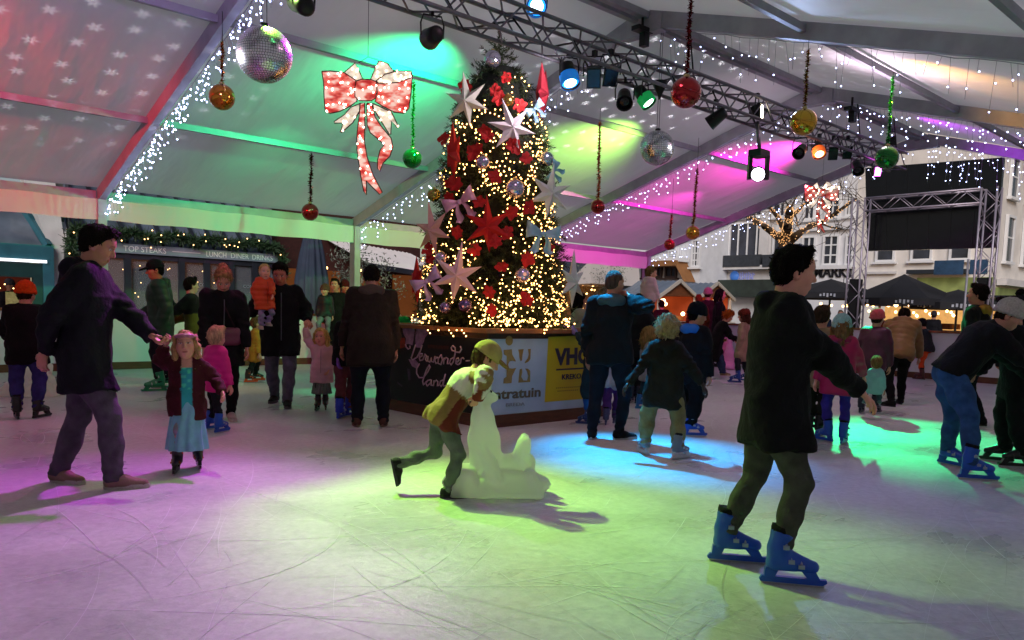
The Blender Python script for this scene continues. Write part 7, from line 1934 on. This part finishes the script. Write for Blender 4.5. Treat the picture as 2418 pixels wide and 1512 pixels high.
person('person in tan coat and olive trousers partly behind the foreground skater', (G(1908, 1030), G(1934, 1032)), 75, 1.48, vox=.016, jacket=dict(c='86704e', hem=.13, puffy=.4), legs=dict(c='1e2218', kind='wool', bag=1.1), shoes=('skate', '101214', '7a8088'), hair=('short', '3a2a1c'), skin='c08a70')
person('girl in raspberry jacket and pale mint beanie on blue skates, seen from behind', (G(1948, 1042), G(1990, 1048)), 84, 1.38, head=(10, 2, 0), vox=.0135, armL=('px', 1925, 900, .1), armR=('px', 2040, 890, .1), foot_yaw=(55, -8), jacket=dict(c='a01448', hem=.12, puffy=.35, fit=1.1, hood='down', hoodc='8a1040', hoodk='puffer'), legs=dict(c='34267c', kind='wool', bag=.95), shoes=('skate', BLUE, '7a86a8'), hair=('long', '7a5a3a'), hat=('beanie', '8fb6b4'), skin='cf9480')
p = P3(2052, 930, 11.2)*[1, 1, 0]
person('person in plum jacket with pink hat beyond the mint beanie girl', (off(p, -.1), off(p, .1)), 70, 1.5, lean=10, vox=.02, jacket=dict(c='4a1c34', hem=.1, puffy=.3), legs=dict(c='141018', kind='wool'), shoes=('skate', '141a30', '8a93a8'), hair=('short', '2a1a14'), hat=('beanie', 'b84a58'), skin='c08070')
person('person in tan padded jacket bending forward, black trousers, seen from behind', (G(2100, 960), G(2124, 954)), 84, 1.72, lean=30, head=(0, 50, 0), armL=(.5, .25, .75), armR=(.5, -.25, .75), vox=.018, bulk=1.15, jacket=dict(c='7a5a34', hem=.05, puffy=.8, hood='down'), legs=dict(c='0a0a0c', kind='wool'), shoes=('shoe', '0c0c0e', '1c1c20'), hair=('short', '1a100c'), skin='b0806a', foot_yaw=(70, 20))
pq = P3(2062, 905, 10.6)
person('small child in pale blue sitting on the white seal beside the tan jacket', (off(pq*[1, 1, 0], -.1, 0, .2), off(pq*[1, 1, 0], .1, 0, .2)), 100, .8, seated=.2, squat=.14, pelvis=(-.1, 0), vox=.016, jacket=dict(c='7a98a8', hem=.05, puffy=.3), legs=dict(c='3a4a54', kind='wool'), shoes=('shoe', '5a6a74', '8a949a'), hair=('short', '7a5a3a'), skin='cf9480')
person('person in dark jacket and orange trousers leaning on the far boarding', (G(2172, 897), G(2196, 893)), 150, 1.52, lean=16, head=(10, 20, 0), vox=.02, jacket=dict(c='12121c', hem=.03, puffy=.5), legs=dict(c='b04018', kind='wool'), shoes=('skate', '3a1414', '6a3030'), hair=('short', '1a100c'), hat=('beanie', '1a1420'), skin='b87a60')
p = P3(2292, 985, 10.2)*[1, 1, 0]
person('man with profile to the left and mustard collar in dark coat', (off(p, .1), off(p, -.1, .1)), 165, 1.86, head=(4, -2, 0), vox=.016, bulk=1.12, jacket=dict(c='0d0b0c', hem=.13, collar=.05, hood='down', hoodc='8a6a24'), legs=dict(c='0c0e14'), shoes=('shoe', '101010', '2a2a2a'), hair=('short', '140d0b'), skin='b0725c')
p = P3(2384, 965, 11.)*[1, 1, 0]
person('person in dark pompom hat and coat at the right edge behind the bending skater', (off(p, -.1), off(p, .1)), 80, 1.72, vox=.018, jacket=dict(c='0e1016', hem=.1, hood='down'), legs=dict(c='101218', kind='wool'), shoes=('skate', '3a1a50', '8a93a8'), hair=('short', '14100e'), hat=('pom', '15171d', 0., '0c0d10'), skin='b8806a')
person('bending skater in black jacket, pale grey beanie and blue jeans on blue skates', (G(2240, 1098), G(2296, 1132)), 14, 1.74, lean=40, head=(-16, 26, 0), pelvis=(-.15, 0), squat=.02, armL=(.62, .24, .82), armR=(.62, -.2, .8), vox=.0135, bulk=1.12, foot_yaw=(-50, 2), jacket=dict(c='111114', hem=.0, fit=1.02, collar=.03), legs=dict(c='2c4a78', bag=1.1), shoes=('skate', BLUE, '8a93a8'), hair=('short', '2a1c14'), hat=('beanie', 'b0a8a4'), skin='c08a74')
person('person in black clothes on black skates at the right edge, facing the bending skater', (G(2404, 1104), G(2362, 1090)), 196, 1.6, lean=10, head=(0, 10, 0), armL=(.42, .2, .85), armR=(.42, -.2, .85), vox=.015, jacket=dict(c='111114', hem=.12), legs=dict(c='101013', kind='wool', bag=1.25), shoes=('skate', '0a0a0c', '2a2a2e'), hair=('short', '1a120e'), skin='b8806a')
p = P3(2412, 950, 11.8)*[1, 1, 0]
person('child in pink hat and magenta jacket at the very right edge', (off(p, -.08), off(p, .08)), 120, 1.38, vox=.02, jacket=dict(c='a82a8a', hem=.1, puffy=.4), legs=dict(c='2a1a4a', kind='wool'), shoes=('skate', '5a2a9a', '8a93a8'), hair=('long', '4a3020'), hat=('beanie', 'c83a9a'), skin='c88a74')

# --- onlookers beyond the boarding
def onlooker(label, px, top, D, face, jc, hair, hat=None, skin='b8826c', H=None, **k):
    p = ORG+ray(px, top)*D; h = H or float(p[2]); b = p*[1, 1, 0]
    return person(label, (off(b, -.1), off(b, .1)), face, h, vox=.022, hands=False, jacket=dict(c=jc, hem=.1), legs=dict(c='14161c', kind='wool', wrinkle=.3), shoes=('shoe', '15120f', '2a2a2a'), hair=hair, hat=hat, skin=skin, group=None, **k)
onlooker('grey capped man behind the boarding at the far left edge', 22, 657, 17.6, -60, '1c1a20', ('short', '6a6a70'), ('beanie', '55535c'))
onlooker('dark bearded man watching from behind the boarding near the closed parasol', 791, 655, 17.4, -100, '101014', ('short', '1c1410'))
onlooker('person in dusky red hat beside the bearded man behind the boarding', 814, 660, 17.6, -80, '2a1416', ('short', '2a1a14'), ('beanie', '4a1a1c'))
pk = P3(765, 800, 16.25)
person('child in brown knit hat and dark jacket sitting on the boarding', (off(pk, .06), off(pk, -.08)), -100, 1.22, seated=float(pk[2]), squat=.09, pelvis=(-.16, 0), head=(-10, 4, 0), vox=.018, jacket=dict(c='0d0f16', hem=.03, puffy=.3), legs=dict(c='6a6e78', kind='wool'), shoes=('shoe', '20222a', '5a5a60'), hair=('short', '3a2a20'), hat=('beanie', '5a3c34'), skin='c08c78')
p = P3(1366, 700, 12.9)
person('dark haired woman in cream jacket taking a photo behind the tree stand', (off(p*[1, 1, 0], -.1), off(p*[1, 1, 0], .1)), 10, 1.66, head=(0, 4, 0), armL=(.38, .1, 1.42), armR=(.38, -.08, 1.42), poleL=(0, .6, -.8), poleR=(0, -.6, -.8), vox=.018, jacket=dict(c='8a8470', hem=.08, puffy=.2), legs=dict(c='14161c', kind='wool'), shoes=('skate', '141a30', '8a93a8'), hair=('long', '0e0a0a'), skin='b87464')
onlooker('dark haired woman in black near the market huts, facing right', 1700, 681, 20.2, 0, '0c090c', ('long', '0e0a0a'))
onlooker('person in pale pink hat in front of the right market hut', 1672, 680, 21.5, 80, '3a2026', ('short', '3a2a20'), ('beanie', 'a87a80'))
onlooker('orange lit customer in front of the left market hut', 1650, 695, 21., 100, '5a2414', ('short', '6a3018'), skin='c06a48')
onlooker('customer with dark hair at the counter of the left market hut', 1562, 708, 22., 120, '2a1010', ('short', '1a0c0a'))
onlooker('person in pale grey coat standing far out under the MARKT parasol', 1985, 731, 25., -95, '8a9098', ('short', '6a5a4a'))
onlooker('left person of the pair far out behind the tan coat', 1932, 727, 25.5, 60, '2a2e38', ('short', '8a8078'))
onlooker('right person of the pair far out behind the tan coat', 1948, 733, 25., 120, '1c2438', ('short', '3a2c24'))
onlooker('customer in front of the bright food stall at right', 2205, 735, 26., 80, '1a1a20', ('short', '2a1c16'), ('beanie', '33323a'))
